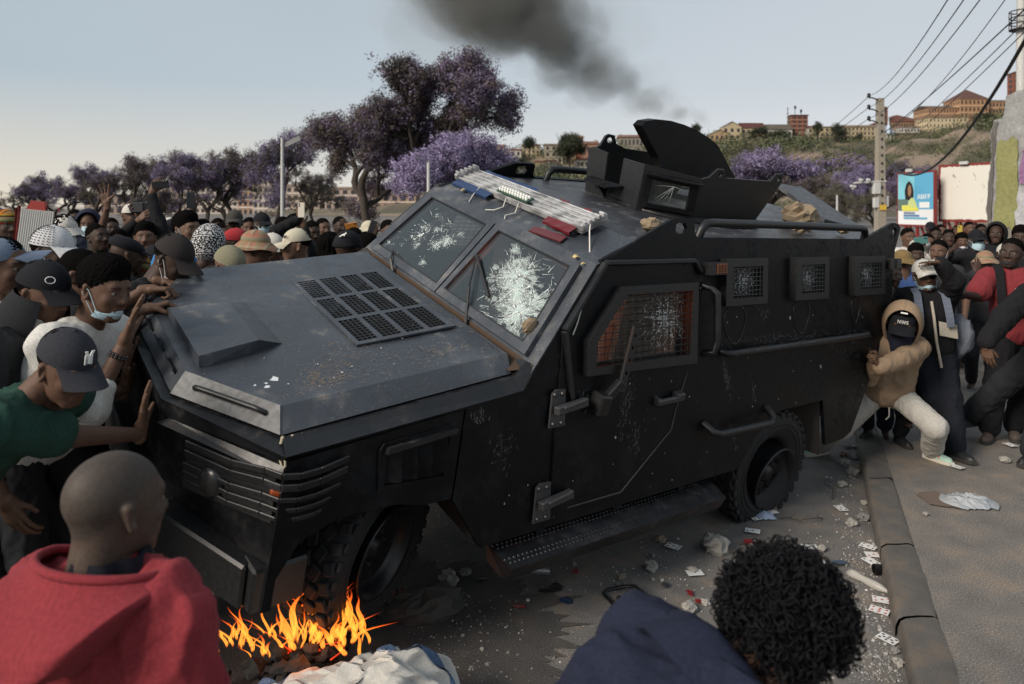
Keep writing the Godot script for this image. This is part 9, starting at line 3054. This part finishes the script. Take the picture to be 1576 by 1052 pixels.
	for q in [[-0.10, 0.03], [-0.085, 0.055], [0.0, 0.06], [0.06, 0.045], [0.11, -0.02], [0.12, -0.05], [0.06, -0.055], [0.0, -0.07], [-0.06, -0.05], [-0.10, 0.03]]:
		loop.append(Vector3(q[0], 0.02 + 0.015 * sin(q[0] * 20.0), -q[1] * 1.5))
	w.tube(loop, 0.014, 7, -1.0, false, Vector3(1, 0.6, 1))
	part("rim", w, M.bk, t)
	w = MB.new()
	w.bar(Vector3(-0.045, 0.03, 0.03), Vector3(0.035, 0.02, 0.10), 0.03, 0.012, Vector3.UP, 0.004)
	part("tab", w, M.bk, t)
	# shards
	var sh := [[800, 936, Color(0.16, 0.012, 0.015), 20, "dark red lens shard on the open road"], [886, 882, Color(0.20, 0.02, 0.02), 18, "red lens shard above the black frame"], [1062, 915, Color(0.18, 0.015, 0.02), 18, "red shard under the white chips"], [1075, 928, Color(0.18, 0.015, 0.02), 14, "second red shard among the white chips"], [1154, 836, Color(0.28, 0.03, 0.035), 24, "long red lens strip above the curls"], [1372, 938, Color(0.25, 0.02, 0.03), 10, "small red scrap against the kerb"], [1000, 857, Color(0.02, 0.03, 0.06), 12, "blue-black shard near the sandy stone"], [870, 926, Color(0.015, 0.03, 0.07), 26, "torn dark blue lens strip left of the frame"], [1290, 868, Color(0.05, 0.07, 0.10), 26, "long blue-grey shard right of the curls"], [855, 907, Color(0.015, 0.015, 0.016), 34, "black plastic flap left of the frame"], [1024, 902, Color(0.02, 0.025, 0.03), 18, "dark splinter right of the frame"], [836, 912, Color(0.012, 0.012, 0.014), 16, "small black scrap beside the flap"], [740, 894, Color(0.014, 0.013, 0.012), 20, "charred scrap near the running board's front end"], [958, 890, Color(0.30, 0.24, 0.18), 20, "brown cardboard sliver under the red shard"], [884, 870, Color(0.35, 0.33, 0.3), 12, "pale chip by the running board"]]
	for i in sh.size():
		var q: Array = sh[i]
		p = gnd(q[0], q[1])
		var r: float = q[3] * 0.5 / FPX * -p.z
		w = MB.new()
		var pts := []
		var rg := RandomNumberGenerator.new(); rg.seed = 300 + i
		for k in 7:
			var a := TAU * k / 7
			pts.append(Vector3(cos(a) * r * rg.randf_range(0.6, 1.2), 0.012 + rg.randf() * 0.004, sin(a) * r * rg.randf_range(0.4, 0.8)))
		for k in range(1, 6):
			w.tri(pts[0], pts[k], pts[k + 1], Vector3.UP)
			w.tri(pts[0] - Vector3(0, 0.004, 0), pts[k] - Vector3(0, 0.004, 0), pts[k + 1] - Vector3(0, 0.004, 0), Vector3.DOWN)
		for k in 7:
			w.quad(pts[k], pts[(k + 1) % 7], pts[(k + 1) % 7] - Vector3(0, 0.004, 0), pts[k] - Vector3(0, 0.004, 0))
		solid("shard", w, mat("shard_%s" % str(q[2]), q[2], 0.3), q[4], "shard", p).rotation.y = i * 0.8
	# plastic bag on the pavement, scrap by the wheel, crushed bottle, tins, twigs
	p = gnd(1490, 772, 0.11)
	w = MB.new()
	var n := FastNoiseLite.new(); n.seed = 3; n.frequency = 9.0; n.fractal_octaves = 3
	w.grid(22, 16, func(a: float, b: float) -> Vector3:
		var e := sin(a * PI) * sin(b * PI)
		return Vector3((a - 0.5) * 0.34 * (0.6 + 0.4 * sin(b * PI)), 0.004 + e * (0.035 + 0.05 * n.get_noise_2d(a, b)), (b - 0.5) * 0.24 + 0.03 * n.get_noise_2d(a * 0.6, 3.0)), 0.003)
	solid("plastic_bag", w, mat("bag_film", Color(0.33, 0.35, 0.37), 0.3, {"nrm": T.n_mid, "ns": 1.0, "scale": 5.0}), "crumpled grey plastic bag beside the bare earth patch on the pavement", "plastic bag", p)
	p = gnd(1177, 796)
	w = MB.new()
	w.grid(14, 10, func(a: float, b: float) -> Vector3:
		return Vector3((a - 0.5) * 0.13, 0.005 + sin(a * PI) * sin(b * PI) * 0.03 + 0.02 * absf(n.get_noise_2d(a, b)), (b - 0.5) * 0.10), 0.002)
	solid("wrapper", w, mat("wrapper", Color(0.28, 0.34, 0.45), 0.25), "clear blue crumpled wrapper by the flat rear tyre", "wrapper", p)
	p = gnd(1332, 902)
	w = MB.new()
	w.lathe([Vector2(0.0, 0.0), Vector2(0.030, 0.0), Vector2(0.034, 0.03), Vector2(0.026, 0.09), Vector2(0.033, 0.15), Vector2(0.030, 0.19), Vector2(0.012, 0.235), Vector2(0.012, 0.26), Vector2(0.0, 0.26)], 14, Transform3D(Basis(Vector3.RIGHT, 1.57).rotated(Vector3.UP, 0.45).scaled(Vector3(1, 0.55, 1)), Vector3(-0.03, 0.02, -0.12)))
	solid("plastic_bottle", w, mat("bottle_clear", Color(0.5, 0.48, 0.44, 0.55), 0.3), "crushed clear plastic bottle lying along the kerb", "bottle", p)
	for q in [[846, 884, "short steel tube under the running board's front", Color(0.35, 0.35, 0.35), 0.022, 0.10], [1356, 884, "black cap in the gutter above the bottle", Color(0.012, 0.012, 0.013), 0.028, 0.04]]:
		p = gnd(q[0], q[1])
		w = MB.new()
		w.lathe([Vector2(q[4] * 0.7, 0), Vector2(q[4], 0.0), Vector2(q[4], q[5]), Vector2(q[4] * 0.7, q[5]), Vector2(q[4] * 0.7, 0)], 14, Transform3D(Basis(Vector3.BACK, 1.5), Vector3(0, q[4], 0)), true)
		solid("tube" if q[4] < 0.025 else "bottle_cap", w, mat("tin_%s" % str(q[3]), q[3], 0.35, {"metal": 0.5}), q[2], "tube" if q[4] < 0.025 else "cap", p)
	for q in [[1265, 800, 1230, 806, "forked dry twig beside the lone upright card"], [1280, 770, 1270, 740, "bent dry twig left of the kerb"], [1198, 800, 1230, 803, "straight thin twig right of the wrapper"]]:
		var a := gnd(q[0], q[1]) + Vector3(0, 0.012, 0); var b := gnd(q[2], q[3]) + Vector3(0, 0.012, 0)
		w = MB.new()
		w.tube([a, a.lerp(b, 0.4) + Vector3(0.02, 0.02, 0.02), a.lerp(b, 0.7) + Vector3(-0.02, 0.01, 0), b], 0.004, 5, 0.002)
		w.tube([a.lerp(b, 0.4) + Vector3(0.02, 0.02, 0.02), a.lerp(b, 0.5) + Vector3(0.06, 0.02, -0.05)], 0.003, 5, 0.0015)
		solid("twig", w, mat("twig", Color(0.05, 0.035, 0.025), 0.9), q[4], "twig")
	# the woven sack
	p = Vector3((542.0 - CXP) / FPX * 2.83, 0.0, -2.80)
	var sack := thing("woven_sack", "crumpled white woven sack with blue bands lying before the fire", "sack", p)
	var sn := FastNoiseLite.new(); sn.seed = 12; sn.frequency = 2.4; sn.fractal_type = FastNoiseLite.FRACTAL_RIDGED; sn.fractal_octaves = 2
	var sf := func(a: float, b: float) -> Vector3:
		var x := (a - 0.5) * 0.92; var z := (b - 0.5) * 0.40
		var ed := pow(maxf(absf(a - 0.5), absf(b - 0.5)) * 2.0, 5.0)
		var hgt := 0.29 * (1.0 - ed) * (0.62 + 0.38 * exp(-pow((x - 0.20) / 0.22, 2.0))) * (0.75 + 0.25 * cos(z * 4.0))
		return Vector3(x + 0.04 * sn.get_noise_2d(b * 2.0, 5.0), maxf(0.004, hgt + 0.055 * sn.get_noise_2d(x * 1.2, z * 1.2) * (1.0 - ed)), z + 0.05 * sn.get_noise_2d(a * 2.0, 1.0) + 0.12 * x * x)
	w = MB.new()
	w.grid(70, 44, sf, 0.004)
	part("cloth", w, mat("sack_white", Color(0.46, 0.45, 0.42), 0.8, {"tex": T.cloth, "nrm": T.n_cloth, "ns": 0.3, "scale": 7.0}), sack)
	for q in [[0.04, 0.66, 0.03, 0.15], [0.60, 0.97, 0.18, 0.32]]:
		w = MB.new()
		w.grid(50, 8, func(a: float, b: float) -> Vector3:
			var u := lerpf(q[0], q[1], a)
			return (sf.call(u, lerpf(q[2], q[3], b) + 0.25 * maxf(0.0, u - 0.5) + 0.03 * sin(u * 14.0)) as Vector3) + Vector3(0, 0.006, 0), 0.002)
		part("blue_band", w, mat("sack_blue", Color(0.075, 0.13, 0.24), 0.8, {"tex": T.mottle, "nrm": T.n_cloth, "ns": 0.6, "scale": 7.0}), sack)


func make_fire() -> void:
	# burning rubbish under the front wheel
	var base := Vector3((460.0 - CXP) / FPX * 3.08, 0.0, -3.08)
	var t := thing("burning_rubbish", "small fire of burning rubbish against the truck's front tyre", "fire", base)
	var w := MB.new()
	var r := RandomNumberGenerator.new(); r.seed = 33
	for i in 34:
		w.blob(Vector3(r.randfn(0.03, 0.12), 0.02 + r.randf() * 0.15, r.randfn(0, 0.06)), Vector3(r.randf_range(0.02, 0.06), r.randf_range(0.012, 0.03), r.randf_range(0.02, 0.05)), 0.5, i, 4)
	part("charred_heap", w, mat("char", Color(0.012, 0.011, 0.010), 0.9, {"nrm": T.n_fine, "ns": 1.0, "scale": 8.0}), t, true)
	w = MB.new()
	for i in 5:
		var a := Vector3(r.randfn(0.06, 0.10), 0.16, r.randfn(0, 0.05))
		w.tube([a, a + Vector3(r.randfn() * 0.08, r.randf() * 0.08, r.randfn() * 0.06)], 0.004, 4, 0.002)
	part("embers", w, mat("ember", Color(0.05, 0.02, 0.01), 0.9, {"emit": Color(1.0, 0.22, 0.04), "energy": 0.8}), t, true)
	# tongues: [foot x, z, height, lean x, width]
	var tg := [[0.10, 0.00, 0.34, -0.03, 0.055], [0.02, 0.02, 0.27, -0.05, 0.06], [0.17, 0.0, 0.30, 0.06, 0.05], [0.22, 0.03, 0.22, 0.02, 0.05], [-0.04, 0.02, 0.21, -0.05, 0.05], [0.07, 0.05, 0.18, 0.03, 0.05], [0.26, 0.04, 0.18, -0.02, 0.045], [0.13, 0.05, 0.16, 0.0, 0.05], [-0.12, 0.05, 0.16, -0.06, 0.04], [-0.20, 0.08, 0.20, -0.05, 0.040], [-0.26, 0.06, 0.15, -0.08, 0.035], [-0.16, 0.12, 0.13, 0.02, 0.035], [-0.34, 0.02, 0.17, -0.10, 0.03], [-0.40, 0.05, 0.11, -0.06, 0.03], [0.0, 0.08, 0.12, 0.0, 0.04], [0.20, 0.08, 0.12, 0.03, 0.04]]
	for i in tg.size():
		var q: Array = tg[i]
		for k in 6:
			flame(t, Vector3(q[0] + r.randfn() * 0.03, 0.15 + r.randf() * 0.07, q[1] * 0.6 - 0.02 + r.randfn() * 0.02), q[2] * r.randf_range(0.35, 1.0), q[3] + r.randfn() * 0.07, q[4] * r.randf_range(0.10, 0.30), i * 7 + k)
	for q in [[-0.46, 0.26, 0.0, 0.07], [-0.42, 0.17, 0.02, 0.06], [0.02, 0.22, -0.02, 0.05]]:
		flame(t, Vector3(q[0] + 0.06, q[1], q[2]), q[3] * 0.7, 0.05, 0.010, int(q[1] * 100))
	var l := OmniLight3D.new()
	l.name = "fire_glow"
	l.position = base + Vector3(0.05, 0.22, 0.06)
	l.light_color = Color(1.0, 0.50, 0.16)
	l.light_energy = 0.05
	l.light_size = 0.12
	l.omni_range = 12.0
	l.omni_attenuation = 2.0
	l.shadow_enabled = true
	add_child(l)
	# fire inside the cab
	var cb := thing("cab_fire", "flames burning inside the cab behind the door's wire mesh", "fire")
	cb.transform = truck_xf * Transform3D(Basis(), Vector3(0.40, 1.86, 0.72))
	for i in 13:
		flame(cb, Vector3(r.randf_range(-0.10, 0.10), r.randf_range(0.0, 0.12), r.randf_range(-0.06, 0.10)), r.randf_range(0.14, 0.30), r.randfn() * 0.03, r.randf_range(0.02, 0.036), 200 + i)
	l = OmniLight3D.new()
	l.name = "cab_glow"
	l.position = truck_xf * Vector3(0.45, 2.05, 0.62)
	l.light_color = Color(1.0, 0.45, 0.15)
	l.light_energy = 0.07
	l.light_size = 0.1
	l.omni_range = 12.0
	l.omni_attenuation = 2.0
	l.shadow_enabled = true
	add_child(l)


func flame(t: Node3D, foot: Vector3, h: float, lean: float, wd: float, sd: int, kind := "flame") -> void:
	var r := RandomNumberGenerator.new(); r.seed = sd * 13 + 5
	var p0 := r.randf() * TAU
	var tw := r.randf_range(-1.2, 1.2)
	var w := MB.new()
	w.grid(8, 14, func(a: float, b: float) -> Vector3:
		var th := TAU * (a if a < 0.999 else 0.0)
		var k := pow(sin(pow(b, 0.62) * PI), 0.9) * (1.0 - 0.35 * b)
		var c := Vector3(lean * b * b + 0.16 * h * sin(b * 6.0 + p0) * b, h * b, 0.08 * h * cos(b * 4.0 + p0) * b)
		var q := Vector3(cos(th) * wd, 0, sin(th) * wd * 0.28).rotated(Vector3.UP, tw * b + p0 * 0.2)
		return foot + c + q * k)
	var m := mat(kind, Color(0, 0, 0, 0.32), 1.0, {"uv": true})
	if not m.emission_enabled:
		var g := Gradient.new()
		g.offsets = PackedFloat32Array([0.0, 0.12, 0.45, 0.8, 1.0])
		g.colors = PackedColorArray([Color(0.55, 0.16, 0.04), Color(1.0, 0.62, 0.22), Color(1.0, 0.60, 0.20), Color(0.95, 0.36, 0.09), Color(0.5, 0.12, 0.03)])
		var gt := GradientTexture2D.new()
		gt.gradient = g
		gt.width = 4; gt.height = 64
		gt.fill_from = Vector2(0, 0); gt.fill_to = Vector2(0, 1)
		m.emission_enabled = true
		m.emission = Color(1, 1, 1)
		m.emission_operator = BaseMaterial3D.EMISSION_OP_MULTIPLY
		m.emission_texture = gt
		m.emission_energy_multiplier = 2.2
	part("flame", w, m, t)


func make_smoke() -> void:
	var root := thing("smoke_plume", "dark smoke plume drifting up left from behind the turret", "smoke")
	var r := RandomNumberGenerator.new(); r.seed = 70
	var m := []
	for k in 4:
		var fm := FogMaterial.new()
		fm.albedo = lin(0.42, 0.43, 0.41)
		fm.density = [0.032, 0.024, 0.016, 0.010][k]
		m.append(fm)
	# [x, y, half width px]
	var path := [[1062, 186, 18], [1030, 176, 26], [990, 160, 36], [940, 136, 48], [890, 104, 60], [845, 70, 74], [800, 34, 92], [765, 0, 112], [735, -40, 135], [700, -90, 160]]
	var D := 95.0
	for i in 420:
		var u := pow(r.randf(), 0.8) * (path.size() - 1.001)
		var k := int(u); var f := u - k
		var x := lerpf(path[k][0], path[k + 1][0], f) + 14.0; var y := lerpf(path[k][1], path[k + 1][1], f); var hw := lerpf(path[k][2], path[k + 1][2], f)
		var off := r.randfn() * 0.5
		x += off * hw + (8.0 if off > 0 else 0.0); y += r.randfn() * hw * 0.30
		var sz := hw / FPX * D * r.randf_range(0.16, 0.62)
		var fv := FogVolume.new()
		fv.name = "smoke_puff" if i == 0 else "smoke_puff_%03d" % i
		fv.shape = RenderingServer.FOG_VOLUME_SHAPE_ELLIPSOID
		fv.size = Vector3(sz * 2.0, sz * r.randf_range(1.2, 1.9), sz * 2.0)
		fv.position = at(x, y, D + r.randfn() * 3.0)
		fv.rotation = Vector3(0, 0, r.randfn() * 0.6)
		fv.material = m[clampi(int(absf(off) * 3.0) + (1 if r.randf() < 0.4 else 0), 0, 3)]
		root.add_child(fv)
